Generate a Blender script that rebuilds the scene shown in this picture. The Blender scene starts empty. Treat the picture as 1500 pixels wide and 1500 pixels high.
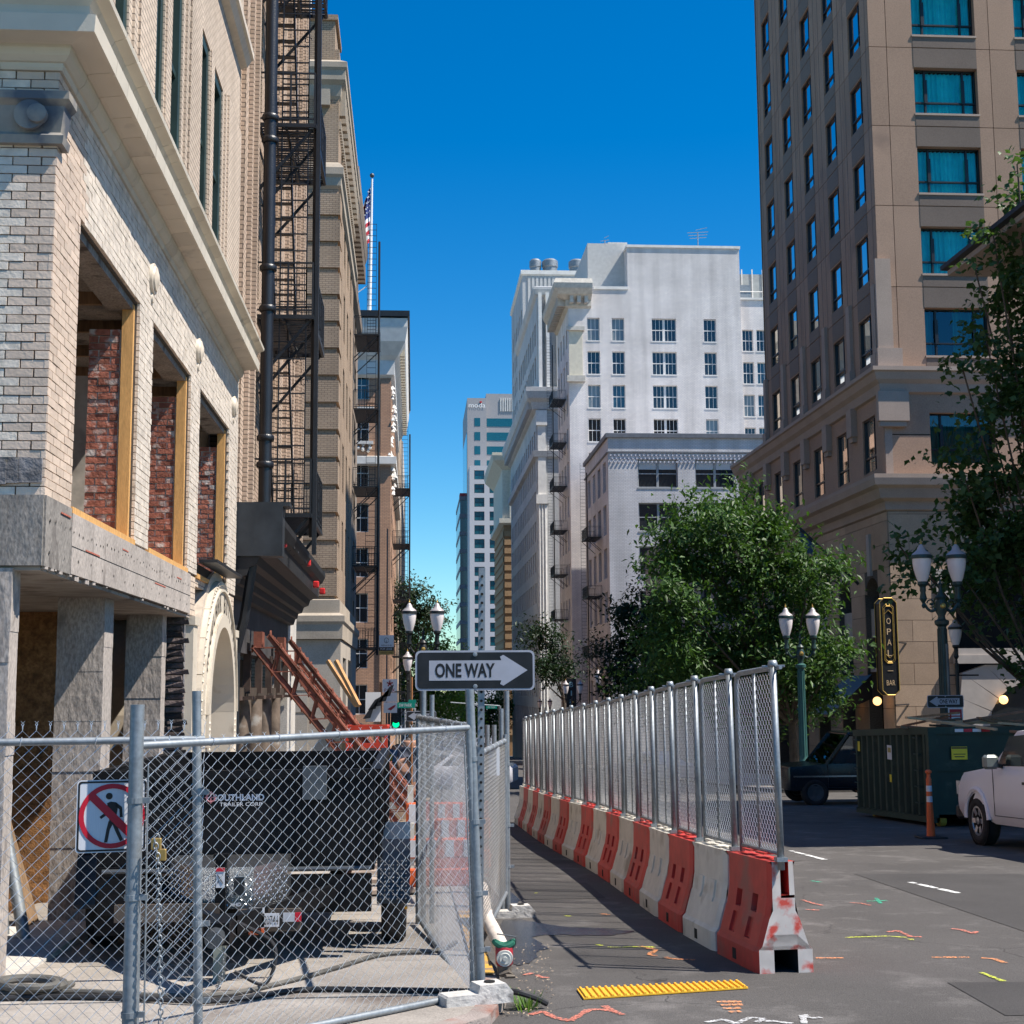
import bpy, math, random
from mathutils import Vector, Matrix, noise
random.seed(7)
PI = math.pi
SC = bpy.context.scene
COL = SC.collection
sin, cos, rad = math.sin, math.cos, math.radians

# ------------------------------------------------------------------ camera
F = 2050.0; ROLL = 0.0066; PITCH = 0.1256935; YAW = 0.0708837; EYE = 1.65; GRADE = 0.04
FW = Vector((sin(YAW)*cos(PITCH), cos(YAW)*cos(PITCH), sin(PITCH)))
R0 = Vector((cos(YAW), -sin(YAW), 0)); U0 = R0.cross(FW)
RT = R0*cos(ROLL) - U0*sin(ROLL); UP = R0*sin(ROLL) + U0*cos(ROLL)
cam = bpy.data.cameras.new('camera'); camo = bpy.data.objects.new('camera', cam); COL.objects.link(camo)
mw = Matrix.Identity(4)
for i in range(3):
    mw[i][0] = RT[i]; mw[i][1] = UP[i]; mw[i][2] = -FW[i]
mw[2][3] = EYE
camo.matrix_world = mw
cam.sensor_width = 36; cam.sensor_fit = 'HORIZONTAL'; cam.lens = 36*F/1500
cam.clip_start = 0.1; cam.clip_end = 6000
SC.camera = camo

def U(px, py, X=None, Y=None, Z=None, G=None):
    """a point of the photograph laid onto a real plane of the street (facade X, cross wall Y, level Z or the sloping ground)"""
    d = FW + RT*((px-750)/F) + UP*((750-py)/F)
    if X is not None: t = X/d.x
    elif Y is not None: t = Y/d.y
    elif Z is not None: t = (Z-EYE)/d.z
    else: t = (G-EYE)/(d.z+GRADE*d.y)
    return Vector((t*d.x, t*d.y, EYE+t*d.z))
def gz(y): return -GRADE*min(y, 300.0)

# ------------------------------------------------------------------ world, sun, exposure
SUNV = Vector((1.0, -0.33, 1.6)).normalized()
w = bpy.data.worlds.new('World'); SC.world = w; w.use_nodes = True
nt = w.node_tree; bg = nt.nodes['Background']
sky = nt.nodes.new('ShaderNodeTexSky'); sky.sky_type = 'NISHITA'; sky.sun_disc = False
sky.sun_elevation = math.asin(SUNV.z); sky.sun_rotation = math.atan2(SUNV.x, SUNV.y)
sky.air_density = 1.0; sky.dust_density = 0.0; sky.ozone_density = 2.2; sky.altitude = 0
hs = nt.nodes.new('ShaderNodeHueSaturation'); hs.inputs['Saturation'].default_value = 1.52; hs.inputs['Hue'].default_value = 0.497
nt.links.new(sky.outputs[0], hs.inputs['Color']); tn = nt.nodes.new('ShaderNodeMix'); tn.data_type = 'RGBA'; tn.blend_type = 'MULTIPLY'; tn.inputs[0].default_value = 1; tn.inputs[7].default_value = (0.68, 0.96, 1.08, 1); nt.links.new(hs.outputs[0], tn.inputs[6]); nt.links.new(tn.outputs[2], bg.inputs[0])
bg.inputs[1].default_value = 0.087
sl = bpy.data.lights.new('sun', 'SUN'); sl.energy = 5.0; sl.angle = rad(0.5); sl.color = (1.0, 0.93, 0.83)
so = bpy.data.objects.new('sun', sl); COL.objects.link(so)
so.rotation_euler = SUNV.to_track_quat('Z', 'Y').to_euler()
so.location = (30, -10, 60)
SC.view_settings.view_transform = 'Standard'; SC.view_settings.look = 'None'
SC.view_settings.exposure = 0.72; SC.view_settings.gamma = 1.0
SC.view_settings.use_curve_mapping = False

# ------------------------------------------------------------------ materials
MATS = {}
def _mix(t, fac, a, b, mode='MIX'):
    n = t.nodes.new('ShaderNodeMix'); n.data_type = 'RGBA'; n.blend_type = mode
    for sock, v in ((n.inputs[0], fac), (n.inputs[6], a), (n.inputs[7], b)):
        if hasattr(v, 'is_linked') or hasattr(v, 'links'): t.links.new(v, sock)
        elif isinstance(v, (int, float)): sock.default_value = v
        else: sock.default_value = (*v[:3], 1)
    return n.outputs[2]
def M(name, c, rough=0.7, metal=0.0, var=0.15, scale=3.0, var2=0.0, scale2=25.0, bump=0.0, bscale=60.0, rnd=0.0, blot=None, bloc=0.55, bsc=1.2, emit=None, spec=0.4, trans=0.0, ramp=(0.35, 0.65), stretch=(1, 1, 1)):
    if name in MATS: return MATS[name]
    m = bpy.data.materials.new(name); m.use_nodes = True; t = m.node_tree
    b = t.nodes['Principled BSDF']
    b.inputs['Roughness'].default_value = rough; b.inputs['Metallic'].default_value = metal
    b.inputs['Specular IOR Level'].default_value = spec
    if trans: b.inputs['Transmission Weight'].default_value = trans
    tc = t.nodes.new('ShaderNodeTexCoord'); mp = t.nodes.new('ShaderNodeMapping')
    mp.inputs['Scale'].default_value = stretch
    t.links.new(tc.outputs['Object'], mp.inputs['Vector']); vec = mp.outputs[0]
    def nz(sc, det=5, off=0):
        n = t.nodes.new('ShaderNodeTexNoise'); n.inputs['Scale'].default_value = sc; n.inputs['Detail'].default_value = det
        if rnd:
            n.noise_dimensions = '4D'; oi = t.nodes.new('ShaderNodeObjectInfo'); mu = t.nodes.new('ShaderNodeMath'); mu.operation = 'MULTIPLY'; mu.inputs[1].default_value = 50
            t.links.new(oi.outputs['Random'], mu.inputs[0]); t.links.new(mu.outputs[0], n.inputs['W'])
        t.links.new(vec, n.inputs['Vector']); return n.outputs[0]
    def rmp(v, a, bb):
        r = t.nodes.new('ShaderNodeMapRange'); r.inputs[1].default_value = a; r.inputs[2].default_value = bb
        t.links.new(v, r.inputs[0]); return r.outputs[0]
    col = tuple(c)
    if var:
        col = _mix(t, rmp(nz(scale), 0.3, 0.7), [x*(1-var) for x in c], [min(1, x*(1+var)) for x in c])
    if var2:
        lo = 1-var2; hi = 1+var2
        col = _mix(t, 1.0, col, _mix(t, rmp(nz(scale2, 3), 0.3, 0.7), (lo,)*3, (hi,)*3), 'MULTIPLY')
    if blot:
        col = _mix(t, rmp(nz(bsc, 8), bloc, bloc+0.12), col, blot)
    if rnd:
        oi = t.nodes.new('ShaderNodeObjectInfo'); h = t.nodes.new('ShaderNodeHueSaturation')
        mr = t.nodes.new('ShaderNodeMapRange'); mr.inputs[3].default_value = 1-rnd; mr.inputs[4].default_value = 1+rnd
        t.links.new(oi.outputs['Random'], mr.inputs[0]); t.links.new(mr.outputs[0], h.inputs['Value'])
        if isinstance(col, tuple): h.inputs['Color'].default_value = (*col, 1)
        else: t.links.new(col, h.inputs['Color'])
        col = h.outputs[0]
    if isinstance(col, tuple): b.inputs['Base Color'].default_value = (*col, 1)
    else: t.links.new(col, b.inputs['Base Color'])
    if bump:
        bn = t.nodes.new('ShaderNodeBump'); bn.inputs['Strength'].default_value = bump; bn.inputs['Distance'].default_value = 0.02
        t.links.new(nz(bscale, 6), bn.inputs['Height']); t.links.new(bn.outputs[0], b.inputs['Normal'])
    if emit:
        b.inputs['Emission Color'].default_value = (*c, 1); b.inputs['Emission Strength'].default_value = emit
    MATS[name] = m; return m
def MBR(name, c1, c2, mortar, bw=0.22, bh=0.075, ms=0.012, rough=0.85, blot=None, bump=0.4):
    """brickwork too far off to tell the bricks apart"""
    m = bpy.data.materials.new(name); m.use_nodes = True; t = m.node_tree; b = t.nodes['Principled BSDF']
    b.inputs['Roughness'].default_value = rough; b.inputs['Specular IOR Level'].default_value = 0.25
    tc = t.nodes.new('ShaderNodeTexCoord'); sx = t.nodes.new('ShaderNodeSeparateXYZ'); ad = t.nodes.new('ShaderNodeMath'); cx = t.nodes.new('ShaderNodeCombineXYZ')
    t.links.new(tc.outputs['Object'], sx.inputs[0]); t.links.new(sx.outputs[0], ad.inputs[0]); t.links.new(sx.outputs[1], ad.inputs[1])
    t.links.new(ad.outputs[0], cx.inputs[0]); t.links.new(sx.outputs[2], cx.inputs[1])
    br = t.nodes.new('ShaderNodeTexBrick'); t.links.new(cx.outputs[0], br.inputs['Vector'])
    br.inputs['Color1'].default_value = (*c1, 1); br.inputs['Color2'].default_value = (*c2, 1); br.inputs['Mortar'].default_value = (*mortar, 1)
    br.inputs['Scale'].default_value = 1; br.inputs['Brick Width'].default_value = bw; br.inputs['Row Height'].default_value = bh
    br.inputs['Mortar Size'].default_value = ms; br.inputs['Mortar Smooth'].default_value = 0.3
    n = t.nodes.new('ShaderNodeTexNoise'); n.inputs['Scale'].default_value = 0.35; n.inputs['Detail'].default_value = 8
    t.links.new(tc.outputs['Object'], n.inputs['Vector'])
    r = t.nodes.new('ShaderNodeMapRange'); r.inputs[1].default_value = 0.35; r.inputs[2].default_value = 0.7; r.inputs[3].default_value = 1.08; r.inputs[4].default_value = 0.86
    t.links.new(n.outputs[0], r.inputs[0])
    mp = t.nodes.new('ShaderNodeMapping'); mp.inputs['Scale'].default_value = (1.1, 1.1, .07); t.links.new(tc.outputs['Object'], mp.inputs['Vector'])
    ns = t.nodes.new('ShaderNodeTexNoise'); ns.inputs['Scale'].default_value = 1.0; ns.inputs['Detail'].default_value = 7; t.links.new(mp.outputs[0], ns.inputs['Vector'])
    rs = t.nodes.new('ShaderNodeMapRange'); rs.inputs[1].default_value = 0.4; rs.inputs[2].default_value = 0.7; rs.inputs[3].default_value = 1.05; rs.inputs[4].default_value = 0.83; t.links.new(ns.outputs[0], rs.inputs[0])
    mu = t.nodes.new('ShaderNodeMath'); mu.operation = 'MULTIPLY'; t.links.new(r.outputs[0], mu.inputs[0]); t.links.new(rs.outputs[0], mu.inputs[1])
    h = t.nodes.new('ShaderNodeHueSaturation'); t.links.new(mu.outputs[0], h.inputs['Value']); t.links.new(br.outputs[0], h.inputs['Color'])
    t.links.new(h.outputs[0], b.inputs['Base Color'])
    bn = t.nodes.new('ShaderNodeBump'); bn.inputs['Strength'].default_value = bump; bn.inputs['Distance'].default_value = 0.01; bn.invert = True
    t.links.new(br.outputs['Fac'], bn.inputs['Height']); t.links.new(bn.outputs[0], b.inputs['Normal'])
    MATS[name] = m; return m
def glass(name, c, rough=0.04, spec=1.0):
    return M(name, c, rough, 0.0, var=0, spec=spec)

cream = M('cream_glazed_brick', (0.60, 0.475, 0.375), 0.45, var=0.1, scale=8, rnd=0.13, bump=0.25, bscale=40, blot=(0.40, 0.31, 0.22), bloc=0.66, bsc=3, spec=0.5)
creamw = MBR('cream_brickwork', (0.60, 0.49, 0.39), (0.53, 0.43, 0.34), (0.20, 0.165, 0.14), 0.21, 0.0667, 0.007)
mortar = M('dark_mortar', (0.10, 0.09, 0.08), 0.95, var=0.3, scale=20)
terra = M('cream_terracotta', (0.60, 0.52, 0.42), 0.5, var=0.08, scale=2, var2=0.08, scale2=14, rnd=0.06, bump=0.1, bscale=15)
terraw = M('white_terracotta', (0.72, 0.68, 0.60), 0.5, var=0.06, scale=2, var2=0.05, scale2=18, blot=(0.50, 0.44, 0.36), bloc=0.62, bsc=2.5, bump=0.12, bscale=30)
painted = M('weathered_painted_stone', (0.30, 0.27, 0.23), 0.6, var=0.35, scale=2, blot=(0.10, 0.11, 0.13), bloc=0.5, bsc=2)
conc = M('raw_scarred_concrete', (0.37, 0.325, 0.29), 0.9, var=0.13, scale=2.6, var2=0.30, scale2=45, stretch=(1.3, 1.3, .55), blot=(0.17, 0.145, 0.13), bloc=0.60, bsc=3.0, bump=0.6, bscale=14)
concd = M('stained_concrete', (0.22, 0.20, 0.18), 0.9, var=0.2, scale=3, var2=0.35, scale2=45, stretch=(1.3, 1.3, .6), blot=(0.08, 0.068, 0.062), bloc=0.58, bsc=3.5, bump=0.7, bscale=12)
concl = M('pale_concrete', (0.50, 0.47, 0.43), 0.9, var=0.15, scale=2, var2=0.15, scale2=30, bump=0.4, bscale=50, rnd=0.06)
plaster = M('grey_plaster', (0.48, 0.44, 0.39), 0.9, var=0.2, scale=1.5, var2=0.15, scale2=8, blot=(0.16, 0.15, 0.14), bloc=0.6, bsc=1.2)
redbr = M('old_red_brick', (0.30, 0.105, 0.07), 0.9, var=0.35, scale=9, rnd=0.3, blot=(0.50, 0.44, 0.41), bloc=0.53, bsc=7, bump=0.6, bscale=30)
lime = M('lime_mortar', (0.52, 0.48, 0.46), 0.95, var=0.2, scale=12, bump=0.5, bscale=30)
wood = M('fresh_timber', (0.62, 0.34, 0.12), 0.7, var=0.15, scale=4, var2=0.12, scale2=20, stretch=(6, 6, 0.8), bump=0.15, bscale=30)
woodo = M('old_timber', (0.22, 0.14, 0.08), 0.85, var=0.35, scale=6, stretch=(6, 6, 0.7), rnd=0.25, bump=0.3)
osb = M('osb_board', (0.30, 0.15, 0.06), 0.85, var=0.4, scale=9, var2=0.35, scale2=35, bump=0.3, bscale=50)
black = M('black_iron', (0.013, 0.014, 0.017), 0.42, var=0.3, scale=5, spec=0.5, bump=0.15, bscale=60)
blackm = M('black_painted_timber', (0.016, 0.016, 0.018), 0.6, var=0.3, scale=2, blot=(0.05, 0.05, 0.055), bloc=0.66, bsc=3)
steel = M('dark_grey_steel', (0.10, 0.11, 0.12), 0.45, 0.6, var=0.2)
galv = M('galvanised_steel', (0.27, 0.295, 0.315), 0.52, 0.6, var=0.18, scale=5, var2=0.12, scale2=40, blot=(0.22, 0.15, 0.10), bloc=0.72, bsc=5)
wire = M('galvanised_wire', (0.58, 0.60, 0.62), 0.38, 0.65, var=0.1)
rust = M('rusty_red_steel', (0.21, 0.068, 0.042), 0.75, 0.1, var=0.35, scale=5, blot=(0.12, 0.05, 0.03), bloc=0.55, bsc=6, bump=0.3)
greenfr = M('dark_green_window_paint', (0.022, 0.045, 0.04), 0.45, var=0.2)
dglass = glass('dark_window_glass', (0.02, 0.025, 0.03))
asph = None


# ------------------------------------------------------------------ mesh library
def tag(o, label=None, cat=None, group=None, kind=None):
    if label: o['label'] = label
    if cat: o['category'] = cat
    if group: o['group'] = group
    if kind: o['kind'] = kind
    return o
def thing(name, label, cat, loc=(0, 0, 0), rz=0, group=None):
    o = bpy.data.objects.new(name, None); COL.objects.link(o); o.empty_display_size = 0.2
    o.location = loc; o.rotation_euler = (0, 0, rz)
    return tag(o, label, cat, group)
def adopt(o, parent, local=False):
    o.parent = parent
    if parent is not None and parent.type == 'EMPTY' and not local:
        o.matrix_parent_inverse = Matrix.Translation(-parent.location)
class MB:
    def __init__(s): s.v = []; s.f = []; s.mi = []; s.m = 0
    def add(s, vs, fs):
        n = len(s.v); s.v += [tuple(p) for p in vs]
        s.f += [tuple(n+i for i in f) for f in fs]; s.mi += [s.m]*len(fs); return s
    def hexa(s, p):  # 8 corners: bottom ring 0-3, top ring 4-7
        return s.add(p, [(3, 2, 1, 0), (4, 5, 6, 7), (0, 1, 5, 4), (1, 2, 6, 5), (2, 3, 7, 6), (3, 0, 4, 7)])
    def box(s, x0, y0, z0, x1, y1, z1):
        return s.hexa([(x0, y0, z0), (x1, y0, z0), (x1, y1, z0), (x0, y1, z0), (x0, y0, z1), (x1, y0, z1), (x1, y1, z1), (x0, y1, z1)])
    def bevbox(s, x0, y0, z0, x1, y1, z1, b=0.02):
        # chamfered vertical + top edges
        def ring(z, i):
            return [(x0+i+b, y0+i, z), (x1-i-b, y0+i, z), (x1-i, y0+i+b, z), (x1-i, y1-i-b, z), (x1-i-b, y1-i, z), (x0+i+b, y1-i, z), (x0+i, y1-i-b, z), (x0+i, y0+i+b, z)]
        vs = ring(z0, b*0.7)+ring(z0+b, 0)+ring(z1-b, 0)+ring(z1, b*0.7); fs = [tuple(range(7, -1, -1)), tuple(range(24, 32))]
        for k in range(3):
            for i in range(8): fs.append((k*8+i, k*8+(i+1) % 8, k*8+8+(i+1) % 8, k*8+8+i))
        return s.add(vs, fs)
    def quad(s, a, b, c, d): return s.add([a, b, c, d], [(0, 1, 2, 3)])
    def beam(s, p, q, w, h=None, up=(0, 0, 1)):
        p = Vector(p); q = Vector(q); h = h or w; d = (q-p)
        if d.length < 1e-6: return s
        d.normalize(); u = Vector(up)
        if abs(d.dot(u)) > 0.98: u = Vector((1, 0, 0))
        a = d.cross(u).normalized(); b = a.cross(d)
        c = [a*(-w/2)-b*h/2, a*w/2-b*h/2, a*w/2+b*h/2, a*(-w/2)+b*h/2]
        return s.hexa([p+x for x in c]+[q+x for x in c])
    def path(s, pts, r, n=6, closed=False, caps=True):
        pts = [Vector(p) for p in pts]; N = len(pts); rs = r if isinstance(r, (list, tuple)) else [r]*N
        base = len(s.v); prev = None
        for i, p in enumerate(pts):
            if closed: d = pts[(i+1) % N]-pts[i-1]
            else: d = pts[min(i+1, N-1)]-pts[max(i-1, 0)]
            d.normalize()
            if prev is None:
                a = d.cross(Vector((0, 0, 1)))
                if a.length < 0.05: a = d.cross(Vector((0, 1, 0)))
            else: a = prev-d*prev.dot(d)
            a.normalize(); prev = a; b = d.cross(a)
            for k in range(n):
                t = 2*PI*k/n; s.v.append(tuple(p+(a*cos(t)+b*sin(t))*rs[i]))
        fs = []
        for i in range(N if closed else N-1):
            j = (i+1) % N
            for k in range(n):
                k2 = (k+1) % n; fs.append((base+i*n+k, base+i*n+k2, base+j*n+k2, base+j*n+k))
        if caps and not closed:
            fs.append(tuple(base+k for k in range(n-1, -1, -1))); fs.append(tuple(base+(N-1)*n+k for k in range(n)))
        s.f += fs; s.mi += [s.m]*len(fs); return s
    def lathe(s, prof, c=(0, 0, 0), n=16, axis='Z'):
        base = len(s.v)
        for (r, h) in prof:
            for k in range(n):
                t = 2*PI*k/n; a, b = r*cos(t), r*sin(t)
                q = (a, b, h) if axis == 'Z' else ((h, a, b) if axis == 'X' else (a, h, b))
                s.v.append((c[0]+q[0], c[1]+q[1], c[2]+q[2]))
        fs = []
        for i in range(len(prof)-1):
            for k in range(n):
                k2 = (k+1) % n; fs.append((base+i*n+k, base+i*n+k2, base+(i+1)*n+k2, base+(i+1)*n+k))
        fs.append(tuple(base+k for k in range(n-1, -1, -1))); fs.append(tuple(base+(len(prof)-1)*n+k for k in range(n)))
        s.f += fs; s.mi += [s.m]*len(fs); return s
    def ball(s, c, r, n=12, sz=1.0):
        return s.lathe([(r*sin(PI*i/8)+1e-4, -r*sz*cos(PI*i/8)) for i in range(9)], c, n)
    def prism(s, poly, fn, d0, d1):
        """extrude 2D polygon; fn(a,b,d)->point"""
        n = len(poly); vs = [fn(a, b, d0) for a, b in poly]+[fn(a, b, d1) for a, b in poly]
        fs = [tuple(range(n-1, -1, -1)), tuple(range(n, 2*n))]+[(i, (i+1) % n, n+(i+1) % n, n+i) for i in range(n)]
        return s.add(vs, fs)
    def sweep(s, prof, pts, caps=True):
        """prof [(d,z)], pts [(point2d, offsetdir2d)]; d pushes along offset dir"""
        n = len(prof); base = len(s.v)
        for (p, o) in pts:
            for (d, z) in prof: s.v.append((p[0]+o[0]*d, p[1]+o[1]*d, z))
        fs = []
        for i in range(len(pts)-1):
            for k in range(n):
                k2 = (k+1) % n; fs.append((base+i*n+k, base+(i+1)*n+k, base+(i+1)*n+k2, base+i*n+k2))
        if caps:
            fs.append(tuple(base+k for k in range(n))); fs.append(tuple(base+(len(pts)-1)*n+k for k in range(n-1, -1, -1)))
        s.f += fs; s.mi += [s.m]*len(fs); return s
    def mesh(s, name, mat, smooth=False, fix=True):
        me = bpy.data.meshes.new(name); me.from_pydata(s.v, [], s.f)
        for m in (mat if isinstance(mat, (list, tuple)) else [mat]): me.materials.append(m)
        if any(s.mi): me.polygons.foreach_set('material_index', s.mi)
        if fix and len(s.f) < 60000:
            import bmesh
            bm = bmesh.new(); bm.from_mesh(me); bmesh.ops.recalc_face_normals(bm, faces=bm.faces); bm.to_mesh(me); bm.free()
        if smooth: me.polygons.foreach_set('use_smooth', [True]*len(me.polygons))
        me.update(); return me
    def build(s, name, mat, parent=None, smooth=False, local=False, fix=True, **k):
        if not s.f: return None
        o = bpy.data.objects.new(name, s.mesh(name, mat, smooth, fix)); COL.objects.link(o)
        if parent is not None: adopt(o, parent, local)
        if smooth and len(s.f) < 60000: autosmooth(o)
        return tag(o, **k)
def autosmooth(o):
    me = o.data
    import bmesh
    bm = bmesh.new(); bm.from_mesh(me)
    for e in bm.edges:
        if len(e.link_faces) == 2 and e.calc_face_angle(0) > 0.65: e.smooth = False
    bm.to_mesh(me); bm.free()
def put(me, name, parent, loc, local=False, rz=0, **k):
    o = bpy.data.objects.new(name, me); COL.objects.link(o); o.location = loc
    if rz: o.rotation_euler = (0, 0, rz)
    if parent is not None: adopt(o, parent, local)
    return tag(o, **k)
def copy_tree(src, loc=None, rz=None, label=None, name=None, parent=None):
    c = src.copy(); COL.objects.link(c)
    if parent is not None: c.parent = parent
    if loc is not None: c.location = loc
    if rz is not None: c.rotation_euler = (0, 0, rz)
    if label: c['label'] = label
    for ch in [x for x in SC.objects if x.parent == src]: copy_tree(ch, parent=c)
    return c
def dents(par, name, mat, fr, u0, u1, v0, v1, d0, d1, n, frac=.55):
    L = (u1-u0)/n; f = Fr((0, 0, 0), fr.U, fr.N); m = MB(); f.box(m, 0, L*frac, 0, v1-v0, d0, d1); me = m.mesh(name, mat)
    for k in range(n): put(me, name, par, fr.p(u0+k*L, v0, 0))
class Fr:
    """a wall's own frame: u along the wall, v = height, d = out of the wall"""
    def __init__(s, O, Ud, N): s.O = Vector(O); s.U = Vector(Ud); s.N = Vector(N)
    def p(s, u, v, d=0): return s.O+s.U*u+Vector((0, 0, v))+s.N*d
    def box(s, mb, u0, u1, v0, v1, d0, d1):
        return mb.hexa([s.p(u0, v0, d0), s.p(u1, v0, d0), s.p(u1, v0, d1), s.p(u0, v0, d1), s.p(u0, v1, d0), s.p(u1, v1, d0), s.p(u1, v1, d1), s.p(u0, v1, d1)])
    def holed(s, mb, u0, u1, v0, v1, holes, depth=0.3, d=0.0):
        us = sorted(set([u0, u1]+[min(max(x, u0), u1) for h in holes for x in h[:2]]))
        vs = sorted(set([v0, v1]+[min(max(x, v0), v1) for h in holes for x in h[2:]]))
        def inh(a, b): return any(h[0]-1e-6 <= a <= h[1]+1e-6 and h[2]-1e-6 <= b <= h[3]+1e-6 for h in holes)
        for j in range(len(vs)-1):
            vm = (vs[j]+vs[j+1])/2; i = 0
            while i < len(us)-1:
                if inh((us[i]+us[i+1])/2, vm): i += 1; continue
                k = i
                while k < len(us)-1 and not inh((us[k]+us[k+1])/2, vm): k += 1
                mb.quad(s.p(us[i], vs[j], d), s.p(us[k], vs[j], d), s.p(us[k], vs[j+1], d), s.p(us[i], vs[j+1], d)); i = k
        for (a, b, c, e) in holes:
            for q in (((a, c), (b, c)), ((b, c), (b, e)), ((b, e), (a, e)), ((a, e), (a, c))):
                (p1, p2) = q; mb.quad(s.p(*p1, d), s.p(*p2, d), s.p(*p2, d-depth), s.p(*p1, d-depth))
    def fn(s): return lambda a, b, d: s.p(a, b, d)

# text glyphs as meshes, made once
_txt = {}
def text_geo(t, bold=0.0):
    k = (t, bold)
    if k in _txt: return _txt[k]
    c = bpy.data.curves.new('txt', 'FONT'); c.body = t; c.size = 1.0; c.offset = bold; c.resolution_u = 3
    o = bpy.data.objects.new('txt', c); COL.objects.link(o)
    dg = bpy.context.evaluated_depsgraph_get(); me = bpy.data.meshes.new_from_object(o.evaluated_get(dg))
    vs = [tuple(v.co) for v in me.vertices]; fs = [tuple(p.vertices) for p in me.polygons]
    bpy.data.objects.remove(o); bpy.data.curves.remove(c); bpy.data.meshes.remove(me)
    if vs:
        x0 = min(v[0] for v in vs); x1 = max(v[0] for v in vs); y0 = min(v[1] for v in vs); y1 = max(v[1] for v in vs)
    else: x0 = y0 = 0; x1 = y1 = 1
    _txt[k] = (vs, fs, x0, x1, y0, y1); return _txt[k]
def text(mb, t, fr, u, v, wd, ht, d=0.004, bold=0.0, align='c'):
    """lettering fitted into wd x ht centred at u,v on frame fr"""
    vs, fs, x0, x1, y0, y1 = text_geo(t, bold)
    sx = wd/(x1-x0); sy = ht/(y1-y0)
    mb.add([fr.p(u+(a-(x0+x1)/2)*sx, v+(b-(y0+y1)/2)*sy, d) for a, b, c in vs], fs)
for _t, _b in (('ONE WAY', 0.03), ('SOUTHLAND', 0.03), ('TRAILER CORP', 0.0), ('20744', 0.0), ('moda', 0.02), ('MENASHE', 0.01), ('FOR LEASE', 0.02), ('503-221-1998', 0), ('PARK', 0.03), ('SW PARK', 0.02), ('O', 0.01), ('P', 0.01), ('A', 0.01), ('L', 0.01), ('BAR', 0.01), ('AHD', 0.02), ('8', 0.02), ('2', 0.02)): text_geo(_t, _b)
for _c in 'WOODLARKBUILDING': text_geo(_c, 0.02)
text_geo('W', 0.02)

def solo(mb, name, mat, label, cat, group=None, smooth=False, kind=None):
    return mb.build(name, mat, None, smooth, label=label, cat=cat, group=group, kind=kind)
def ordinal(i): return ['first', 'second', 'third', 'fourth', 'fifth', 'sixth', 'seventh', 'eighth', 'ninth', 'tenth', 'eleventh', 'twelfth', 'thirteenth', 'fourteenth', 'fifteenth', 'sixteenth', 'seventeenth', 'eighteenth', 'nineteenth', 'twentieth'][i]

# ------------------------------------------------------------------ ground, road, pavements
def asphalt(name, base, dark, wet=False):
    m = M(name, base, 0.9, var=0.14, scale=0.6, var2=0.35, scale2=110, bump=0.5, bscale=160, blot=dark, bloc=0.6, bsc=0.5, spec=0.3)
    return m
asph = asphalt('asphalt', (0.088, 0.082, 0.078), (0.058, 0.054, 0.052))
def crack_nodes(m):
    t = m.node_tree; b = t.nodes['Principled BSDF']; src = b.inputs['Base Color'].links[0].from_socket
    tc = t.nodes.new('ShaderNodeTexCoord'); n = t.nodes.new('ShaderNodeTexNoise'); n.inputs['Scale'].default_value = 1.3; n.inputs['Detail'].default_value = 6; t.links.new(tc.outputs['Object'], n.inputs['Vector'])
    ad = t.nodes.new('ShaderNodeVectorMath'); ad.operation = 'MULTIPLY_ADD'; ad.inputs[1].default_value = (1.1, 1.1, 0); t.links.new(n.outputs['Color'], ad.inputs[0]); t.links.new(tc.outputs['Object'], ad.inputs[2])
    v = t.nodes.new('ShaderNodeTexVoronoi'); v.feature = 'DISTANCE_TO_EDGE'; v.inputs['Scale'].default_value = 0.38; t.links.new(ad.outputs[0], v.inputs['Vector'])
    r = t.nodes.new('ShaderNodeMapRange'); r.inputs[1].default_value = 0.001; r.inputs[2].default_value = 0.0045; r.inputs[3].default_value = 0.45; r.inputs[4].default_value = 1; t.links.new(v.outputs['Distance'], r.inputs[0])
    n2 = t.nodes.new('ShaderNodeTexNoise'); n2.inputs['Scale'].default_value = 0.28; n2.inputs['Detail'].default_value = 4; t.links.new(tc.outputs['Object'], n2.inputs['Vector'])
    r2 = t.nodes.new('ShaderNodeMapRange'); r2.inputs[1].default_value = 0.45; r2.inputs[2].default_value = 0.55; t.links.new(n2.outputs[0], r2.inputs[0])
    cr = _mix(t, r2.outputs[0], (1, 1, 1), r.outputs[0])
    n3 = t.nodes.new('ShaderNodeTexNoise'); n3.inputs['Scale'].default_value = 1.7; n3.inputs['Detail'].default_value = 9; n3.inputs['Roughness'].default_value = .7; t.links.new(tc.outputs['Object'], n3.inputs['Vector'])
    r3 = t.nodes.new('ShaderNodeMapRange'); r3.inputs[1].default_value = 0.53; r3.inputs[2].default_value = 0.68; r3.inputs[3].default_value = 1; r3.inputs[4].default_value = 1.6; t.links.new(n3.outputs[0], r3.inputs[0])
    c = _mix(t, 1.0, src, cr, 'MULTIPLY'); c = _mix(t, 1.0, c, r3.outputs[0], 'MULTIPLY'); t.links.new(c, b.inputs['Base Color'])
crack_nodes(asph)
asph2 = M('asphalt_patch', (0.066, 0.062, 0.060), 0.88, var=0.12, scale=1.2, var2=0.3, scale2=130, bump=0.5, bscale=180, spec=0.3)
def gsheet(mb, poly, h):
    mb.add([(x, y, gz(y)+h) for x, y in poly], [tuple(range(len(poly)))])
mb = MB()
ys = [-60, 0, 20, 40, 60, 100, 150, 200, 300, 301, 600, 1500, 5000]; xs = [-4000, -300, -60, 60, 300, 4000]
mb.add([(x, y, gz(y)-0.02) for y in ys for x in xs], [(j*6+i, j*6+i+1, j*6+i+7, j*6+i+6) for j in range(len(ys)-1) for i in range(5)])
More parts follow.
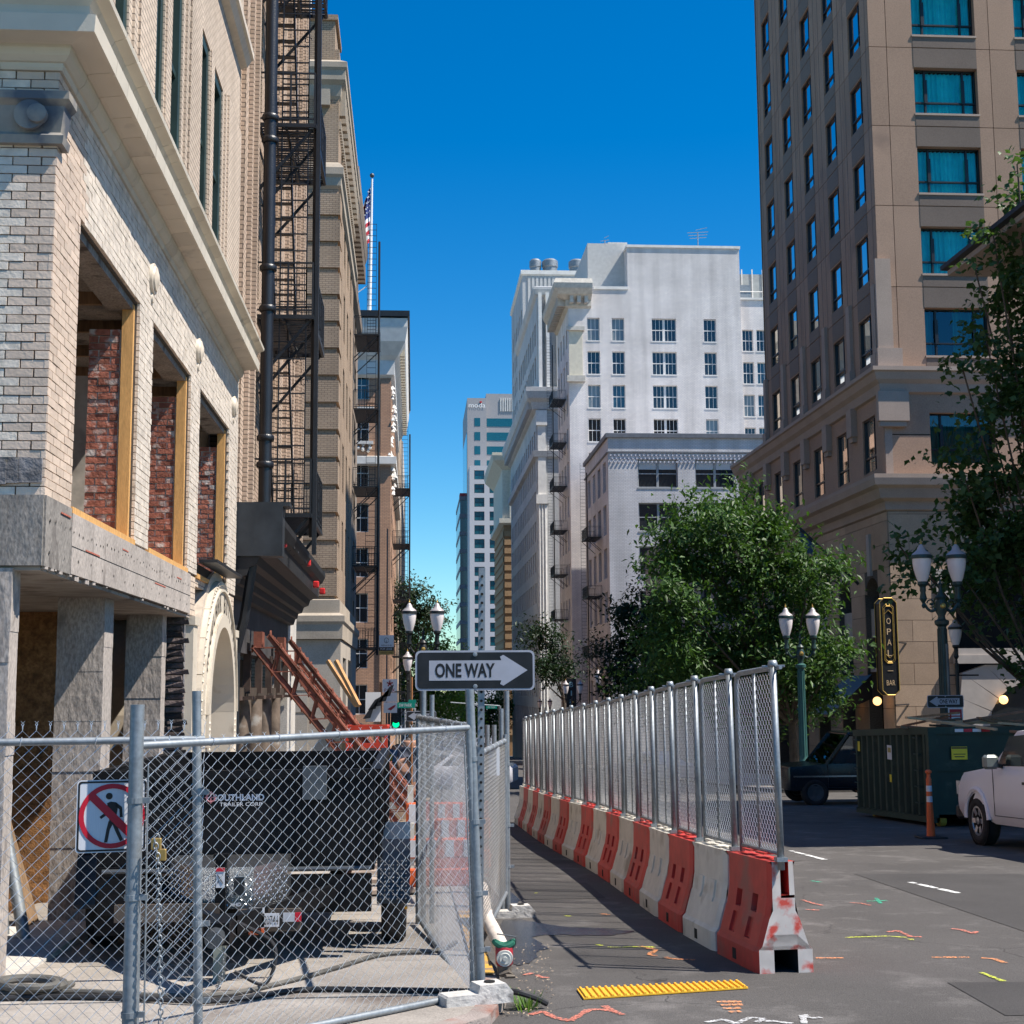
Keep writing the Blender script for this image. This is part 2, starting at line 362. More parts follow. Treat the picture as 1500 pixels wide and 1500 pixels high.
mb.build('ground', M('town_ground', (0.12, 0.115, 0.11), 0.95, var=0.2, scale=0.05), kind='structure')
mb = MB()
yy = [-20+i*1.0 for i in range(0, 80)]+[60+i*8 for i in range(0, 31)]
XR = 12.2
def road_x(y): return (0.72, XR)
for a, b in zip(yy[:-1], yy[1:]): mb.quad((-2.6 if b < 9.3 else 0.5, a, gz(a)), (XR, a, gz(a)), (XR, b, gz(b)), (-2.6 if b < 9.3 else 0.5, b, gz(b)))
mb.quad((-60, 34, gz(34)+0.004), (0.5, 34, gz(34)+0.004), (0.5, 46, gz(46)+0.004), (-60, 46, gz(46)+0.004))
mb.quad((XR, 38, gz(38)+0.004), (60, 38, gz(38)+0.004), (60, 47, gz(47)+0.004), (XR, 47, gz(47)+0.004))
road = mb.build('road', asph, kind='structure')
def rpatch(poly, h):
    m_ = MB(); m_.add([(x, y, gz(y)+h) for x, y in poly], [tuple(range(len(poly)))]); m_.build('road_patch', asph2, road)
rpatch([(5.3, 11.2), (7.4, 11.0), (7.6, 17.5), (5.6, 17.9)], .004); rpatch([(.75, 15.6), (2.1, 15.5), (2.1, 17.3), (.75, 17.4)], .004); rpatch([(3.6, 8.6), (4.5, 8.5), (4.7, 9.7), (3.7, 9.8)], .004)
# left pavement: slabs with open joints over a dark bed
pav = M('pavement_concrete', (0.30, 0.27, 0.24), 0.9, var=0.2, scale=1.5, var2=0.2, scale2=60, rnd=0.12, bump=0.35, bscale=80, blot=(0.16, 0.13, 0.11), bloc=0.6, bsc=1.3)
curbm = M('kerb_stone', (0.26, 0.22, 0.20), 0.9, var=0.25, scale=3, blot=(0.24, 0.10, 0.07), bloc=0.55, bsc=2.5, bump=0.5)
def pave(name, x0, x1, y0, y1, nx, sy, h, label=None):
    b = MB(); ya = y0
    while ya < y1-0.01:
        yb = min(y1, ya+8); b.hexa([(x0, ya, gz(ya)-0.3), (x1, ya, gz(ya)-0.3), (x1, yb, gz(yb)-0.3), (x0, yb, gz(yb)-0.3), (x0, ya, gz(ya)+h-0.02), (x1, ya, gz(ya)+h-0.02), (x1, yb, gz(yb)+h-0.02), (x0, yb, gz(yb)+h-0.02)]); ya = yb
    o = b.build(name, mortar, kind='structure')
    dx = (x1-x0)/nx; n = int(round((y1-y0)/sy)); sy = (y1-y0)/n
    sm = MB(); g = 0.006; dz = GRADE*sy
    sm.hexa([(g, g, -0.06), (dx-g, g, -0.06), (dx-g, sy-g, -0.06-dz), (g, sy-g, -0.06-dz), (g, g, 0), (dx-g, g, 0), (dx-g, sy-g, -dz), (g, sy-g, -dz)])
    me = sm.mesh('paving_slab', pav)
    for j in range(n):
        for i in range(nx): put(me, 'paving_slab', o, (x0+i*dx, y0+j*sy, gz(y0+j*sy)+h+random.uniform(-0.002, 0.002)))
    return o
pave('sidewalk_left', -3.9, 0.42, 9.3, 33.3, 3, 1.5, 0.08)
# kerb stones along the near pavement
ks = MB(); ks.hexa([(0, 0.005, -0.2), (0.16, 0.005, -0.2), (0.16, 1.195, -0.2-.048), (0, 1.195, -0.2-.048), (0, 0.005, 0), (0.145, 0.005, -.005), (0.145, 1.195, -.053), (0, 1.195, -.048)])
kme = ks.mesh('kerb_stone', curbm)
kb = MB(); kb.hexa([(0.43, 9.3, gz(9.3)-.3), (0.57, 9.3, gz(9.3)-.3), (.57, 33.3, gz(33.3)-.3), (.43, 33.3, gz(33.3)-.3), (0.43, 9.3, gz(9.3)+.03), (0.57, 9.3, gz(9.3)+.03), (.57, 33.3, gz(33.3)+.03), (.43, 33.3, gz(33.3)+.03)])
kerb = kb.build('kerb', mortar, kind='structure')
for j in range(20): put(kme, 'kerb_stone', kerb, (0.43, 9.3+1.2*j, gz(9.3+1.2*j)+0.085))
# corner apron: the pavement swings out towards the camera
ap = MB(); pts = [(-12, 7.2), (-2.2, 7.3), (-0.65, 7.72), (0.02, 8.22), (0.33, 8.65), (0.47, 9.29), (-12, 9.29)]
ap.prism(pts, lambda a, b, d: (a, b, gz(b)+d), -0.25, 0.075)
apo = ap.build('pavement_corner', pav, kind='structure')
ke = MB(); kp = [(-12, 7.08), (-2.2, 7.18), (-0.58, 7.6), (0.12, 8.13), (0.45, 8.6), (0.6, 9.29)]
for (a, b), (c, d), (e, f), (g_, h_) in zip(kp[:-1], kp[1:], pts[:5], pts[1:6]):
    ke.hexa([(a, b, gz(b)-.25), (c, d, gz(d)-.25), (g_, h_, gz(h_)-.25), (e, f, gz(f)-.25), (a, b, gz(b)+.07), (c, d, gz(d)+.07), (g_, h_, gz(h_)+.08), (e, f, gz(f)+.08)])
ke.build('kerb_corner', curbm, kind='structure')
pave('sidewalk_left_far', -3.0, 0.4, 47, 107, 1, 6.0, 0.1)
pave('sidewalk_right', XR, 17.3, 20, 37, 2, 3.4, 0.12)
pave('sidewalk_right_far', XR, 17.4, 47.5, 100, 2, 7.5, 0.12)
pave('sidewalk_cross', -9, -2.9, 46.5, 49, 3, 2.5, 0.1)


# ================================================================== the brick building at the near left corner
AS = Fr((-2.6, 0, 0), (0, 1, 0), (1, 0, 0)); AC = Fr((0, 10.0, 0), (1, 0, 0), (0, -1, 0))
bA = thing('brick_building', 'cream brick corner building gutted for repair, with big empty first floor windows', 'building', (-2.6, 10.0, gz(10)))
HE, SI = 5.31, 3.0
win = [(10.78, 13.2), (13.9, 16.3), (17.0, 19.7)]
AEND = 20.7
# bricks: a wall behind, every brick in front of it a box
mb = MB(); AS.holed(mb, 10.06, AEND, 2.9, 6.9, [(a, b, SI, HE) for a, b in win], 0.12, -0.03)
AC.holed(mb, -12, -2.63, 2.9, 6.9, [], 0.3, -0.03)
mb.build('wall', mortar, bA)
BW, BH, GAP = 0.205, 0.0655, 0.0075
rndb = random.Random(3)
bricks = []
v = 3.03; row = 0
while v+BH < 6.30:
    u = 10.0 - (BW/2 if row % 2 else 0)
    while u < AEND:
        a, b = max(u, 10.0), min(u+BW-GAP, AEND); v1 = v+BH-GAP
        segs = [(a, b)]
        for (p, q) in win:
            if v1 > SI and v < HE-0.01:
                ns = []
                for (x, y) in segs:
                    if y <= p or x >= q: ns.append((x, y))
                    else:
                        if x < p: ns.append((x, p))
                        if y > q: ns.append((q, y))
                segs = ns
        for (x, y) in segs:
            if y-x > 0.03: bricks.append(('S', x, y, v, v1))
        u += BW
    u = -2.603 - (0.1 if row % 2 else 0.0)
    cstart = -2.603
    x1 = cstart; first = 0.1 if row % 2 else BW-GAP
    while x1 > -5.2:
        bricks.append(('C', x1-first, x1, v, v1)); x1 -= first+GAP; first = BW-GAP
    v += BH; row += 1
def bdist(b): return (b[1]-9.0)+(0 if b[0] == 'S' else 0) if b[0] == 'S' else (0 if b[1] > -3.0 else 50)
bricks.sort(key=bdist)
cache = {}; rest = MB()
for i, (k, a, b, v0, v1) in enumerate(bricks):
    off = rndb.uniform(-0.003, 0.003)
    if i < 295:
        key = (k, round(b-a, 3))
        if key not in cache:
            m_ = MB(); L = b-a; e = 0.0025
            if k == 'S': vs = [(-.03, 0, 0), (0, e, 0), (0, L-e, 0), (-.03, L, 0), (-.03, 0, v1-v0), (0, e, v1-v0), (0, L-e, v1-v0), (-.03, L, v1-v0)]
            else: vs = [(0, .03, 0), (e, 0, 0), (L-e, 0, 0), (L, .03, 0), (0, .03, v1-v0), (e, 0, v1-v0), (L-e, 0, v1-v0), (L, .03, v1-v0)]
            m_.hexa(vs); cache[key] = m_.mesh('brick', cream)
        put(cache[key], 'brick', bA, (-2.6+off, a, v0) if k == 'S' else (a, 10.0-off, v0))
    else:
        (AS if k == 'S' else AC).box(rest, a, b, v0, v1, -0.03, off)
creamr = M('cream_glazed_brick_far', (0.66, 0.58, 0.49), 0.45, var=0.22, scale=9, bump=0.25, bscale=40, blot=(0.42, 0.33, 0.24), bloc=0.68, bsc=3)
rest.build('brickwork', creamr, bA, fix=False, kind='stuff')
# band of raw concrete below the windows
mb = MB(); AS.box(mb, 10.0, 10.75, 2.53, 3.03, -0.5, 0.015); mb.build('concrete_band', concd, bA)
mb = MB(); AS.box(mb, 10.753, 13.55, 2.535, 2.997, -0.5, 0.02); mb.build('concrete_band', conc, bA)
mb = MB(); AS.box(mb, 13.553, 16.45, 2.54, 2.997, -0.5, 0.02); mb.build('concrete_band', conc, bA)
mb = MB(); AC.box(mb, -12, -2.6, 2.53, 3.03, -0.6, 0.02); mb.build('concrete_band', concd, bA)
mb = MB()
for k in range(44):
    u = 10.1+k*.145+rndb.uniform(-.03, .03)
    for v_ in ((2.86,) if k % 3 else (2.86, 2.64)): mb.lathe([(rndb.uniform(.008, .016), .0225)]*1+[(.001, .0226)], AS.p(u, v_+rndb.uniform(-.02, .02)), 6, 'X')
mb.build('bolt_holes', M('hole_black', (.01, .01, .01), 1, var=0), bA, fix=False, kind='stuff')
for (u, v_, l) in ((10.4, 2.95, .3), (11.2, 2.75, .5), (12.6, 2.9, .25), (14.2, 2.72, .6), (15.5, 2.88, .3)):
    mb = MB(); AS.box(mb, u, u+l, v_, v_+.012, .02, .0235); mb.build('red_chalk_line', M('red_chalk', (.40, .12, .08), .9, var=.3, scale=30), bA)
mb = MB(); AS.box(mb, 10.753, 16.45, 2.742, 2.747, .02, .0225); mb.build('form_joint', M('hole_black', (0, 0, 0)), bA)
# ragged chips on the lower edge and the corner
mb = MB()
for i in range(15):
    u = 10.05+rndb.random()**1.4*6.2; s_ = rndb.uniform(.012, .06)
    mb.hexa([AS.p(u+dx*s_, 2.53-dz*s_*.6, dd) for dz in (1, 0) for dx, dd in ((-.5, -.1), (.6, -.08), (.9, .017), (-1, .012))])
mb.build('broken_edge', conc, bA)
rough = M('rough_broken_stone', (0.16, 0.155, 0.16), 0.95, var=0.5, scale=9, bump=1.0, bscale=22, blot=(0.36, 0.31, 0.14), bloc=0.68, bsc=5)
mb = MB()
for i in range(7):
    x = -2.62-i*0.42
    n = 5
    for j in range(n):
        xa = x-0.41*(j/n); xb = x-0.41*((j+1)/n)+.003
        AC.box(mb, xb-.082, xa, 3.10+rndb.uniform(0, .02), 3.30-rndb.uniform(0, .03), -.02, 0.012+rndb.uniform(0, .02))
mb.build('rough_stone_course', rough, bA)
# round bosses on the lintel
for u, v in ((13.75, 5.72), (16.75, 5.72), (20.1, 5.72)):
    mb = MB(); mb.lathe([(0.001, .07), (.06, .065), (.09, .05), (.12, .05), (.13, .03), (.155, .03), (.165, 0), (.165, -.02)], AS.p(u, v), 20, 'X')
    mb.lathe([(.05, 0), (.075, -.035), (.05, -.05)], AS.p(u, v-.19, .02), 12, 'X')
    mb.build('boss', terra, bA, smooth=True)
# timber frames in the openings, sills
for i, (a, b) in enumerate(win):
    mb = MB(); AS.box(mb, b-.06, b-.002, SI+.05, HE-.02, -.155, -.05); o = mb.build('timber_jamb', wood, bA)
    mb = MB(); AS.box(mb, a, a+.05, SI+.05, HE-.02, -.155, -.06); mb.build('timber_jamb', wood, bA)
    mb = MB(); AS.box(mb, a, b, HE-.07, HE-.002, -.30, -.06); mb.build('lintel_beam', concd, bA)
    mb = MB(); AS.box(mb, a, b, SI-.003, SI+.05, -.30, 0.012); mb.build('timber_sill', wood, bA)
mb = MB(); AS.box(mb, 17.2, 19.7, 3.20, 3.24, .0, .22); AS.box(mb, 17.0, 19.7, 3.0, 3.19, -.3, -.03); mb.build('canopy_flashing', black, bA)
# inside: red brick piers between the openings, plaster partitions, floor and ceiling
pcache = {}
for i, (a, b) in enumerate(((13.2, 13.9), (16.3, 17.0), (19.7, 20.4))):
    x1, x0 = -2.765, -3.06
    core = MB(); core.box(x0+.01, a-.03, 3.0, x1, b, 5.05); po = core.build('brick_pier', lime, bA)
    v = 3.02; row = 0
    while v < 5.0:
        for (p, q) in (((0, .2), (.21, .29)) if row % 2 else ((0, .09), (.1, .29))):
            L = q-p; key = round(L, 2)
            if key not in pcache:
                m_ = MB(); m_.box(0, 0, 0, L-.008, .1, .058); pcache[key] = m_.mesh('brick', redbr)
            put(pcache[key], 'brick', po, (x0+p+rndb.uniform(0, .004), a-.05+rndb.uniform(.0, .012), v))
        v += .068; row += 1
    mb = MB(); mb.box(x0-.03, a+.15, 3.0, x0+.005, b, 5.05); mb.build('whitewash_edge', M('whitewash', (.6, .58, .56), .9, var=.2, scale=8), bA)
mb = MB()
mb.box(-9, 14.5, 3.0, -3.12, 14.65, 4.9); mb.box(-9, 17.4, 3.0, -3.1, 17.55, 4.9)
mb.box(-9.1, 10.4, 2.9, -9, 21, 6.2); mb.box(-9, 20.4, 3, -3, 20.6, 6)
mb.build('plaster_wall', plaster, bA)
mb = MB(); mb.box(-9, 10.3, 2.75, -2.95, 20.6, 2.93); mb.build('upper_floor', conc, bA)
mb = MB(); mb.box(-9, 10.3, 5.40, -2.64, 20.6, 5.5); mb.box(-4.2, 10.3, 5.1, -4.0, 20.6, 5.4)
mb.build('ceiling', concd, bA)
for k in range(9):
    mb = MB(); y = 11+k*1.05; mb.box(-5.6, y, 5.28, -2.95, y+.06, 5.398); mb.build('joist', woodo, bA)
# ground floor: soffit, piers, boarded back
mb = MB(); mb.box(-5.0, 10.02, 2.50, -2.62, 17.1, 2.528); mb.build('soffit', M('dusty_soffit', (.34, .30, .26), .9, var=.35, scale=2, blot=(.15, .12, .10), bsc=2), bA)
for (a, b, x0, x1) in ((9.99, 10.2, -3.9, -2.8), (12.98, 13.36, -3.22, -2.8), (15.94, 16.2, -3.2, -2.8)):
    mb = MB(); n = 14; z0 = gz(a)-.1; z1 = 2.50
    for k in range(n):  # slightly uneven shaft
        za = z0+(z1-z0)*k/n; zb = z0+(z1-z0)*(k+1)/n; j = [rndb.uniform(-.004, .004) for _ in range(4)]
        mb.hexa([(x0+j[0], a+j[1], za), (x1+j[2], a+j[1], za), (x1+j[2], b, za), (x0+j[0], b, za), (x0+j[0], a+j[1], zb+.001*k), (x1+j[2], a+j[1], zb+.001*k), (x1+j[2], b, zb+.001*k), (x0+j[0], b, zb+.001*k)])
    mb.build('pier', conc, bA)
# broken dark brick jamb beside the portal
mb = MB(); mb.box(-3.1, 16.55, -.9, -2.66, 16.68, 2.5); dj = mb.build('broken_jamb', rough, bA)
dkb = M('dark_broken_brick', (0.11, 0.085, 0.08), .95, var=.5, scale=8, rnd=.5, bump=1, bscale=25)
z = -.75; jm = []
for q in range(3):
    m_ = MB(); m_.hexa([(0, 0, 0), (.2+.03*q, .02, 0), (.2+.02*q, .1, 0), (0, .1, 0), (0.01, .01, .06), (.19+.03*q, .0, .055), (.2, .1, .06), (0, .1, .06)]); jm.append(m_.mesh('brick', dkb))
while z < 2.45:
    put(jm[rndb.randrange(3)], 'brick', dj, (-3.08+rndb.uniform(0, .03), 16.47+rndb.uniform(-.03, .03), z)); put(jm[rndb.randrange(3)], 'brick', dj, (-2.87+rndb.uniform(0, .03), 16.47+rndb.uniform(-.03, .03), z)); z += .072
mb = MB(); mb.box(-4.55, 10.2, -1, -4.45, 16.6, 2.5); mb.box(-4.45, 15.3, -1, -3.3, 15.35, 2.5); mb.build('boarded_wall', osb, bA)
for k, (x0, y0, h, l, lb) in enumerate(((-4.0, 12.4, 2.6, .45, 'tallest dark old plank leaning in the dark bay behind the near concrete pier'), (-3.75, 12.65, 2.2, .5, 'wide weathered plank leaning right of the tallest one in the dark bay'), (-4.1, 12.1, 2.3, .2, 'narrow dark plank leaning at the back of the boarded bay'), (-3.6, 12.8, 1.5, .35, 'short broken plank propped low against the gutted bay'))):
    mb = MB(); mb.beam((x0+l, y0, gz(y0)), (x0-.15, y0+.1, gz(y0)+h), .16, .045); solo(mb, 'timber_plank', woodo, lb, 'plank', 'planks leaning inside the gutted ground floor')
mb = MB(); mb.box(-3.6, 10.25, gz(11)-.2, -2.75, 12.9, gz(11)+.10); mb.build('stone_sill', concl, bA)
mb = MB(); mb.path([(-3.35, 12.2, gz(12)+.1), (-3.5, 12.3, gz(12)+1.5)], .025, 8); mb.path([(-3.15, 12.0, gz(12)+.12), (-3.4, 12.2, gz(12)+1.0)], .05, 10); mb.path([(-3.4, 12.0, gz(12)+.1), (-3.15, 12.0, gz(12)+.12)], .04, 8)
solo(mb, 'pipe_offcuts', galv, 'grey metal pipes propped in the doorway between the two near piers', 'pipes', smooth=True)

# cornice: a run of terracotta blocks with joints
prof = [(-.02, 6.17), (.02, 6.17), (.03, 6.19), (.032, 6.22), (.05, 6.225), (.085, 6.26), (.10, 6.31), (.10, 6.335), (.13, 6.345), (.285, 6.36), (.285, 6.335), (.315, 6.335), (.325, 6.46), (.27, 6.47), (.265, 6.55), (.30, 6.61), (.385, 6.64), (.39, 6.68), (.35, 6.69), (.02, 6.90), (-.02, 6.90)]
cw = M('cornice_terracotta', (0.60, 0.54, 0.44), 0.5, var=0.1, scale=2, rnd=0.07, blot=(.36, .32, .27), bloc=.6, bsc=3, bump=.1)
s2 = 0.0
L = 0.42; n = int((AEND-10.42)/L)
m_ = MB(); m_.sweep(prof, [((0, 0.004), (1, 0)), ((0, L-.004), (1, 0))]); bm_ = m_.mesh('cornice_block', cw)
for k in range(n): put(bm_, 'cornice_block', bA, (-2.6, 10.42+k*L, 0))
m_ = MB(); m_.sweep(prof, [((-2.6, 10.416), (1, 0)), ((-2.6, 10.0), (1, -1)), ((-3.02, 10.0), (0, -1))]); m_.build('cornice_corner', cw, bA)
m_ = MB(); m_.sweep(prof, [((L-.004, 0), (0, -1)), ((.004, 0), (0, -1))]); cm2 = m_.mesh('cornice_block', cw)
for k in range(16): put(cm2, 'cornice_block', bA, (-3.02-(k+1)*L, 10.0, 0))
m_ = MB(); m_.sweep([(.17, 6.30), (.27, 6.38), (.27, 6.413), (.17, 6.413)], [((-2.6, 10.0), (1, -1)), ((-2.6, AEND), (1, 0))]) if False else None
# end of the cornice
# terracotta corner capital below it, on the wall facing the crossing
mb = MB()
cp = [(-.01, 5.60), (.05, 5.60), (.06, 5.66), (.03, 5.69), (.06, 5.88), (.10, 5.92), (.10, 5.98), (.0, 6.0), (-.01, 6.0)]
mb.sweep(cp, [((-2.6, 10.14), (1, 0)), ((-2.6, 10.0), (1, -1)), ((-9, 10.0), (0, -1))]); mb.build('capital_course', painted, bA)
mb = MB(); mb.lathe([(.11, .0), (.11, .03), (.05, .045), (.05, .03), (.001, .05)], (-2.78, 9.90, 5.80), 18, 'Y'); mb.lathe([(.07, .0), (.07, -.06), (.03, -.07)], (-2.72, 9.93, 5.8), 16, 'Y'); mb.build('rosette', painted, bA, smooth=True)

# upper storeys above the cornice
UPW = [(11.05, 11.75), (11.95, 12.6), (13.95, 14.4), (14.8, 15.55), (16.95, 17.6), (17.95, 18.85)]
AU = Fr((-2.66, 0, 0), (0, 1, 0), (1, 0, 0))
mb = MB(); AU.holed(mb, 10.06, AEND, 6.9, 16.5, [(a, b, 7.25, 9.95) for a, b in UPW]+[(a, b, 11.6, 14.6) for a, b in UPW], .38, 0)
AC.holed(mb, -12, -2.66, 6.9, 16.5, [(-4.6, -3.4, 7.3, 9.95), (-7, -5.6, 7.3, 9.95), (-4.6, -3.4, 11.6, 14.6)], .3, -.06)
mb.build('upper_brick_wall', creamw, bA)
# stepped brick piers standing proud between the windows
mb = MB()
for (a, b) in ((10.0, 10.9), (12.75, 13.8), (15.7, 16.8), (19.0, 20.7)):
    AU.box(mb, a, b, 6.93, 9.97, -.02, .025); AU.box(mb, a+.16, b-.16, 6.93, 10.02, .0, .05)
    AU.box(mb, a, b, 11.5, 16.4, -.02, .025); AU.box(mb, a+.16, b-.16, 11.5, 16.4, .0, .05)
for (a, b) in ((11.77, 11.93), (14.45, 14.75), (17.63, 17.92)): AU.box(mb, a, b, 7.25, 9.97, -.2, .02)
mb.build('brick_pilasters', creamw, bA)
mb = MB(); mb.sweep([(-.02, 11.1), (.10, 11.14), (.16, 11.24), (.2, 11.26), (.2, 11.36), (.12, 11.4), (-.02, 11.42)], [((-2.66, AEND), (1, 0)), ((-2.66, 10.0), (1, -1)), ((-9, 10.0), (0, -1))]); mb.build('belt_course', terra, bA)
def sash(fr, a, b, v0, v1, par, mfr, mgl, d=-.2, fw=.07, name='window', mull=True):
    mb = MB()
    fr.box(mb, a, b, v0, v0+fw, d-.06, d+.05); fr.box(mb, a, b, v1-fw, v1, d-.06, d+.05)
    fr.box(mb, a, a+fw, v0+fw, v1-fw, d-.06, d+.05); fr.box(mb, b-fw, b, v0+fw, v1-fw, d-.06, d+.05)
    if mull: fr.box(mb, a+fw, b-fw, (v0+v1)/2-.035, (v0+v1)/2+.035, d-.06, d+.02)
    o = mb.build(name, mfr, par)
    g = MB(); g.quad(fr.p(a+fw, v0+fw, d-.02), fr.p(b-fw, v0+fw, d-.02), fr.p(b-fw, v1-fw, d-.02), fr.p(a+fw, v1-fw, d-.02)); g.build('pane', mgl, o)
    return o
for (a, b) in UPW:
    sash(AU, a, b, 7.25, 9.95, bA, greenfr, dglass, -.07, .15); sash(AU, a, b, 11.6, 14.6, bA, greenfr, dglass, -.07, .15)
mb = MB(); AS.box(mb, 20.35, AEND, gz(20), 3.0, -.5, -.02); AS.box(mb, 16.46, 17.0, 2.53, 3.0, -.4, -.012); AS.box(mb, 17.0, 20.35, 2.90, 3.0, -.4, -.015); mb.build('wall_end', creamw, bA)
# body behind
mb = MB(); mb.box(-12, 10.35, 6.95, -3.1, AEND-.02, 16.45); mb.box(-12, 10.4, gz(20)-1, -9.2, AEND-.02, 7); mb.build('inner_wall', plaster, bA)

# arched terracotta portal
po = thing('portal', 'white terracotta arched doorway with raised lettering around its arch', 'portal', (-2.6, 18.75, gz(18.7)))
PF = Fr((-2.60, 18.75, 0), (0, 1, 0), (1, 0, 0)); cz = 1.36; ri, ro = 1.12, 1.72; zb = gz(18.7)-.15
def arcpts(r, n=20, a0=0, a1=PI): return [(r*cos(a0+(a1-a0)*k/n), cz+r*sin(a0+(a1-a0)*k/n)) for k in range(n+1)]
def ringseg(mb, r0, r1, d0, d1, a0, a1, n=2):
    p = arcpts(r1, n, a0, a1)+arcpts(r0, n, a0, a1)[::-1]; mb.prism(p, PF.fn(), d0, d1)
vm = M('white_terracotta_block', (0.60, 0.53, 0.43), 0.5, var=0.09, scale=2, rnd=0.06, blot=(0.42, 0.35, 0.27), bloc=0.60, bsc=3.5, bump=.08)
for k in range(11):
    a0 = PI*k/11; mb = MB(); ringseg(mb, ri+.16, ro, -.3, .08, a0+.003, a0+PI/11-.003, 3); mb.build('voussoir', vm, po)
mb = MB(); ringseg(mb, ri, ri+.158, -.5, .12, 0, PI, 28); ringseg(mb, ri+.47, ri+.50, .08, .11, 0, PI, 28); ringseg(mb, ri+.16, ri+.18, .08, .115, 0, PI, 28); mb.build('arch_moulding', vm, po)
mb = MB()  # egg-and-dart run outside the lettering
for k in range(46):
    a = PI*(k+.5)/46; c = PF.p((ri+.56)*cos(a), cz+(ri+.56)*sin(a), .085); mb.lathe([(.001, .015), (.015, .01), (.02, 0)], c, 6, 'X')
mb.build('beaded_moulding', vm, po)
mb = MB(); ringseg(mb, ro+.01, ro+.12, -.2, .015, .12, PI-.12, 24); mb.build('brick_arch', M('buff_brick_arch', (.50, .42, .34), .7, var=.15, scale=14), po)
for s_ in (-1, 1):
    z = zb
    for k, h in enumerate((.62, .62, .62)):
        mb = MB(); u0, u1 = sorted((s_*(ri+.002), s_*(ro+.0))); PF.box(mb, u0, u1, z+.004, z+h-.004, -.5, .08); mb.build('jamb_block', vm, po); z += h
    mb = MB(); u0, u1 = sorted((s_*(ri+.0), s_*(ri+.16))); PF.box(mb, u0, u1, z+.004, cz-.003, -.5, .12); u0, u1 = sorted((s_*(ri+.163), s_*ro)); PF.box(mb, u0, u1, z+.004, cz-.003, -.3, .08); mb.build('jamb_block', vm, po)
    mb = MB(); u0, u1 = sorted((s_*(ro+.03), s_*(ro+.35)))
    PF.box(mb, u0, u1, zb, 2.42, -.2, .03); PF.box(mb, u0-.02, u1+.02, 2.42, 2.52, -.2, .05); mb.build('portal_pilaster', vm, po)
    mb = MB()
    for k in range(26): mb.lathe([(.001, .015), (.02, .01), (.028, 0)], PF.p(s_*(ri+.10), zb+.15+k*.08, .12), 6, 'X')
    mb.build('carved_band', vm, po)
mb = MB()
for s_ in (-1, 1):  # spandrels closing the square round the arch
    pts = [(s_*(ro), cz)]+[(s_*ro*cos(PI/2*k/10), cz+ro*sin(PI/2*k/10)) for k in range(1, 11)]+[(0, 3.3), (s_*(ro), 3.3)]
mb = MB(); PF.holed(mb, -1.75, 1.6, 2.9, 3.0, [], .1, -.05)
word = 'WOODLARK BUILDING'; mb = MB(); rr = ri+.325
for k, ch in enumerate(word):
    if ch == ' ': continue
    a = PI*(0.86-0.72*k/(len(word)-1)); c = (rr*cos(a), cz+rr*sin(a))
    vs, fs, x0, x1, y0, y1 = text_geo(ch, 0.02); s_ = .24/(y1-y0); ta = a-PI/2
    # read from the street: u grows away, so letters run with u from far to near reversed
    pts = []
    for (p, q, _) in vs:
        lx = (p-(x0+x1)/2)*s_*.62; ly = (q-(y0+y1)/2)*s_
        gx = c[0]+lx*cos(ta)-ly*sin(ta); gy = c[1]+lx*sin(ta)+ly*cos(ta); pts.append(PF.p(gx, gy, .088))
    mb.add(pts, fs)
mb.build('lettering', M('bronze_letters', (.035, .03, .028), .5, var=0), po)
mb = MB()  # coffered barrel inside and the far door wall
for k in range(12):
    a0, a1 = PI*k/12, PI*(k+1)/12; p = [(ri*cos(a0), cz+ri*sin(a0)), (ri*cos(a1), cz+ri*sin(a1)), (1.3*cos(a1), cz+1.3*sin(a1)), (1.3*cos(a0), cz+1.3*sin(a0))]
    mb.prism(p, PF.fn(), -1.3, -.5)
for s_ in (-1, 1):
    u0, u1 = sorted((s_*ri, s_*1.3)); PF.box(mb, u0, u1, zb, cz, -1.3, -.5)
PF.box(mb, -1.3, 1.3, zb, 3.0, -1.5, -1.3); mb.build('vestibule', terra, po)

# ================================================================== the pinkish brick building next door
B_ = thing('fire_escape_building', 'pink brick building with black iron fire escape and black shopfront canopy', 'building', (-2.75, 26, gz(26)))
BS = Fr((-2.75, 0, 0), (0, 1, 0), (1, 0, 0))
pinkb = MBR('pink_brick', (0.56, 0.42, 0.32), (0.47, 0.35, 0.26), (0.17, 0.13, 0.10), .22, .075, .01)
mb = MB(); hol = []
for fl in range(5):
    z = 4.7+fl*3.4
    for (a, b) in ((23.2, 24.4), (25.0, 26.2), (27.6, 28.8), (30.6, 31.8)): hol.append((a, b, z+.4, z+2.5))
BS.holed(mb, 20.74, 33.0, 3.4, 21.8, hol, .3); mb.quad((-2.75, 33, -2), (-14, 33, -2), (-14, 33, 21.8), (-2.75, 33, 21.8)); mb.quad((-2.75, 20.74, 3.4), (-14, 20.74, 3.4), (-14, 20.74, 21.8), (-2.75, 20.74, 21.8))
mb.quad((-14, 20.74, 21.8), (-2.75, 20.74, 21.8), (-2.75, 33, 21.8), (-14, 33, 21.8)); mb.build('wall', pinkb, B_, fix=False)
mb = MB()
for (a, b) in ((20.76, 21.3), (21.7, 22.0), (22.5, 22.9), (26.7, 27.1), (29.2, 29.6), (29.9, 30.3), (32.1, 32.4), (32.6, 32.98)):
    BS.box(mb, a, b, 3.6, 21.6, -.02, .09); BS.box(mb, a+.1, b-.1, 3.6, 21.6, .0, .16)
mb.build('brick_pilasters', pinkb, B_)
for h in hol:
    sash(BS, h[0], h[1], h[2], h[3], B_, greenfr, dglass, -.15, .1)
mb = MB()
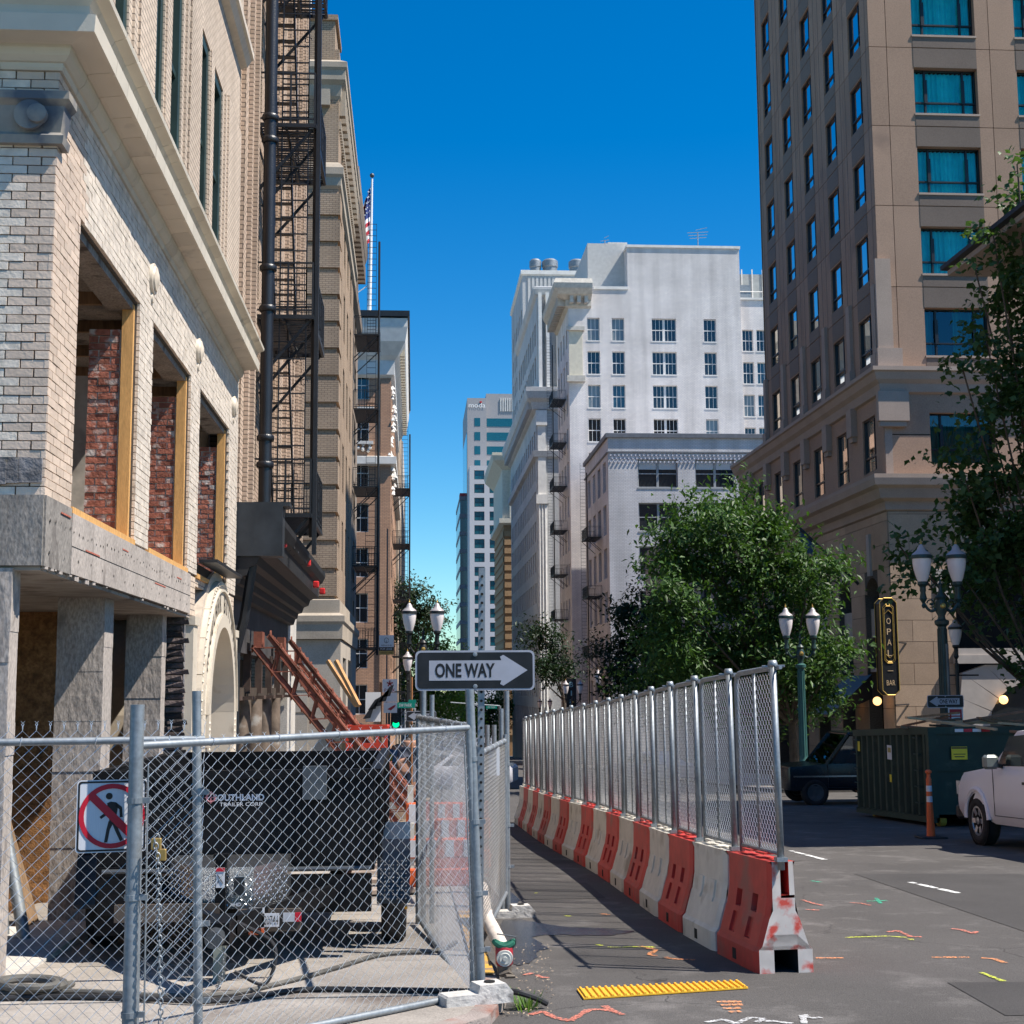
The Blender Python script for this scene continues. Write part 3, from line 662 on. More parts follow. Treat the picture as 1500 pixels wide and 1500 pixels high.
for fl in range(5):
    z = 4.7+fl*3.4+2.5; c = [(24.4-.0+.6*0, z)]
    mb.path([BS.p(25.6+.62*cos(PI-PI*k/10), z-.1+.5*sin(PI*k/10), .05) for k in range(11)], .05, 6)
mb.build('window_hood', black, B_, smooth=True)
mb = MB(); mb.sweep([(0, 20.6), (.3, 20.9), (.55, 21.0), (.55, 21.3), (.1, 21.5), (0, 21.9)], [((-2.75, 20.8), (1, 0)), ((-2.75, 33), (1, 0))]); mb.build('roof_cornice', terra, B_)
# black canopy and frieze over the shopfront
mb = MB(); mb.sweep([(-.05, 3.05), (.12, 3.08), (.16, 3.2), (.2, 3.22), (.22, 3.32), (.30, 3.34), (.34, 3.46), (.44, 3.5), (.48, 3.62), (.62, 3.68), (.66, 3.68), (.66, 3.95), (.74, 4.0), (.80, 4.12), (.80, 4.22), (.68, 4.26), (-.05, 4.34)], [((-2.75, 20.8), (1, 0)), ((-2.75, 31.2), (1, 0))]); mb.build('canopy', blackm, B_)
mb = MB(); BS.box(mb, 20.76, 21.1, 3.62, 4.36, -.1, .82); BS.box(mb, 20.76, 21.14, 4.36, 4.42, 0, .92); mb.build('canopy_end_box', M('black_sheet_metal', (.03, .034, .04), .4, .2, var=.4, scale=3), B_)

mb = MB(); BS.box(mb, 20.8, 31.2, 2.25, 3.06, -.3, .02); mb.build('shop_frieze', M('frieze_paint', (.05, .048, .05), .7, var=.4, scale=2), B_)
mb = MB(); BS.box(mb, 21.4, 31.2, 1.55, 1.7, -.3, -.02); BS.box(mb, 21.4, 31.2, -1.2, 2.3, -.9, -.85); mb.build('shop_back_wall', M('shop_dark', (.05, .035, .025), .9, var=.3), B_)
for k in range(6):
    mb = MB(); y = 21.9+k*1.75; mb.beam(BS.p(y, 1.6, .0), BS.p(y, 2.3, .0), .12, .12); BS.box(mb, y-.2, y+.2, 1.50, 1.56, -.16, .12); mb.build('steel_bracket', M('dark_rusted_bracket', (.07, .045, .035), .8, var=.4, scale=5), B_)
rp = M('flaking_steel_column', (.17, .13, .10), .7, .2, var=.5, scale=4, blot=(.35, .33, .30), bloc=.6, bsc=4, bump=.3)
for k in range(6):
    y = 22.4+k*1.75; mb = MB(); mb.lathe([(.17, gz(y)-.1), (.17, 1.55)], (-2.9, y, 0), 16); mb.build('round_column', rp, B_, smooth=True)
mb = MB(); BS.box(mb, 30.9, 33.0, gz(33)-.3, 3.6, -.4, .03); BS.box(mb, 21.02, 21.3, gz(21)-.2, 3.0, -.3, .0); mb.build('stone_pier', concl, B_)
wl = [(-2.1, 22.6, 4.0), (-2.02, 26.8, 4.06), (-2.0, 28.9, 3.8), (-1.98, 30.6, 3.78)]
for k, (x, y, z) in enumerate(wl):
    mb = MB(); mb.bevbox(x-.05, y-.07, z-.07, x+.07, y+.07, z+.07, .02); mb.lathe([(.045, .0), (.04, .05)], (x, y-.12, z), 10, 'Y')
    mb.build('red_lamp', M('red_plastic', (.55, .03, .03), .35, var=.1), B_)
# black box-section brace bent down the front
mb = MB(); mb.path([(-2.35, 20.95, 3.75), (-2.5, 21.0, 2.7), (-2.62, 21.02, 2.2), (-2.62, 21.02, gz(21))], .075, 8); mb.build('bent_strut', black, B_, smooth=False)

# fire escape (part) > platforms, railings, ladders (sub-parts)
def fire_escape(par, x0, x1, y0, y1, levels, roofz, rungw=.45, ladder_side=0, name='fire_escape', det=True):
    """x0 wall side, x1 street side"""
    m0 = MB(); post = y0+.15
    m0.path([(x1+.02, y0+.2, levels[0]-.35), (x1+.02, y0+.2, roofz)], .055, 8)
    if det: m0.path([(x1+.02, y0+.45, levels[0]-.2), (x1+.02, y0+.45, roofz)], .02, 6)
    fe = m0.build(name, black, par)
    for li, z in enumerate(levels):
        m = MB(); n = int((y1-y0)/.11)
        m.beam((x0, y0, z), (x1, y0, z), .05, .07); m.beam((x0, y1, z), (x1, y1, z), .05, .07)
        m.beam((x1, y0, z), (x1, y1, z), .05, .07); m.beam((x0+.03, y0, z), (x0+.03, y1, z), .05, .07); m.beam(((x0+x1)/2, y0, z-.04), ((x0+x1)/2, y1, z-.04), .04, .05)
        for k in range(1, n):
            y = y0+(y1-y0)*k/n; m.beam((x0, y, z+.02), (x1, y, z+.02), .045, .018)
        m.build('platform', black, fe)
        m = MB()
        for (p, q) in (((x0, y0), (x1, y0)), ((x1, y0), (x1, y1)), ((x1, y1), (x0, y1))):
            Lq = math.dist(p, q); n = max(3, int(Lq/.13))
            for h in (.12, .95): m.beam((*p, z+h), (*q, z+h), .022, .03)
            for h in (.22, .85): m.beam((*p, z+h), (*q, z+h), .012, .012)
            for k in range(n+1):
                f = k/n; a = p[0]+(q[0]-p[0])*f; b = p[1]+(q[1]-p[1])*f
                m.beam((a, b, z), (a, b, z+.95), .012 if k % 4 else .03)
            if det:
                for f in (.3, .7):
                    a = p[0]+(q[0]-p[0])*f; b = p[1]+(q[1]-p[1])*f
                    dx, dy = (.07*(q[0]-p[0])/Lq, .07*(q[1]-p[1])/Lq)
                    m.path([(a-dx, b-dy, z+.55), (a+dx, b+dy, z+.55), (a+dx, b+dy, z+.7), (a-dx, b-dy, z+.7)], .008, 4, closed=True)
                    m.path([(a-dx, b-dy, z+.32), (a+dx, b+dy, z+.32), (a+dx, b+dy, z+.46), (a-dx, b-dy, z+.46)], .008, 4, closed=True)
        m.build('railing', black, fe)
        for y in (y0+.1, y0+.9, y1-.1):
            m = MB(); m.beam((x1-.05, y, z-.03), (x0, y, z-1.15), .035, .05)
            if det: m.path([(x1-.35+.09*cos(t*.6)*(1-t/14), y, z-.55+.09*sin(t*.6)*(1-t/14)) for t in range(12)], .008, 4)
            m.build('bracket', black, fe)
        m = MB(); zt = levels[li+1] if li+1 < len(levels) else roofz
        ya = y0+.12
        for xx in (x1-.12-rungw, x1-.12): m.beam((xx, ya, z), (xx, ya, zt+.9), .03, .02)
        k = 0
        while z+.3*k < zt+.9: m.beam((x1-.12-rungw, ya, z+.3*k), (x1-.12, ya, z+.3*k), .022); k += 1
        m.build('ladder', black, fe)
        if li+1 < len(levels) and det:   # steep stair flight between platforms
            m = MB()
            for xx in (x0+.12, x0+.5): m.beam((xx, y1-.2, z), (xx, y0+.7, zt), .03, .12)
            for k in range(1, 14): f = k/14; m.beam((x0+.12, y1-.2+(y0+.9-y1)*f, z+(zt-z)*f), (x0+.5, y1-.2+(y0+.9-y1)*f, z+(zt-z)*f), .14, .015)
            m.build('stair', black, fe)
    return fe
fire_escape(B_, -2.7, -1.72, 23.4, 26.2, [4.55, 7.95, 11.35, 14.75, 18.15], 21.6)
# counterweight drop ladder guide and black standpipe on the wall
mb = MB(); mb.beam((-1.66, 23.5, 3.9), (-1.66, 23.5, 20), .10, .07); mb.build('guide_rail', black, B_)
mb = MB(); xs_, ys_ = -2.45, 23.1; mb.path([(xs_, ys_, 4.35), (xs_, ys_, 21)], .105, 14)
for z in (5.35, 5.8, 8.0, 8.7, 10.95, 11.35, 14.7): mb.lathe([(.13, z-.05), (.145, z-.03), (.145, z+.03), (.13, z+.05)], (xs_, ys_, 0), 14)
mb.build('standpipe', M('black_cast_pipe', (.012, .013, .017), .35, var=.3, spec=.6, bump=.3, bscale=50), B_, smooth=True)
mb = MB()
for k in range(24): mb.beam((-2.7, 22.6, 5+k*.55), (-2.7+.0, 22.35, 5.4+k*.55), .012)
mb.path([(-2.68, 22.3, 4.4), (-2.68, 22.3, 18)], .015, 6); mb.path([(-2.68, 22.6, 4.4), (-2.68, 22.6, 18)], .012, 6); mb.build('conduit', black, B_)
# braces of riveted rusty steel, shoring the shopfront
def brace(name, P0, P1, label, wd=.42):
    t = thing(name, label, 'steel brace', (P1[0], P1[1], gz(P1[1])), group='rusty shoring braces')
    P0, P1 = Vector(P0), Vector(P1); d = (P1-P0).normalized(); side = Vector((0, 1, 0)); up = side.cross(d).normalized()
    if up.z < 0: up = -up
    for a in (-1, 1):
        for b in (-1, 1):
            mb = MB(); o_ = side*(a*wd/2)+up*(b*wd*.42); mb.beam(P0+o_, P1+o_, .075, .02); mb.beam(P0+o_+up*(-b*.03), P1+o_+up*(-b*.03), .02, .07)
            ch = mb.build('chord', rust, t)
            rv = MB(); n = int((P1-P0).length/.16)
            for k in range(n): rv.lathe([(.018, 0), (.012, .02), (.001, .024)], P0+o_+d*(.08+k*.16)+Vector((0, 0, .01)), 5)
            rv.build('rivets', rust, ch)
    n = int((P1-P0).length/.26); mb = MB()
    for k in range(n):
        p = P0+d*(k*.26); q = P0+d*((k+1)*.26); s_ = 1 if k % 2 else -1
        for a in (-1, 1): mb.beam(p+side*(a*wd/2)+up*(s_*wd*.4), q+side*(a*wd/2)-up*(s_*wd*.4), .06, .012)
        for b in (-1, 1): mb.beam(p+up*(b*wd*.43)+side*(s_*wd/2), q+up*(b*wd*.43)-side*(s_*wd/2), .045, .012)
        for b in (-1, 1): mb.lathe([(.065, -.012), (.065, .012)], p+up*(b*wd*.45)+side*(s_*wd*.2), 8, 'X')
    mb.build('lacing', rust, t)
    mb = MB(); mb.box(P0.x-.12, P0.y-.2, P0.z-.1, P0.x+.02, P0.y+.2, P0.z+.16); mb.build('head_plate', rust, t)
    mb = MB(); mb.box(P1.x-.3, P1.y-.35, gz(P1.y)-.02, P1.x+.35, P1.y+.35, P1.z+.02); mb.build('footing', M('rough_timber_pad', (.3, .22, .15), .9, var=.3), t)
    return t
brace('shoring_brace', U(384, 940, X=-2.5), U(598, 1205, Y=24.6), 'nearest of three rusty laced steel braces propping the black shopfront')
brace('shoring_brace', U(416, 946, X=-2.5), U(602, 1185, Y=28.0), 'middle rusty laced brace just behind the nearest one')
brace('shoring_brace', U(440, 965, X=-2.5), U(606, 1172, Y=30.8), 'farthest rusty brace, thinner, by the stone corner pier', .24)


# ================================================================== buildings further down the street
def frames(xf, y0, side):
    """side +1: building right of the street (street face looks -X)"""
    return Fr((xf, 0, 0), (0, 1, 0), (-side, 0, 0)), Fr((0, y0, 0), (1, 0, 0), (0, -1, 0))
def body(par, mat, xf, y0, y1, side, z1, sholes=(), choles=(), wd=16, depth=.3, z0=None, name='wall', roof=None):
    S, C = frames(xf, y0, side); xb = xf+side*wd; z0 = gz(y1)-1 if z0 is None else z0
    mb = MB(); S.holed(mb, y0, y1, z0, z1, list(sholes), depth)
    a, b = sorted((xf, xb)); C.holed(mb, a, b, z0, z1, list(choles), depth)
    mb.quad((xf, y1, z0), (xb, y1, z0), (xb, y1, z1), (xf, y1, z1)); mb.quad((xb, y0, z0), (xb, y1, z0), (xb, y1, z1), (xb, y0, z1))
    mb.quad((a, y0, z1), (b, y0, z1), (b, y1, z1), (a, y1, z1))
    return mb.build(name, mat, par, fix=False)
_w = {}; wr_ = random.Random(77)
def window(par, fr, key, u0, u1, v0, v1, depth, mfr, mgl, kind='sash', back=None, fw=.06, sill=None, at=-0.02):
    """one window = frame mesh + pane child, alike windows share their meshes"""
    if isinstance(mgl, list): mgl = wr_.choice(mgl)
    W, Hh = u1-u0, v1-v0; k = (mgl.name, key, round(W, 2), round(Hh, 2), tuple(fr.N), kind)
    if k not in _w:
        f = Fr((0, 0, 0), fr.U, fr.N); mb = MB()
        f.box(mb, 0, W, 0, fw, -.05, .05); f.box(mb, 0, W, Hh-fw, Hh, -.05, .05); f.box(mb, 0, fw, fw, Hh-fw, -.05, .05); f.box(mb, W-fw, W, fw, Hh-fw, -.05, .05)
        if kind == 'sash':
            f.box(mb, fw, W-fw, Hh/2-.03, Hh/2+.03, -.04, .04)
            n = 2 if W < 1.6 else 2
            for i in range(1, n): f.box(mb, W*i/n-.02, W*i/n+.02, fw, Hh-fw, -.03, .03)
        elif kind == 'six':
            f.box(mb, fw, W-fw, Hh/2-.04, Hh/2+.04, -.04, .04)
            for q in (1/3, 2/3): f.box(mb, W*q-.018, W*q+.018, fw, Hh-fw, -.03, .03)
        elif kind == 'pair':
            f.box(mb, W/2-.1, W/2+.1, fw, Hh-fw, -.05, .05)
            f.box(mb, fw, W-fw, Hh*.5-.04, Hh*.5+.04, -.04, .04)
        elif kind == 'six2':
            f.box(mb, W/2-.12, W/2+.12, fw, Hh-fw, -.05, .05); f.box(mb, fw, W-fw, Hh/2-.04, Hh/2+.04, -.04, .04)
            for q in (.17, .33, .67, .83): f.box(mb, W*q-.018, W*q+.018, fw, Hh-fw, -.03, .03)
        elif kind == 'hotel':
            f.box(mb, fw, W-fw, Hh*.27, Hh*.27+.06, -.05, .05)
            for q in (.2, .8): f.box(mb, W*q-.035, W*q+.035, fw, Hh-fw, -.05, .05)
            for q in (.205, .795): f.box(mb, W*q-.06, W*q+.06, Hh*.27, Hh*.78, .05, .09)
        elif kind == 'hotel1':
            f.box(mb, fw, W-fw, Hh*.27, Hh*.27+.06, -.05, .05); f.box(mb, W*.25-.03, W*.25+.03, fw, Hh-fw, -.05, .05)
        if sill: f.box(mb, -.06, W+.06, -.12, -.002, -.05, depth+sill)
        g = MB(); g.quad(f.p(fw, fw, -.01), f.p(W-fw, fw, -.01), f.p(W-fw, Hh-fw, -.01), f.p(fw, Hh-fw, -.01))
        _w[k] = (mb.mesh('window', mfr), g.mesh('pane', mgl))
    a, b = _w[k]; p = fr.p(u0, v0, -depth+at)
    o = put(a, 'window', par, p); g = put(b, 'pane', o, (0, 0, 0), True)
    return o
def dent(mb, fr, u0, u1, v0, v1, d0, d1, n, frac=.55):
    L = (u1-u0)/n
    for k in range(n): fr.box(mb, u0+k*L, u0+k*L+L*frac, v0, v1, d0, d1)
def corn(mb, prof, xf, y0, y1, side, xb):
    """profile (d,z) run along the cross wall then the street wall"""
    mb.sweep(prof, [((xb, y0), (0, -1)), ((xf, y0), (-side, -1)), ((xf, y1), (-side, 0))])

# --- C: tan brick building across the crossing, left
tanb = MBR('tan_brick', (0.42, 0.31, 0.22), (0.36, 0.265, 0.19), (0.17, 0.125, 0.09), .22, .075, .009)
tans = M('tan_stone', (0.40, 0.34, 0.27), .85, var=.15, scale=1, var2=.12, scale2=25)
C_ = thing('tan_brick_building', 'tan brick building with grooved corner and heavy bracketed cornice across the crossing', 'building', (-2.62, 49, gz(49)))
SF, CF = frames(-2.74, 49, -1)
hol = []
for fl in range(6):
    for (a, b) in ((51.0, 52.0), (53.6, 54.7), (56.3, 57.4), (59.0, 60.1)): hol.append((a, b, 6.2+fl*3.0, 8.1+fl*3.0))
body(C_, tanb, -2.74, 49, 62, -1, 24.9, sholes=hol, z0=3.4, depth=.35)
for h in hol: window(C_, SF, 'c', *h, .25, greenfr, dglass)
mb = MB()   # quoins: rusticated courses standing proud with grooves between
z = 4.9
while z < 19.5:
    mb.sweep([(0, z), (.09, z), (.09, z+.78), (0, z+.78)], [((-8.6, 49), (0, -1)), ((-2.74, 49), (1, -1)), ((-2.74, 50.2), (1, 0))]); z += .98
mb.build('grooved_quoins', tanb, C_)
mb = MB(); P_ = [(0, 19.6), (.1, 19.7), (.12, 20.0), (.2, 20.1), (.2, 20.35), (.1, 20.5), (0, 20.6)]; corn(mb, P_, -2.74, 49, 62, -1, -9)
corn(mb, [(0, 23.0), (.06, 23.1), (.10, 23.5), (.24, 23.65), (.24, 24.0), (.3, 24.1), (.3, 24.3), (0, 24.5)], -2.74, 49, 62, -1, -9); mb.build('cornice', tans, C_)
dents(C_, 'cornice_bracket', tans, SF, 49.3, 62, 22.5, 23.45, 0, .22, 18, .4); dents(C_, 'cornice_bracket', tans, CF, -8, -2.6, 22.7, 23.3, 0, .2, 6, .5)
dents(C_, 'dentil', tans, SF, 49.1, 62, 21.9, 22.2, 0, .08, 46, .5)
mb = MB(); CF.box(mb, -6.5, -2.9, 24.5, 26.0, -2.5, .02); CF.box(mb, -6.6, -2.8, 26.0, 26.2, -2.6, .1); mb.build('parapet_block', tanb, C_)
mb = MB(); mb.path([(-3.9, 49.6, 26.1), (-3.9, 49.6, 36)], .09, 8); mb.build('white_mast', M('white_paint', (.75, .75, .75), .5, var=.05), C_)
mb = MB(); corn(mb, [(0, 3.4), (.3, 3.4), (.32, 3.9), (.38, 4.0), (.38, 4.2), (.2, 4.3), (.2, 4.75), (0, 4.8)], -2.74, 49, 62, -1, -9); mb.build('base_moulding', tans, C_)
body(C_, M('base_limestone', (.42, .37, .31), .85, var=.12, scale=1.2, var2=.12, scale2=30), -2.50, 48.88, 62, -1, 3.38, sholes=[(50.5, 53, -1, 2.8), (54.5, 57.5, -1, 2.8)], name='stone_base', depth=.4)
mb = MB()
for k in range(4):
    CF.box(mb, -4.9+(.0 if k % 2 else .35), -3.6, -.6+k*.75, .06+k*.75, 0, .17)
mb.build('stone_block', M('base_limestone', (0, 0, 0)), C_)
mb = MB()
for (a, b) in ((50.5, 53), (54.5, 57.5)): mb.quad(SF.p(a, -2.5, -.3), SF.p(b, -2.5, -.3), SF.p(b, 2.8, -.3), SF.p(a, 2.8, -.3))
mb.build('shop_window', dglass, C_)
# timber props and black awnings at its foot
for k in range(2):
    mb = MB(); mb.beam(U(480+k*12, 968, Y=47.5-k), U(522+k*4, 1034, Y=46.8-k), .12, .12); solo(mb, 'timber_prop', M('prop_timber', (.5, .25, .1), .7, var=.15), ('left', 'right')[k]+' one of two parallel orange timber props against the tan building foot', 'timber prop', 'orange timber props')
mb = MB(); mb.hexa([(-2.6, 47.5, .9), (-1.1, 47.5, 0.1), (-1.1, 55, -.2), (-2.6, 55, .6), (-2.6, 47.5, 1.0), (-1.05, 47.5, .16), (-1.05, 55, -.14), (-2.6, 55, .7)]); mb.build('awning', black, C_)

# --- C2: darker neighbour with the second fire escape
C2 = thing('bracketed_brown_building', 'narrow brown building with deep cornice beyond the tan building', 'building', (-2.75, 62.1, gz(62)))
brn = M('brown_stone', (0.24, 0.19, 0.15), .85, var=.15, scale=.7, var2=.1, scale2=20)
S2, _c = frames(-3.0, 62.05, -1); hol = []
for fl in range(7):
    for k in range(3): hol.append((63.2+k*3.4, 64.8+k*3.4, 4+fl*3.0, 6.1+fl*3.0))
body(C2, brn, -3.0, 62.05, 74, -1, 25, sholes=hol, depth=.35)
for h in hol: window(C2, S2, 'c2', *h, .25, greenfr, dglass)
mb = MB(); corn(mb, [(0, 24), (.2, 24.2), (.4, 24.6), (.5, 25.0), (.5, 25.3), (0, 25.5)], -3.0, 62.05, 74, -1, -8); corn(mb, [(0, 20.5), (.2, 20.7), (.25, 21), (0, 21.1)], -3.0, 62.05, 74, -1, -8)
_c.box(mb, -6, -2.8, 25.4, 26.6, -1.5, 0); mb.build('cornice', brn, C2)
dents(C2, 'cornice_bracket', brn, S2, 62.4, 74, 23.3, 24.2, 0, .4, 15, .45)
fire_escape(C2, -2.95, -1.75, 68, 71.5, [U(535, q, Y=68).z for q in (949, 829, 713, 599, 490)], U(535, 352, Y=68).z, det=False)
# --- D: ornate white and orange brick block with dentilled cornices
D_ = thing('ornate_terracotta_building', 'orange brick block with white terracotta ornament and dentilled cornice down the left side', 'building', (-1.5, 96, gz(96)))
orb = MBR('orange_brick', (0.52, 0.31, 0.20), (0.44, 0.26, 0.17), (0.24, 0.16, 0.12), .3, .1, .012)
wt = M('white_ornament', (.72, .70, .66), .6, var=.1, scale=2)
xD = U(572, 700, Y=96).x
SD, CD = frames(xD, 96, -1); hol = []; hc = []
for fl in range(8):
    for k in range(9): hol.append((98+k*3.2, 99.6+k*3.2, 0+fl*3.1, 2+fl*3.1))
for fl in range(8): hc.append((xD-2.6, xD-1.5, 0+fl*3.1, 2+fl*3.1))
body(D_, orb, xD, 96, 128, -1, 24, sholes=hol, choles=hc, depth=.3)
for h in hol: window(D_, SD, 'd', *h, .2, greenfr, dglass)
for h in hc: window(D_, CD, 'dc', *h, .2, wt, dglass)
mb = MB(); corn(mb, [(0, 23.2), (.25, 23.4), (.25, 24.4), (.5, 24.7), (1.0, 25.6), (1.15, 26.6), (1.15, 27.2), (0, 27.3)], xD, 96, 128, -1, xD-8); mb.build('cornice', wt, D_)
dents(D_, 'cornice_bracket', M('cream_bracket', (.55, .5, .4), .7, var=.1), SD, 96.5, 128, 24.9, 25.7, 0, .95, 34, .5)
mb = MB(); corn(mb, [(-.5, 27.25), (1.3, 27.3), (1.3, 27.7), (-.5, 27.7)], xD, 96, 128, -1, xD-8); mb.build('gutter', black, D_)
mb = MB()
rd = random.Random(5)
for k in range(60):  # sculpted garlands
    z = 15+rd.random()*7.5; a_ = rd.random(); mb.lathe([(.02, -.05), (.10+.1*a_, .0), (.06+.06*a_, .14), (.015, .26)], (xD+.02+rd.random()*.2+.12*sin(z*1.3), 95.9+rd.random()*1.2, z), 6)
for (a, b) in ((hc[6][0], hc[6][1]),):
    for k in range(12): mb.lathe([(.02, -.1), (.14, 0), (.02, .16)], (a-.1+rd.random()*(b-a+.2), 95.85, 18.0+rd.random()*.5), 6)
    CD.box(mb, a-.35, b+.35, 20.7, 21.1, 0, .3); CD.box(mb, a-.3, b+.3, 18.5, 18.7, 0, .3)
mb.build('carved_garland', wt, D_, kind='stuff')
mb = MB(); corn(mb, [(0, 17.0), (.4, 17.1), (.4, 17.6), (0, 17.7)], xD, 96, 128, -1, xD-8); mb.build('belt_course', wt, D_)
mb = MB(); CD.box(mb, xD-.7, xD+.02, -3, 23, -.1, .12); mb.build('corner_pilaster', orb, D_)
fire_escape(D_, xD+.1, xD+1.3, 100, 104, [.5, 4, 8, 12, 16], 20, det=False)
E_ = thing('far_cornice_building', 'brown building with small dentilled cornice beyond the ornate orange block', 'building', (-1, 129, gz(129)))
xE = U(585, 700, Y=140).x; SE, CE = frames(xE, 130, -1); hol = [(132+k*4, 134+k*4, 0+f*3.6, 2.2+f*3.6) for k in range(9) for f in range(8)]
body(E_, M('pale_brick', (.42, .33, .25), .85, var=.12), xE, 130, 168, -1, 34, sholes=hol)
for h in hol: window(E_, SE, 'e', *h, .2, greenfr, dglass)
mb = MB(); corn(mb, [(0, 33), (.7, 34.5), (1.0, 35.2), (1.0, 36.6), (0, 36.8)], xE, 130, 168, -1, xE-8); mb.build('cornice', tans, E_); dents(E_, 'cornice_bracket', tans, SE, 130.5, 168, 33.8, 34.9, 0, .8, 40, .5)
G_ = thing('white_far_building', 'pale far building with white fire escape at the left end of the street', 'building', (0, 175, gz(175)))
xG = U(590, 800, Y=176).x; SG, CG = frames(xG, 176, -1); hol = [(178+k*5, 180.4+k*5, -3+f*3.6, -.8+f*3.6) for k in range(9) for f in range(9)]
body(G_, M('pale_stone', (.55, .52, .48), .85, var=.08), xG, 176, 230, -1, 33, sholes=hol)
for h in hol: window(G_, SG, 'g', *h, .2, greenfr, dglass)
# flagpole with flag on the ornate block's roof
fp = thing('flagpole', 'white flagpole with hanging striped flag on the far left roof', 'flagpole', tuple(U(540, 460, Y=97)))
b0 = U(541, 460, Y=97); t0 = U(545, 262, Y=97)
mb = MB(); mb.path([b0, b0.lerp(t0, .5), t0], [.14, .12, .07], 10); mb.build('pole', M('white_paint', (0, 0, 0)), fp, smooth=True)
mb = MB(); mb.ball(t0+Vector((0, 0, .25)), .17, 10); mb.build('finial', steel, fp, smooth=True)
mb = MB(); mb.box(b0.x-1.2, 96.5, b0.z-1, b0.x+1.2, 98.5, b0.z+.1); mb.build('plinth', M('pale_stone', (0, 0, 0)), fp)
mb = MB(); mb.beam(b0.lerp(t0, .22), b0+Vector((-2.4, 0, .4)), .06); mb.build('stay', M('white_paint', (0, 0, 0)), fp)
# flag folds hang beside the pole; stripes are separate faces of three cloth colours
def flag_pt(s, t):   # s 0..1 along the fly, t 0..1 down the hoist
    x = t0.x-.12-s*(.35+1.3*min(1, t*1.5))*(1-.15*t); z = t0.z-.45-t*4.2-s*3.6*(.35+.3*t); y = 97+.25*sin(s*13+t*3)
    return (x, y, z)
mbf = MB(); nS, nT = 20, 26
for j in range(nT):
    for i in range(nS):
        s0, s1, a0, a1 = i/nS, (i+1)/nS, j/nT, (j+1)/nT
        mbf.m = 2 if (i < 8 and j < 14) else ((j//2) % 2)
        mbf.quad(flag_pt(s0, a0), flag_pt(s1, a0), flag_pt(s1, a1), flag_pt(s0, a1))
mbf.build('flag', [M('flag_red', (.5, .03, .05), .8, var=0), M('flag_white', (.8, .8, .8), .8, var=0), M('flag_blue', (.03, .05, .2), .8, var=0)], fp, fix=False)
stars = MB()
for j in range(5):
    for i in range(4):
        p = Vector(flag_pt(.04+i*.09, .05+j*.095)); stars.lathe([(.001, -.03), (.07, -.02), (.001, .03)], p, 5, 'Y')
stars.build('stars', M('flag_white', (0, 0, 0)), fp, kind='stuff')

# ================================================================== right side: the hotel tower
TW = thing('hotel_tower', 'brown panel hotel tower with blue green windows and stone arches at its foot', 'building', (17.4, 50, gz(50)))
TS, TC = frames(17.4, 50, 1)
XT = 17.4; Y0, Y1 = 50.0, 67.0
pnl = M('brown_precast_panel', (0.34, 0.225, 0.160), .85, var=.10, scale=.35, var2=.14, scale2=22, rnd=.08, blot=(0.24, 0.16, 0.12), bloc=.60, bsc=.5, bump=.2, bscale=50)
pnd = M('precast_spandrel', (0.20, 0.155, 0.125), .85, var=.08, scale=.5, var2=.12, scale2=22, bump=.2, bscale=50)
stn = M('tan_base_stone', (0.42, 0.30, 0.21), .8, var=.1, scale=1, var2=.1, scale2=25, rnd=.1)
trim = M('stone_trim', (0.36, 0.28, 0.23), .8, var=.08, scale=1, var2=.1, scale2=30)
hfr = M('dark_bronze_frame', (.012, .014, .018), .4, var=0)
hgl = M('teal_tinted_glass', (0.0, 0.05, 0.06), .03, var=0, spec=1.0)
skygl = M('mirror_window_glass', (0.62, 0.66, 0.70), .02, 1.0, var=0)
curt = M('teal_curtain', (0.22, 0.80, 0.78), .9, var=.1, scale=3)
curtd = M('green_curtain', (0.05, 0.22, 0.18), .9, var=.1, scale=3)
VG = M('clear_teal_glass', (0.35, 0.85, 0.9), .02, var=0, trans=0.0)
def clear_glass(name, tint, refl=0.18):
    m = bpy.data.materials.new(name); m.use_nodes = True; t = m.node_tree; t.nodes.remove(t.nodes['Principled BSDF'])
    tr = t.nodes.new('ShaderNodeBsdfTransparent'); tr.inputs[0].default_value = (*tint, 1)
    gl = t.nodes.new('ShaderNodeBsdfGlossy'); gl.inputs['Roughness'].default_value = .02; gl.inputs[0].default_value = (.8, .9, 1, 1)
    fr = t.nodes.new('ShaderNodeFresnel'); fr.inputs[0].default_value = 1.5
    ad = t.nodes.new('ShaderNodeMath'); ad.inputs[1].default_value = refl; ad.use_clamp = True; t.links.new(fr.outputs[0], ad.inputs[0])
    mx = t.nodes.new('ShaderNodeMixShader'); t.links.new(ad.outputs[0], mx.inputs[0]); t.links.new(tr.outputs[0], mx.inputs[1]); t.links.new(gl.outputs[0], mx.inputs[2])
    t.links.new(mx.outputs[0], t.nodes['Material Output'].inputs[0]); MATS[name] = m; return m
tealg = clear_glass('teal_glass', (.38, .86, .90), .05)
carg = clear_glass('car_glass', (.35, .4, .4), .06)
FH = 3.16; ZB = 13.4; NF = 9
BW2 = 4.07; nb = 4; x_first = XT+.35
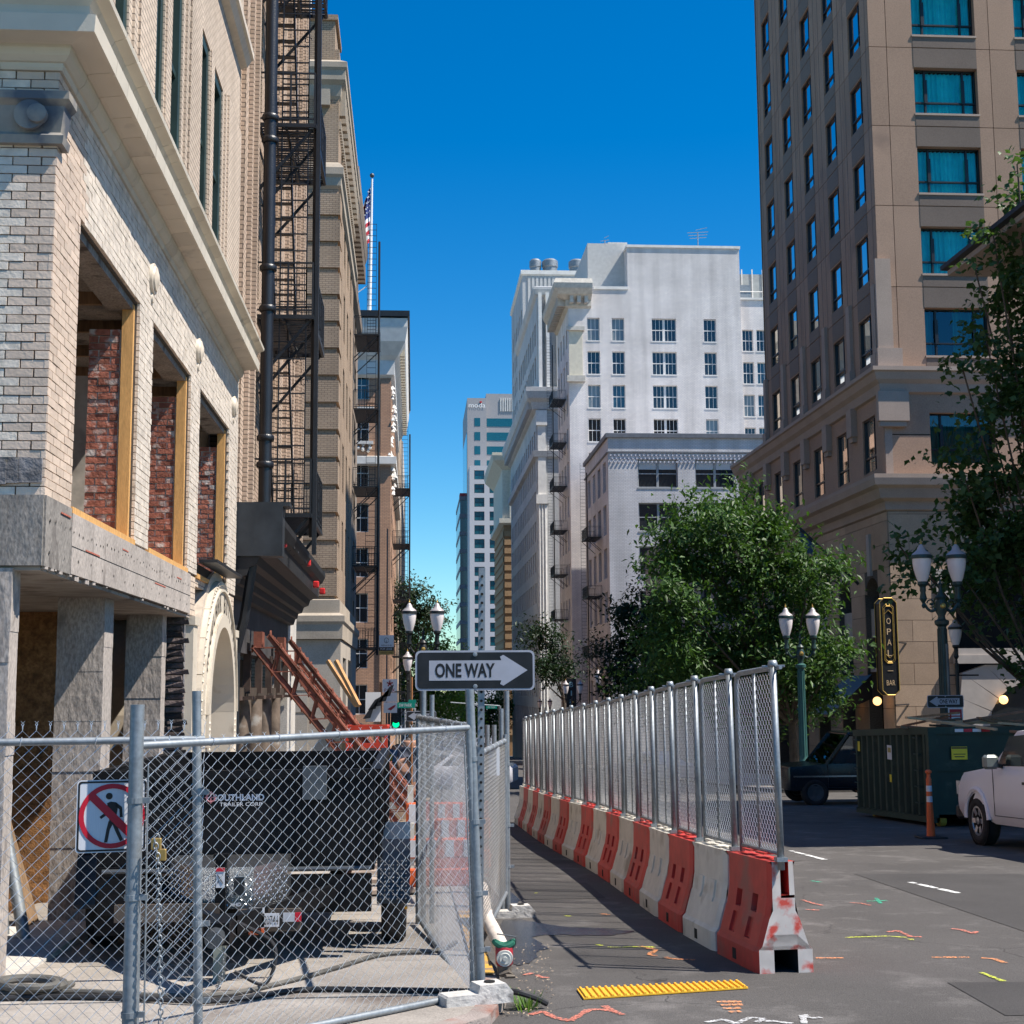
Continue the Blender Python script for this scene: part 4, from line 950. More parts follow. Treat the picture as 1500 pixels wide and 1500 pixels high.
# panels of the camera side: shared mesh, one per bay and storey; window hole x 1.4.. of each bay
def panel_mesh(fr, W, H_, hole, dep=.28, th=.16, nm='panel'):
    f = Fr((0, 0, 0), fr.U, fr.N); mb = MB(); g = .012
    f.holed(mb, g, W-g, g, H_-g, [hole] if hole else [], dep, .0)
    for (a, b) in (((g, g), (W-g, g)), ((W-g, g), (W-g, H_-g)), ((W-g, H_-g), (g, H_-g)), ((g, H_-g), (g, g))): mb.quad(f.p(*a, 0), f.p(*b, 0), f.p(*b, -th), f.p(*a, -th))
    if hole:
        mb.m = 1
        f.box(mb, hole[0]+.0, hole[1], hole[3]+.0, H_-g, -.03, .004) if False else None
    return mb.mesh(nm, [pnl, pnd])
pc = panel_mesh(TC, BW2, FH, (1.03, 3.53, .52, 2.36))
pcl = panel_mesh(TC, BW2, 3.0, (1.38, 3.80, .5, 2.3)) if False else None
BS_ = 3.34
pcs = panel_mesh(TC, .7, FH, None)
ps_ = panel_mesh(TS, BS_, FH, (.9, 2.42, .52, 2.36))
cgeo = {}
def curtain(par, fr, W, H_, mat, part=None):
    k = (tuple(fr.N), round(W, 2), mat.name, part)
    if k not in cgeo:
        f = Fr((0, 0, 0), fr.U, fr.N); mb = MB(); n = int(W/.045); sp = part or ((0, 1),)
        for (a, b) in sp:
            i0, i1 = int(a*n), int(b*n)
            for i in range(i0, i1):
                d0, d1 = -.20+.06*sin(i*1.7)*(1+.3*sin(i*.37)), -.20+.06*sin((i+1)*1.7)*(1+.3*sin((i+1)*.37))
                mb.quad(f.p(W*i/n, .03, d0), f.p(W*(i+1)/n, .03, d1), f.p(W*(i+1)/n, H_-.03, d1), f.p(W*i/n, H_-.03, d0))
        cgeo[k] = mb.mesh('curtain', mat)
    put(cgeo[k], 'curtain', par, (0, 0, 0), True)
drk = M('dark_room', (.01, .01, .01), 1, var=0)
for f_ in range(NF):
    z = ZB+f_*FH
    put(pcs, 'panel', TW, TC.p(XT, z, 0))
    for b in range(nb):
        u = XT+.7+b*BW2; put(pc, 'panel', TW, TC.p(u, z, 0))
        o = window(TW, TC, 'hc', u+1.03, u+3.53, z+.52, z+2.36, .26, hfr, tealg, 'hotel', fw=.05)
        curtain(o, TC, 2.50, 1.84, curt if f_ > 0 else curtd, None if f_ > 0 else ((0, .18), (.5, .8), (.85, 1)))
    for b in range(5):
        u = Y0+.05+b*BS_; put(ps_, 'panel', TW, TS.p(u, z, 0))
        window(TW, TS, 'hs', u+.9, u+2.42, z+.52, z+2.36, .10, hfr, skygl, 'hotel1', fw=.05)
# dark mass behind the panels, roofs
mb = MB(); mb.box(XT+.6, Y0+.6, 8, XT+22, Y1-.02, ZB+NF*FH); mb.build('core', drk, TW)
mb = MB(); mb.box(XT+.17, Y0+.17, ZB-.3, XT+20, Y0+.6, ZB); 
mb.box(XT-.02, Y0-.0, ZB+NF*FH+.01, XT+22, Y1, ZB+NF*FH+.4); mb.box(XT, Y1-.02, 0, XT+20, Y1, ZB+NF*FH); mb.build('parapet', pnl, TW)
# darker recessed spandrels over and under each camera side window
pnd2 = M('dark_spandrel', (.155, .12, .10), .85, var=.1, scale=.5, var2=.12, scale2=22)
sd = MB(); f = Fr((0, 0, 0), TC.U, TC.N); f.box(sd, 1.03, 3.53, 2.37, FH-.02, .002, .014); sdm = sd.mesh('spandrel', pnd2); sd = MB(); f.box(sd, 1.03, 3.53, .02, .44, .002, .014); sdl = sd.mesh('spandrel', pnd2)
sl_ = MB(); f.box(sl_, 1.0, 3.56, .44, .52, -.1, .05); slm = sl_.mesh('sill', trim)
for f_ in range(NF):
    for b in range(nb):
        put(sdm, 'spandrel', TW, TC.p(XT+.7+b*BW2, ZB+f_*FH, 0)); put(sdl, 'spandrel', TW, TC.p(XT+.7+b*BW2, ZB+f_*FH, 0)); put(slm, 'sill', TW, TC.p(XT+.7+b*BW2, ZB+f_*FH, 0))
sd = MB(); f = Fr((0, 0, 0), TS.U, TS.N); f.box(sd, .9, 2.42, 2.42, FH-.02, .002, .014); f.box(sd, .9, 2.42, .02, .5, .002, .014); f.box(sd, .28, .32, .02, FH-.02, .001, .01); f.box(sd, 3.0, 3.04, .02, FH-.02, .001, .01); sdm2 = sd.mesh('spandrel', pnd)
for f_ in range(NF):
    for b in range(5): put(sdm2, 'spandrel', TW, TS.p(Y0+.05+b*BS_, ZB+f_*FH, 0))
# pilaster strips rising from the upper cornice
for b in range(0, 6):
    mb = MB(); u = Y0+.05+b*BS_+(.25 if b == 0 else 0); TS.box(mb, u-.28, u+.28, ZB+.0, ZB+.62, 0, .22); TS.box(mb, u-.2, u+.2, ZB+.62, ZB+3.3, 0, .14); mb.build('pilaster', trim, TW)
mb = MB(); TC.box(mb, XT-.2, XT+.75, ZB, ZB+.75, 0, .22); TC.box(mb, XT-.14, XT+.45, ZB+.75, ZB+4.2, 0, .14); mb.build('pilaster', trim, TW)
mb = MB(); corn(mb, [(0, 12.45), (.12, 12.5), (.18, 12.8), (.32, 12.95), (.42, 13.2), (.50, 13.25), (.50, 13.4), (0, 13.42)], XT, Y0, 73.0, 1, XT+16); mb.build('upper_cornice', trim, TW)
mb = MB(); corn(mb, [(0, 8.05), (.10, 8.1), (.12, 8.4), (.35, 8.5), (.45, 8.85), (.62, 8.95), (.66, 9.2), (.66, 9.35), (0, 9.45)], XT, Y0, 73.0, 1, XT+16); mb.build('lower_cornice', trim, TW)
# storey between the cornices
mb = MB(); hs_ = [(Y0+.95+b*BS_, Y0+2.47+b*BS_, 9.75, 11.85) for b in range(6)]
TS.holed(mb, Y0, 73, 9.45, 12.45, [h for h in hs_ if h[1] < 73], .3)
hc_ = [(XT+1.75+b*BW2, XT+4.2+b*BW2, 9.85, 11.75) for b in range(4)]
TC.holed(mb, XT, XT+17, 9.45, 12.45, hc_, .3); mb.build('middle_wall', pnl, TW, fix=False)
for h in hs_: 
    if h[1] < 73: window(TW, TS, 'hm', *h, .10, hfr, skygl, 'hotel1')
for h in hc_:
    o = window(TW, TC, 'hmc', *h, .26, hfr, tealg, 'hotel', fw=.05); curtain(o, TC, 2.45, 1.9, curtd)
for b in range(1, 7):
    mb = MB(); u = Y0+.05+b*BS_; TS.box(mb, u-.3, u+.3, 11.4, 12.5, 0, .25); TS.box(mb, u-.22, u+.22, 11.2, 11.4, 0, .18); mb.build('corbel', trim, TW)
mb = MB()
TC.box(mb, XT-.262, XT+.9, 11.39, 12.5, 0, .262); TC.box(mb, XT-.21, XT+.8, 11.19, 11.38, 0, .20)
TC.box(mb, XT+.02, XT+.3, 9.45, 12.45, 0, .012)
mb.build('corbel', trim, TW)
mb = MB()
TC.box(mb, XT+.3, XT+1.74, 10.9, 10.93, 0, .01); mb.build('joint_line', drk, TW)
# podium, brown, continuing past the tower
mb = MB(); mb.box(XT+.02, 67.0, 12.4, XT+16, 73, 13.3); mb.box(XT, 72.9, -4, XT+16, 73, 12.45); mb.build('podium_block', pnl, TW)
# stone base with arches: big ashlar blocks as pieces
def arch_wall(fr, u0, u1, v0, v1, arches, mat, dep=.5, name='arched_wall', par=None, n=14):
    mb = MB()
    arches = sorted(arches); cur = u0
    for (c, r, sp) in arches:
        fr.box(mb, cur, c-r, v0, v1, -dep, 0)
        pts = [(c-r*cos(PI*k/n), sp+r*sin(PI*k/n)) for k in range(n+1)]
        for k in range(n):
            (a, b), (a2, b2) = pts[k], pts[k+1]
            mb.hexa([fr.p(a, b, -dep), fr.p(a2, b2, -dep), fr.p(a2, b2, 0), fr.p(a, b, 0), fr.p(a, v1, -dep), fr.p(a2, v1, -dep), fr.p(a2, v1, 0), fr.p(a, v1, 0)])
        cur = c+r
    fr.box(mb, cur, u1, v0, v1, -dep, 0)
    return mb.build(name, mat, par)
ga = arch_wall(TS, Y0+.0, 73, -4, 8.05, [(Y0+2.05+b*BS_, .85, 4.9) for b in range(6)], drk if False else mortar, .5, 'arcade_wall', TW)
arC = arch_wall(TC, XT+.5, XT+17, -4, 8.05, [(XT+4.6, 2.2, 4.8), (XT+10.4, 2.2, 4.8)], mortar, .5, 'arcade_wall', TW)
def ashlar(fr, par, u0, u1, v0, v1, bw, bh, arches, mat, seed):
    r_ = random.Random(seed); v = v0; row = 0; cache = {}
    while v < v1-.05:
        h = min(bh, v1-v); u = u0-(bw/2 if row % 2 else 0)
        while u < u1:
            a, b = max(u, u0), min(u+bw, u1); segs = [(a, b)]
            for (c, r, sp) in arches:
                vm = v+h
                if v+h*.5 < sp: rr = r
                elif v < sp+r: rr = math.sqrt(max(0, r*r-(v+.15-sp)**2)) if v+.15 < sp+r else 0
                else: rr = 0
                if rr > 0:
                    ns = []
                    for (x, y) in segs:
                        if y <= c-rr or x >= c+rr: ns.append((x, y))
                        else:
                            if x < c-rr: ns.append((x, c-rr))
                            if y > c+rr: ns.append((c+rr, y))
                    segs = ns
            for (x, y) in segs:
                if y-x < .08: continue
                key = (round(y-x, 2), round(h, 2))
                if key not in cache:
                    f = Fr((0, 0, 0), fr.U, fr.N); mb = MB(); f.box(mb, .008, y-x-.008, .008, h-.008, -.06, .03); cache[key] = mb.mesh('ashlar_block', mat)
                put(cache[key], 'ashlar_block', par, fr.p(x, v, r_.uniform(0, .006)))
            u += bw
        v += h; row += 1
ashlar(TC, arC, XT, XT+7.5, -2.2, 8.04, 1.5, .78, [(XT+4.6, 2.2, 4.8)], stn, 1)
ashlar(TS, ga, Y0, 67, -2.6, 8.04, 1.67, .86, [(Y0+2.05+b*BS_, .85, 4.9) for b in range(6)], stn, 2)
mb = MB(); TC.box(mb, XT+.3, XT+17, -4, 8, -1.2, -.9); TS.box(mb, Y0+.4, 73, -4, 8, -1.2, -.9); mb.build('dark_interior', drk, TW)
pts_ = M('pale_trim_stone', (.42, .38, .35), .8, var=.08)
def one(nm, fr, *a): m_ = MB(); fr.box(m_, *a); m_.build(nm, pts_, TW)
for b in range(6):
    c = Y0+2.05+b*BS_; one('keystone', TS, c-.16, c+.16, 5.82, 7.4, 0, .12); one('arch_spandrel', TS, c-.85, c+.85, 3.5, 4.6, -.45, -.2); one('transom', TS, c-.85, c+.85, 2.2, 2.35, -.4, -.1)
one('keystone', TC, XT+4.3, XT+4.9, 7.05, 8.0, 0, .14); one('impost_block', TC, XT+1.65, XT+2.3, 4.6, 5.9, .03, .08); one('impost_block', TC, XT+6.9, XT+7.5, 4.6, 5.9, .03, .08)
# entrance surround of pale stone with radiating joints below the big window
mb = MB(); f = Fr((XT+4.9, Y0-.25, 0), (1, 0, 0), (0, -1, 0)); 
for k in range(9):
    a0, a1 = PI*k/9, PI*(k+1)/9; r0 = 1.55
    p = [(r0*cos(a0+.01), .2+r0*sin(a0+.01)), (r0*cos(a1-.01), .2+r0*sin(a1-.01))]
    q = [(2.6*max(-1, min(1, 1.25*cos(a1))), .2+2.2*min(1, 1.35*sin(a1))), (2.6*max(-1, min(1, 1.25*cos(a0))), .2+2.2*min(1, 1.35*sin(a0)))]
    m_ = MB(); m_.prism(p+q, f.fn(), -.2, .08); m_.build('entrance_voussoir', M('pale_trim_stone', (0, 0, 0)), TW)
f.box(mb, -2.7, 2.7, 2.45, 2.75, -.2, .2); f.box(mb, -2.6, 2.6, 2.75, 3.0, -.2, .1); mb.build('entrance_hood', M('pale_trim_stone', (0, 0, 0)), TW)
mb = MB(); f.box(mb, -1.6, 1.6, -2.5, 1.9, -.3, -.1); mb.build('entrance_door', dglass, TW)
# dark awning, globes (lit), flagstaff
for k in range(3):
    mb = MB(); y = 52.5+k*4.6; mb.hexa([(XT, y, 1.2), (XT-1.6, y, .5), (XT-1.6, y+3, .5), (XT, y+3, 1.2), (XT, y, 2.1), (XT-1.6, y, .6), (XT-1.6, y+3, .6), (XT, y+3, 2.1)]); mb.build('awning', black, TW)
lamp = M('lit_globe', (1.0, .55, .2), .5, var=0, emit=1.6)
gm = MB(); gm.ball((0, 0, 0), .16, 12); gm = gm.mesh('lit_globe', lamp, True)
for (px_, py_) in ((1245, 1027), (1285, 1027)): put(gm, 'lit_globe', TW, U(px_, py_, X=XT-.5))
put(gm, 'lit_globe', TW, U(1470, 1025, Y=Y0-.5))
mb = MB(); p0, p1 = U(1258, 856, X=XT-.1), U(1165, 768, X=XT-2.3); mb.path([p0, p1], .06, 8); mb.build('flagstaff', black, TW)
mb = MB(); q0 = p1.lerp(p0, .06); mb.quad(q0, q0+Vector((.02, .3, -.9)), p1.lerp(p0, .3)+Vector((0, .1, -.5)), p1.lerp(p0, .3)); mb.build('furled_flag', M('navy_cloth', (.03, .07, .16), .8), TW)
# projecting sign OPAL BAR
sg = thing('blade_sign', 'tall black blade sign with gold outline reading OPAL BAR on the hotel corner', 'sign', tuple(U(1298, 1010, Y=47.8)))
SGF = Fr((U(1303, 950, Y=47.8).x, 47.8, 0), (1, 0, 0), (0, -1, 0)); zt, zb_ = U(1303, 876, Y=47.8).z, U(1303, 1018, Y=47.8).z; hw = .30
gold = M('gold_trim', (.55, .36, .10), .35, .6, var=0)
def pill(hw, a, b, c): return [(-hw+c, a), (hw-c, a), (hw, a+c), (hw, b-c), (hw-c, b), (-hw+c, b), (-hw, b-c), (-hw, a+c)]
mb = MB(); mb.prism(pill(hw, zb_, zt, .16), SGF.fn(), -.02, 0); mb.prism(pill(hw-.02, zb_+.03, zt-.03, .16), SGF.fn(), -.5, -.02) ; mb.prism(pill(hw, zb_, zt, .16), SGF.fn(), -.52, -.5); mb.build('sign_box', black, sg)
def outline(mb, poly, fr, d, r):
    mb.path([fr.p(a, b, d) for a, b in poly], r, 5, closed=True)
mb = MB(); outline(mb, pill(hw, zb_, zt, .16), SGF, .01, .018); outline(mb, pill(hw, zb_, zt, .16), SGF, -.52, .018); outline(mb, pill(.15, zb_+1.15, zt-.28, .08), SGF, .01, .012); outline(mb, pill(.19, zb_+1.1, zt-.22, .1), SGF, .01, .01)
for zz, s_ in ((zt-.55, -1), (zb_+1.4, 1)): mb.path([SGF.p(-.13, zz, .012), SGF.p(0, zz-s_*.13, .012), SGF.p(.13, zz, .012)], .012, 5)
mb.build('gold_outline', gold, sg)
ltr = M('gold_letters', (.7, .5, .3), .4, var=0)
for k, ch in enumerate('OPAL'):
    mb = MB(); text(mb, ch, SGF, 0, zt-.80-k*.37, .15, .21, .015); mb.build('letter', ltr, sg)
mb = MB(); text(mb, 'BAR', SGF, 0, zb_+.42, .30, .18, .015); SGF.box(mb, -.1, .1, zb_+.82, zb_+.84, .0, .015); mb.build('lettering', ltr, sg)
mb = MB(); mb.beam((SGF.O.x+.2, 48.0, 1), (XT+.5, 50, 1), .05); mb.beam((SGF.O.x+.2, 48.0, 3.2), (XT+.5, 50, 3.2), .05); mb.build('arm', black, sg)

# --- R2: low grey-brown block past the tower
R2 = thing('low_brown_block', 'low plain grey brown building between the hotel and the white block', 'building', (17.3, 74, gz(74)))
hol = [(76+k*4.6, 78.6+k*4.6, 1+f*4.2, 3.8+f*4.2) for k in range(6) for f in range(2)]
S_, C__ = frames(17.25, 73.2, 1)
body(R2, M('grey_stucco', (.26, .24, .23), .85, var=.12, scale=.6), 17.25, 73.2, 103, 1, 11.7, sholes=hol)
for h in hol: window(R2, S_, 'r2', *h, .25, hfr, skygl, 'pair')
# --- R3: grey painted brick with paired windows
R3 = thing('grey_painted_building', 'pale grey painted brick building with dark paired windows and row of dots under its parapet', 'building', (16.55, 117, gz(117)))
gpb = MBR('grey_painted_brick', (.60, .585, .59), (.55, .535, .54), (.38, .37, .38), .3, .12, .016, bump=.4)
S3, C3 = frames(16.55, 117, 1); ch = []; sh = []
for f_ in range(6):
    z = 18.6-f_*3.75
    for k in range(4): ch.append((19.1+k*4.95, 22.55+k*4.95, z, z+2.45))
    for k in range(4): sh.append((118.5+k*3.5, 120.4+k*3.5, z-.1, z+2.5))
body(R3, gpb, 16.55, 117, 133, 1, 22.9, sholes=sh, choles=ch)
gfr = M('grey_window_frame', (.30, .31, .32), .6, var=.05)
for i, h in enumerate(ch):
    o = window(R3, C3, 'r3', *h, .26, gfr, dglass, 'pair', fw=.1, sill=.06)
    if i < 4:
        mb = MB(); C3.box(mb, h[0]+.12, (h[0]+h[1])/2-.12, h[3]-.85, h[3]-.1, -.29, -.255); C3.box(mb, (h[0]+h[1])/2+.12, h[1]-.12, h[3]-.85, h[3]-.1, -.29, -.255); b_ = mb.build('blind', M('white_blind', (.5, .52, .54), .9, var=0), None); b_.parent = o; b_.matrix_parent_inverse = Matrix.Translation(-(Vector(o.location)))
for h in sh: window(R3, S3, 'r3s', *h, .26, gfr, dglass, 'sash', fw=.1)
mb = MB(); corn(mb, [(0, 22.9), (.2, 22.9), (.22, 23.25), (.05, 23.3), (-.3, 23.3)], 16.55, 117, 133, 1, 33); corn(mb, [(0, 21.55), (.12, 21.6), (.12, 21.72), (0, 21.75)], 16.55, 117, 133, 1, 33); mb.build('parapet_coping', M('dark_coping', (.16, .17, .19), .7), R3)
for r_ in range(3): dents(R3, 'corbel_dot', M('corbel_grey', (.5, .5, .55), .8), C3, 16.7+.15*(r_ % 2), 32.4, 21.30-r_*.28, 21.44-r_*.28, 0, .12, 44, .32)
# external stairs on its street side
fire_escape(R3, 16.4, 15.2, 121, 125, [-1.5, 4.4, 9.6, 14.8], 20.5, det=False)
# --- R4: tall white painted building
R4 = thing('white_painted_building', 'tall white painted brick building with white sash windows and blank upper block', 'building', (15.3, 135, gz(135)))
wpb = MBR('white_painted_brick', (.77, .72, .68), (.69, .645, .62), (.50, .49, .52), .3, .12, .016, bump=.5)
S4, C4 = frames(15.35, 135, 1); ch = []; pr = []; sh = []
for f_ in range(8):
    z = 35.97-f_*3.4
    ch += [(17.2, 18.45, z, z+2.3), (19.68, 20.93, z, z+2.3), (28.95, 30.2, z, z+2.3)]; pr.append((23.7, 26.15, z, z+2.3))
for f_ in range(9):
    for k in range(4): sh.append((136.4+k*2.6, 137.5+k*2.6, 35.5-f_*3.4, 37.6-f_*3.4))
body(R4, wpb, 15.35, 135, 146, 1, 41.2, sholes=sh, choles=ch+pr, wd=17.4)
gvar = [dglass, dglass, M('pale_blind_behind_glass', (.16, .19, .20), .1, var=.3, scale=1.5, spec=1, stretch=(3, 3, .2)), M('bluish_window_glass', (.03, .07, .10), .05, var=.4, scale=.8, spec=1)]
wfr = M('white_window_frame', (.72, .70, .68), .6, var=.04)
for h in ch: window(R4, C4, 'r4', *h, .24, wfr, gvar, 'six', sill=.06)
for h in pr: window(R4, C4, 'r4', *h, .24, wfr, gvar, 'six2', sill=.06)
for h in sh: window(R4, S4, 'r4s', *h, .24, gfr, dglass, 'sash')
mb = MB(); mb.box(21.35, 135.02, 41.2, 32.75, 146, 45.6); mb.build('penthouse_wall', wpb, R4)
mb = MB(); mb.box(21.25, 134.9, 45.6, 32.85, 146.1, 45.85); mb.box(17.9, 134.9, 41.2, 21.4, 135.3, 41.5); mb.build('coping', wt, R4)
mb = MB(); corn(mb, [(0, 39.2), (.3, 39.4), (.3, 40.0), (1.1, 40.4), (1.5, 40.9), (1.6, 41.4), (1.4, 41.9), (0, 42.0)], 15.35, 135, 146, 1, 17.6); mb.build('cornice', M('weathered_cream', (.50, .47, .42), .8, var=.15), R4)
dents(R4, 'cornice_bracket', M('weathered_cream', (0, 0, 0)), S4, 135.2, 146, 39.5, 40.4, .2, 1.1, 16, .5); dents(R4, 'cornice_bracket', M('weathered_cream', (0, 0, 0)), C4, 15.4, 17.6, 39.6, 40.4, .2, .9, 3, .5)
mb = MB(); C4.box(mb, 15.35, 16.7, 32.3, 36.9, 0, .12); mb.build('terracotta_quoin', M('yellow_terracotta', (.62, .57, .46), .7, var=.08), R4)
mb = MB(); C4.box(mb, 15.1, 16.9, 36.9, 37.3, 0, .4); C4.box(mb, 15.1, 16.9, 31.7, 32.3, 0, .5); mb.build('quoin_cap', M('weathered_cream', (0, 0, 0)), R4)
fire_escape(R4, 15.2, 13.9, 137, 141, [4, 8.4, 12.8, 17.2, 21.6, 26, 30.4], 36, det=False)
mb = MB(); mb.box(17.6, 137, 41.2, 21.4, 150, 46.6); mb.box(20, 139, 46.6, 22, 148, 47.4); mb.build('lift_housing', M('ribbed_grey_cladding', (.55, .54, .52), .7, var=.08), R4)
mb = MB()
for x in (22.6, 24.7, 27.2, 30): mb.lathe([(.55, 45.8), (.55, 46.0), (.2, 46.15), (.01, 46.2)], (x, 137, 0), 12)
mb.build('roof_vent', galv, R4)
def antenna(px, py, w_, n):
    p = U(px, py, Y=138); mb = MB(); mb.path([(p.x, 138, 45.6), (p.x, 138, p.z)], .05, 5)
    for k in range(n): mb.beam((p.x-w_+.12*k, 138, p.z-.1-k*.3), (p.x+w_-.1*k, 138, p.z+.05-k*.3), .05)
    mb.beam((p.x-w_*.2, 138, p.z+.2), (p.x+w_*.9, 138, p.z+.5), .04)
    mb.build('antenna', galv, R4)
antenna(1022, 340, 1.1, 3); antenna(886, 352, .45, 3)
R4b = thing('white_annex', 'narrow white building with paired sash windows squeezed beside the hotel tower', 'building', (33.5, 136, gz(136)))
S5, C5 = frames(32.9, 136, 1); ch = []
for f_ in range(8):
    for k in range(4): ch.append((33.1+k*1.45+(k//2)*.5, 34.2+k*1.45+(k//2)*.5, 35.3-f_*3.35, 37.5-f_*3.35))
body(R4b, wpb, 32.9, 136, 146, 1, 40.6, choles=ch)
for h in ch: window(R4b, C5, 'r4b', *h, .24, wfr, gvar, 'six', sill=.06)
mb = MB(); C5.box(mb, 32.9, 42, 40.6, 40.8, -.2, .15); mb.build('coping', wt, R4b)
mb = MB(); mb.box(33, 140, 40.8, 45, 148, 44.5); mb.build('plant_screen', M('grey_screen', (.35, .37, .36), .7, var=.1), R4b)
mb = MB()
for k in range(5): mb.box(33+k*1.1, 139.9, 40.8, 33.12+k*1.1, 139.98, 45)
mb.path([(33, 136.5, 41.6), (40, 136.5, 41.6)], .05, 5); mb.build('screen_post', wt, R4b)
mb = MB(); mb.box(33, 136.5, 40.8, 34.2, 138, 42.3); mb.build('air_unit', galv, R4b)
# --- R5: big ornate grey-white block
R5 = thing('ornate_grey_block', 'long pale grey office block with ornate corner column and many small windows', 'building', (16.2, 165, gz(165)))
xF = 14.7; S6, C6 = frames(xF, 165, 1); sh = []
gst = M('grey_terracotta', (.46, .46, .46), .75, var=.12, scale=.3, var2=.12, scale2=6)
for f_ in range(10):
    for k in range(14): sh.append((166.6+k*3.0, 168.2+k*3.0, -3+f_*3.7, -.6+f_*3.7))
body(R5, gst, xF, 165, 209, 1, 36, sholes=sh, wd=14)
for h in sh: window(R5, S6, 'r5', *h, .24, gfr, dglass, 'sash', fw=.12)
S6b = Fr((xF+.3, 0, 0), (0, 1, 0), (-1, 0, 0)); sh2 = [(168+k*3.15, 169.8+k*3.15, 39.5+f_*4.2, 42.3+f_*4.2) for f_ in range(2) for k in range(9)]
zt5 = U(787, 425, Y=166).z
body(R5, gst, xF+.3, 166, 197, 1, zt5, sholes=sh2, wd=13, z0=36.1, name='upper_wall')
for h in sh2: window(R5, S6b, 'r5', *h, .24, gfr, dglass, 'sash', fw=.12)
mb = MB(); corn(mb, [(0, 34.8), (.4, 35), (.6, 35.8), (1.1, 36.2), (1.3, 37), (1.3, 37.5), (0, 37.8)], xF, 165, 209, 1, xF+10); corn(mb, [(0, 29.0), (.4, 29.2), (.5, 29.9), (0, 30)], xF, 165, 209, 1, xF+10)
corn(mb, [(0, zt5-.9), (.3, zt5-.6), (.5, zt5), (.5, zt5+.3), (0, zt5+.5)], xF+.3, 166, 197, 1, xF+10); mb.build('cornice', gst, R5)
dents(R5, 'cornice_bracket', gst, S6, 165.5, 209, 35.1, 36.1, .3, 1.0, 44, .5)
mb = MB(); C6.box(mb, xF+.05, xF+1.25, -7, 23.5, 0, .35); C6.box(mb, xF-.1, xF+1.4, 23.5, 24.6, 0, .6); C6.box(mb, xF+.15, xF+1.1, 24.6, 33, 0, .3); C6.box(mb, xF-.05, xF+1.3, 33, 34.8, 0, .55)
for x in (.25, .6, .95): mb.lathe([(.12, -6), (.12, 23.4)], (xF+x, 164.62, 0), 8)
mb.build('corner_column', wt, R5)
mb = MB()
for x in (.4, 1.3, 2.6): C6.box(mb, xF+x, xF+x+.4, 37.7, zt5-.6, -1, .1)
mb.build('corner_pilaster', wt, R5)
R5b = thing('flat_topped_block', 'tall flat topped grey block with roof fans behind the ornate grey block', 'building', (16, 200, gz(200)))
x5 = U(766, 500, Y=200).x; z5 = U(766, 398, Y=200).z; clad = M('ribbed_grey_cladding', (0, 0, 0)); S7b, C7b = frames(x5, 200, 1)
sh = [(201.5+k*3.4, 203+k*3.4, 20+f_*3.9, 22.4+f_*3.9) for f_ in range(10) for k in range(6)]
body(R5b, gst, x5, 200, 223, 1, z5, sholes=sh, wd=14)
for h in sh: window(R5b, S7b, 'r5b', *h, .24, gfr, dglass, 'sash', fw=.12)
mb = MB()
for k in range(22): C7b.box(mb, x5+.8+k*.6, x5+1.15+k*.6, 38, z5-.8, 0, .12)
mb.build('cladding_ribs', clad, R5b)
mb = MB(); corn(mb, [(0, z5-.6), (.25, z5-.4), (.25, z5+.2), (-.5, z5+.3)], x5, 200, 223, 1, x5+14); mb.build('coping', wt, R5b)
for (x, r_) in ((2.2, .9), (4.4, 1.2), (8.4, 1.2)):
    mb = MB(); mb.lathe([(r_*.9, z5), (r_*.9, z5+1.5), (r_, z5+1.6), (r_, z5+2.5), (r_*.7, z5+2.8)], (x5+x, 203, 0), 14); mb.build('roof_fan', galv, R5b, smooth=True)
# --- R6: small brown and cream block
R6 = thing('brown_cream_block', 'small brown striped building with cream cornice in front of the glass towers', 'building', (16, 236, gz(236)))
x6 = U(738, 800, Y=236).x; S7, C7 = frames(x6, 236, 1)
body(R6, M('brown_banded_brick', (.33, .19, .09), .85, var=.15), x6, 236, 262, 1, 29.5, wd=8)
mb = MB()
for k in range(24): C7.box(mb, x6+.1, x6+5, -6+k*1.45, -5.1+k*1.45, 0, .25); S7.box(mb, 236.2, 262, -6+k*1.45, -5.1+k*1.45, 0, .12)
mb.build('brick_band', M('tan_banded_brick', (.40, .25, .13), .85, var=.12), R6)
body(R6, M('cream_stone', (.62, .58, .48), .8, var=.1), x6-.2, 235.8, 262, 1, 40, wd=8, z0=30, name='upper_storey')
mb = MB(); corn(mb, [(0, 29.3), (.8, 29.6), (.8, 30.4), (0, 30.5)], x6, 236, 262, 1, x6+6); corn(mb, [(0, 38.5), (.5, 39), (1.8, 40.2), (2.0, 41), (2.0, 41.5), (0, 41.7)], x6, 236, 262, 1, x6+6); C7.box(mb, x6+1.0, x6+1.7, 30.5, 38.5, .2, .6); C7.box(mb, x6+2.7, x6+3.4, 30.5, 38.5, .2, .6); mb.build('cornice', M('cream_stone', (0, 0, 0)), R6)
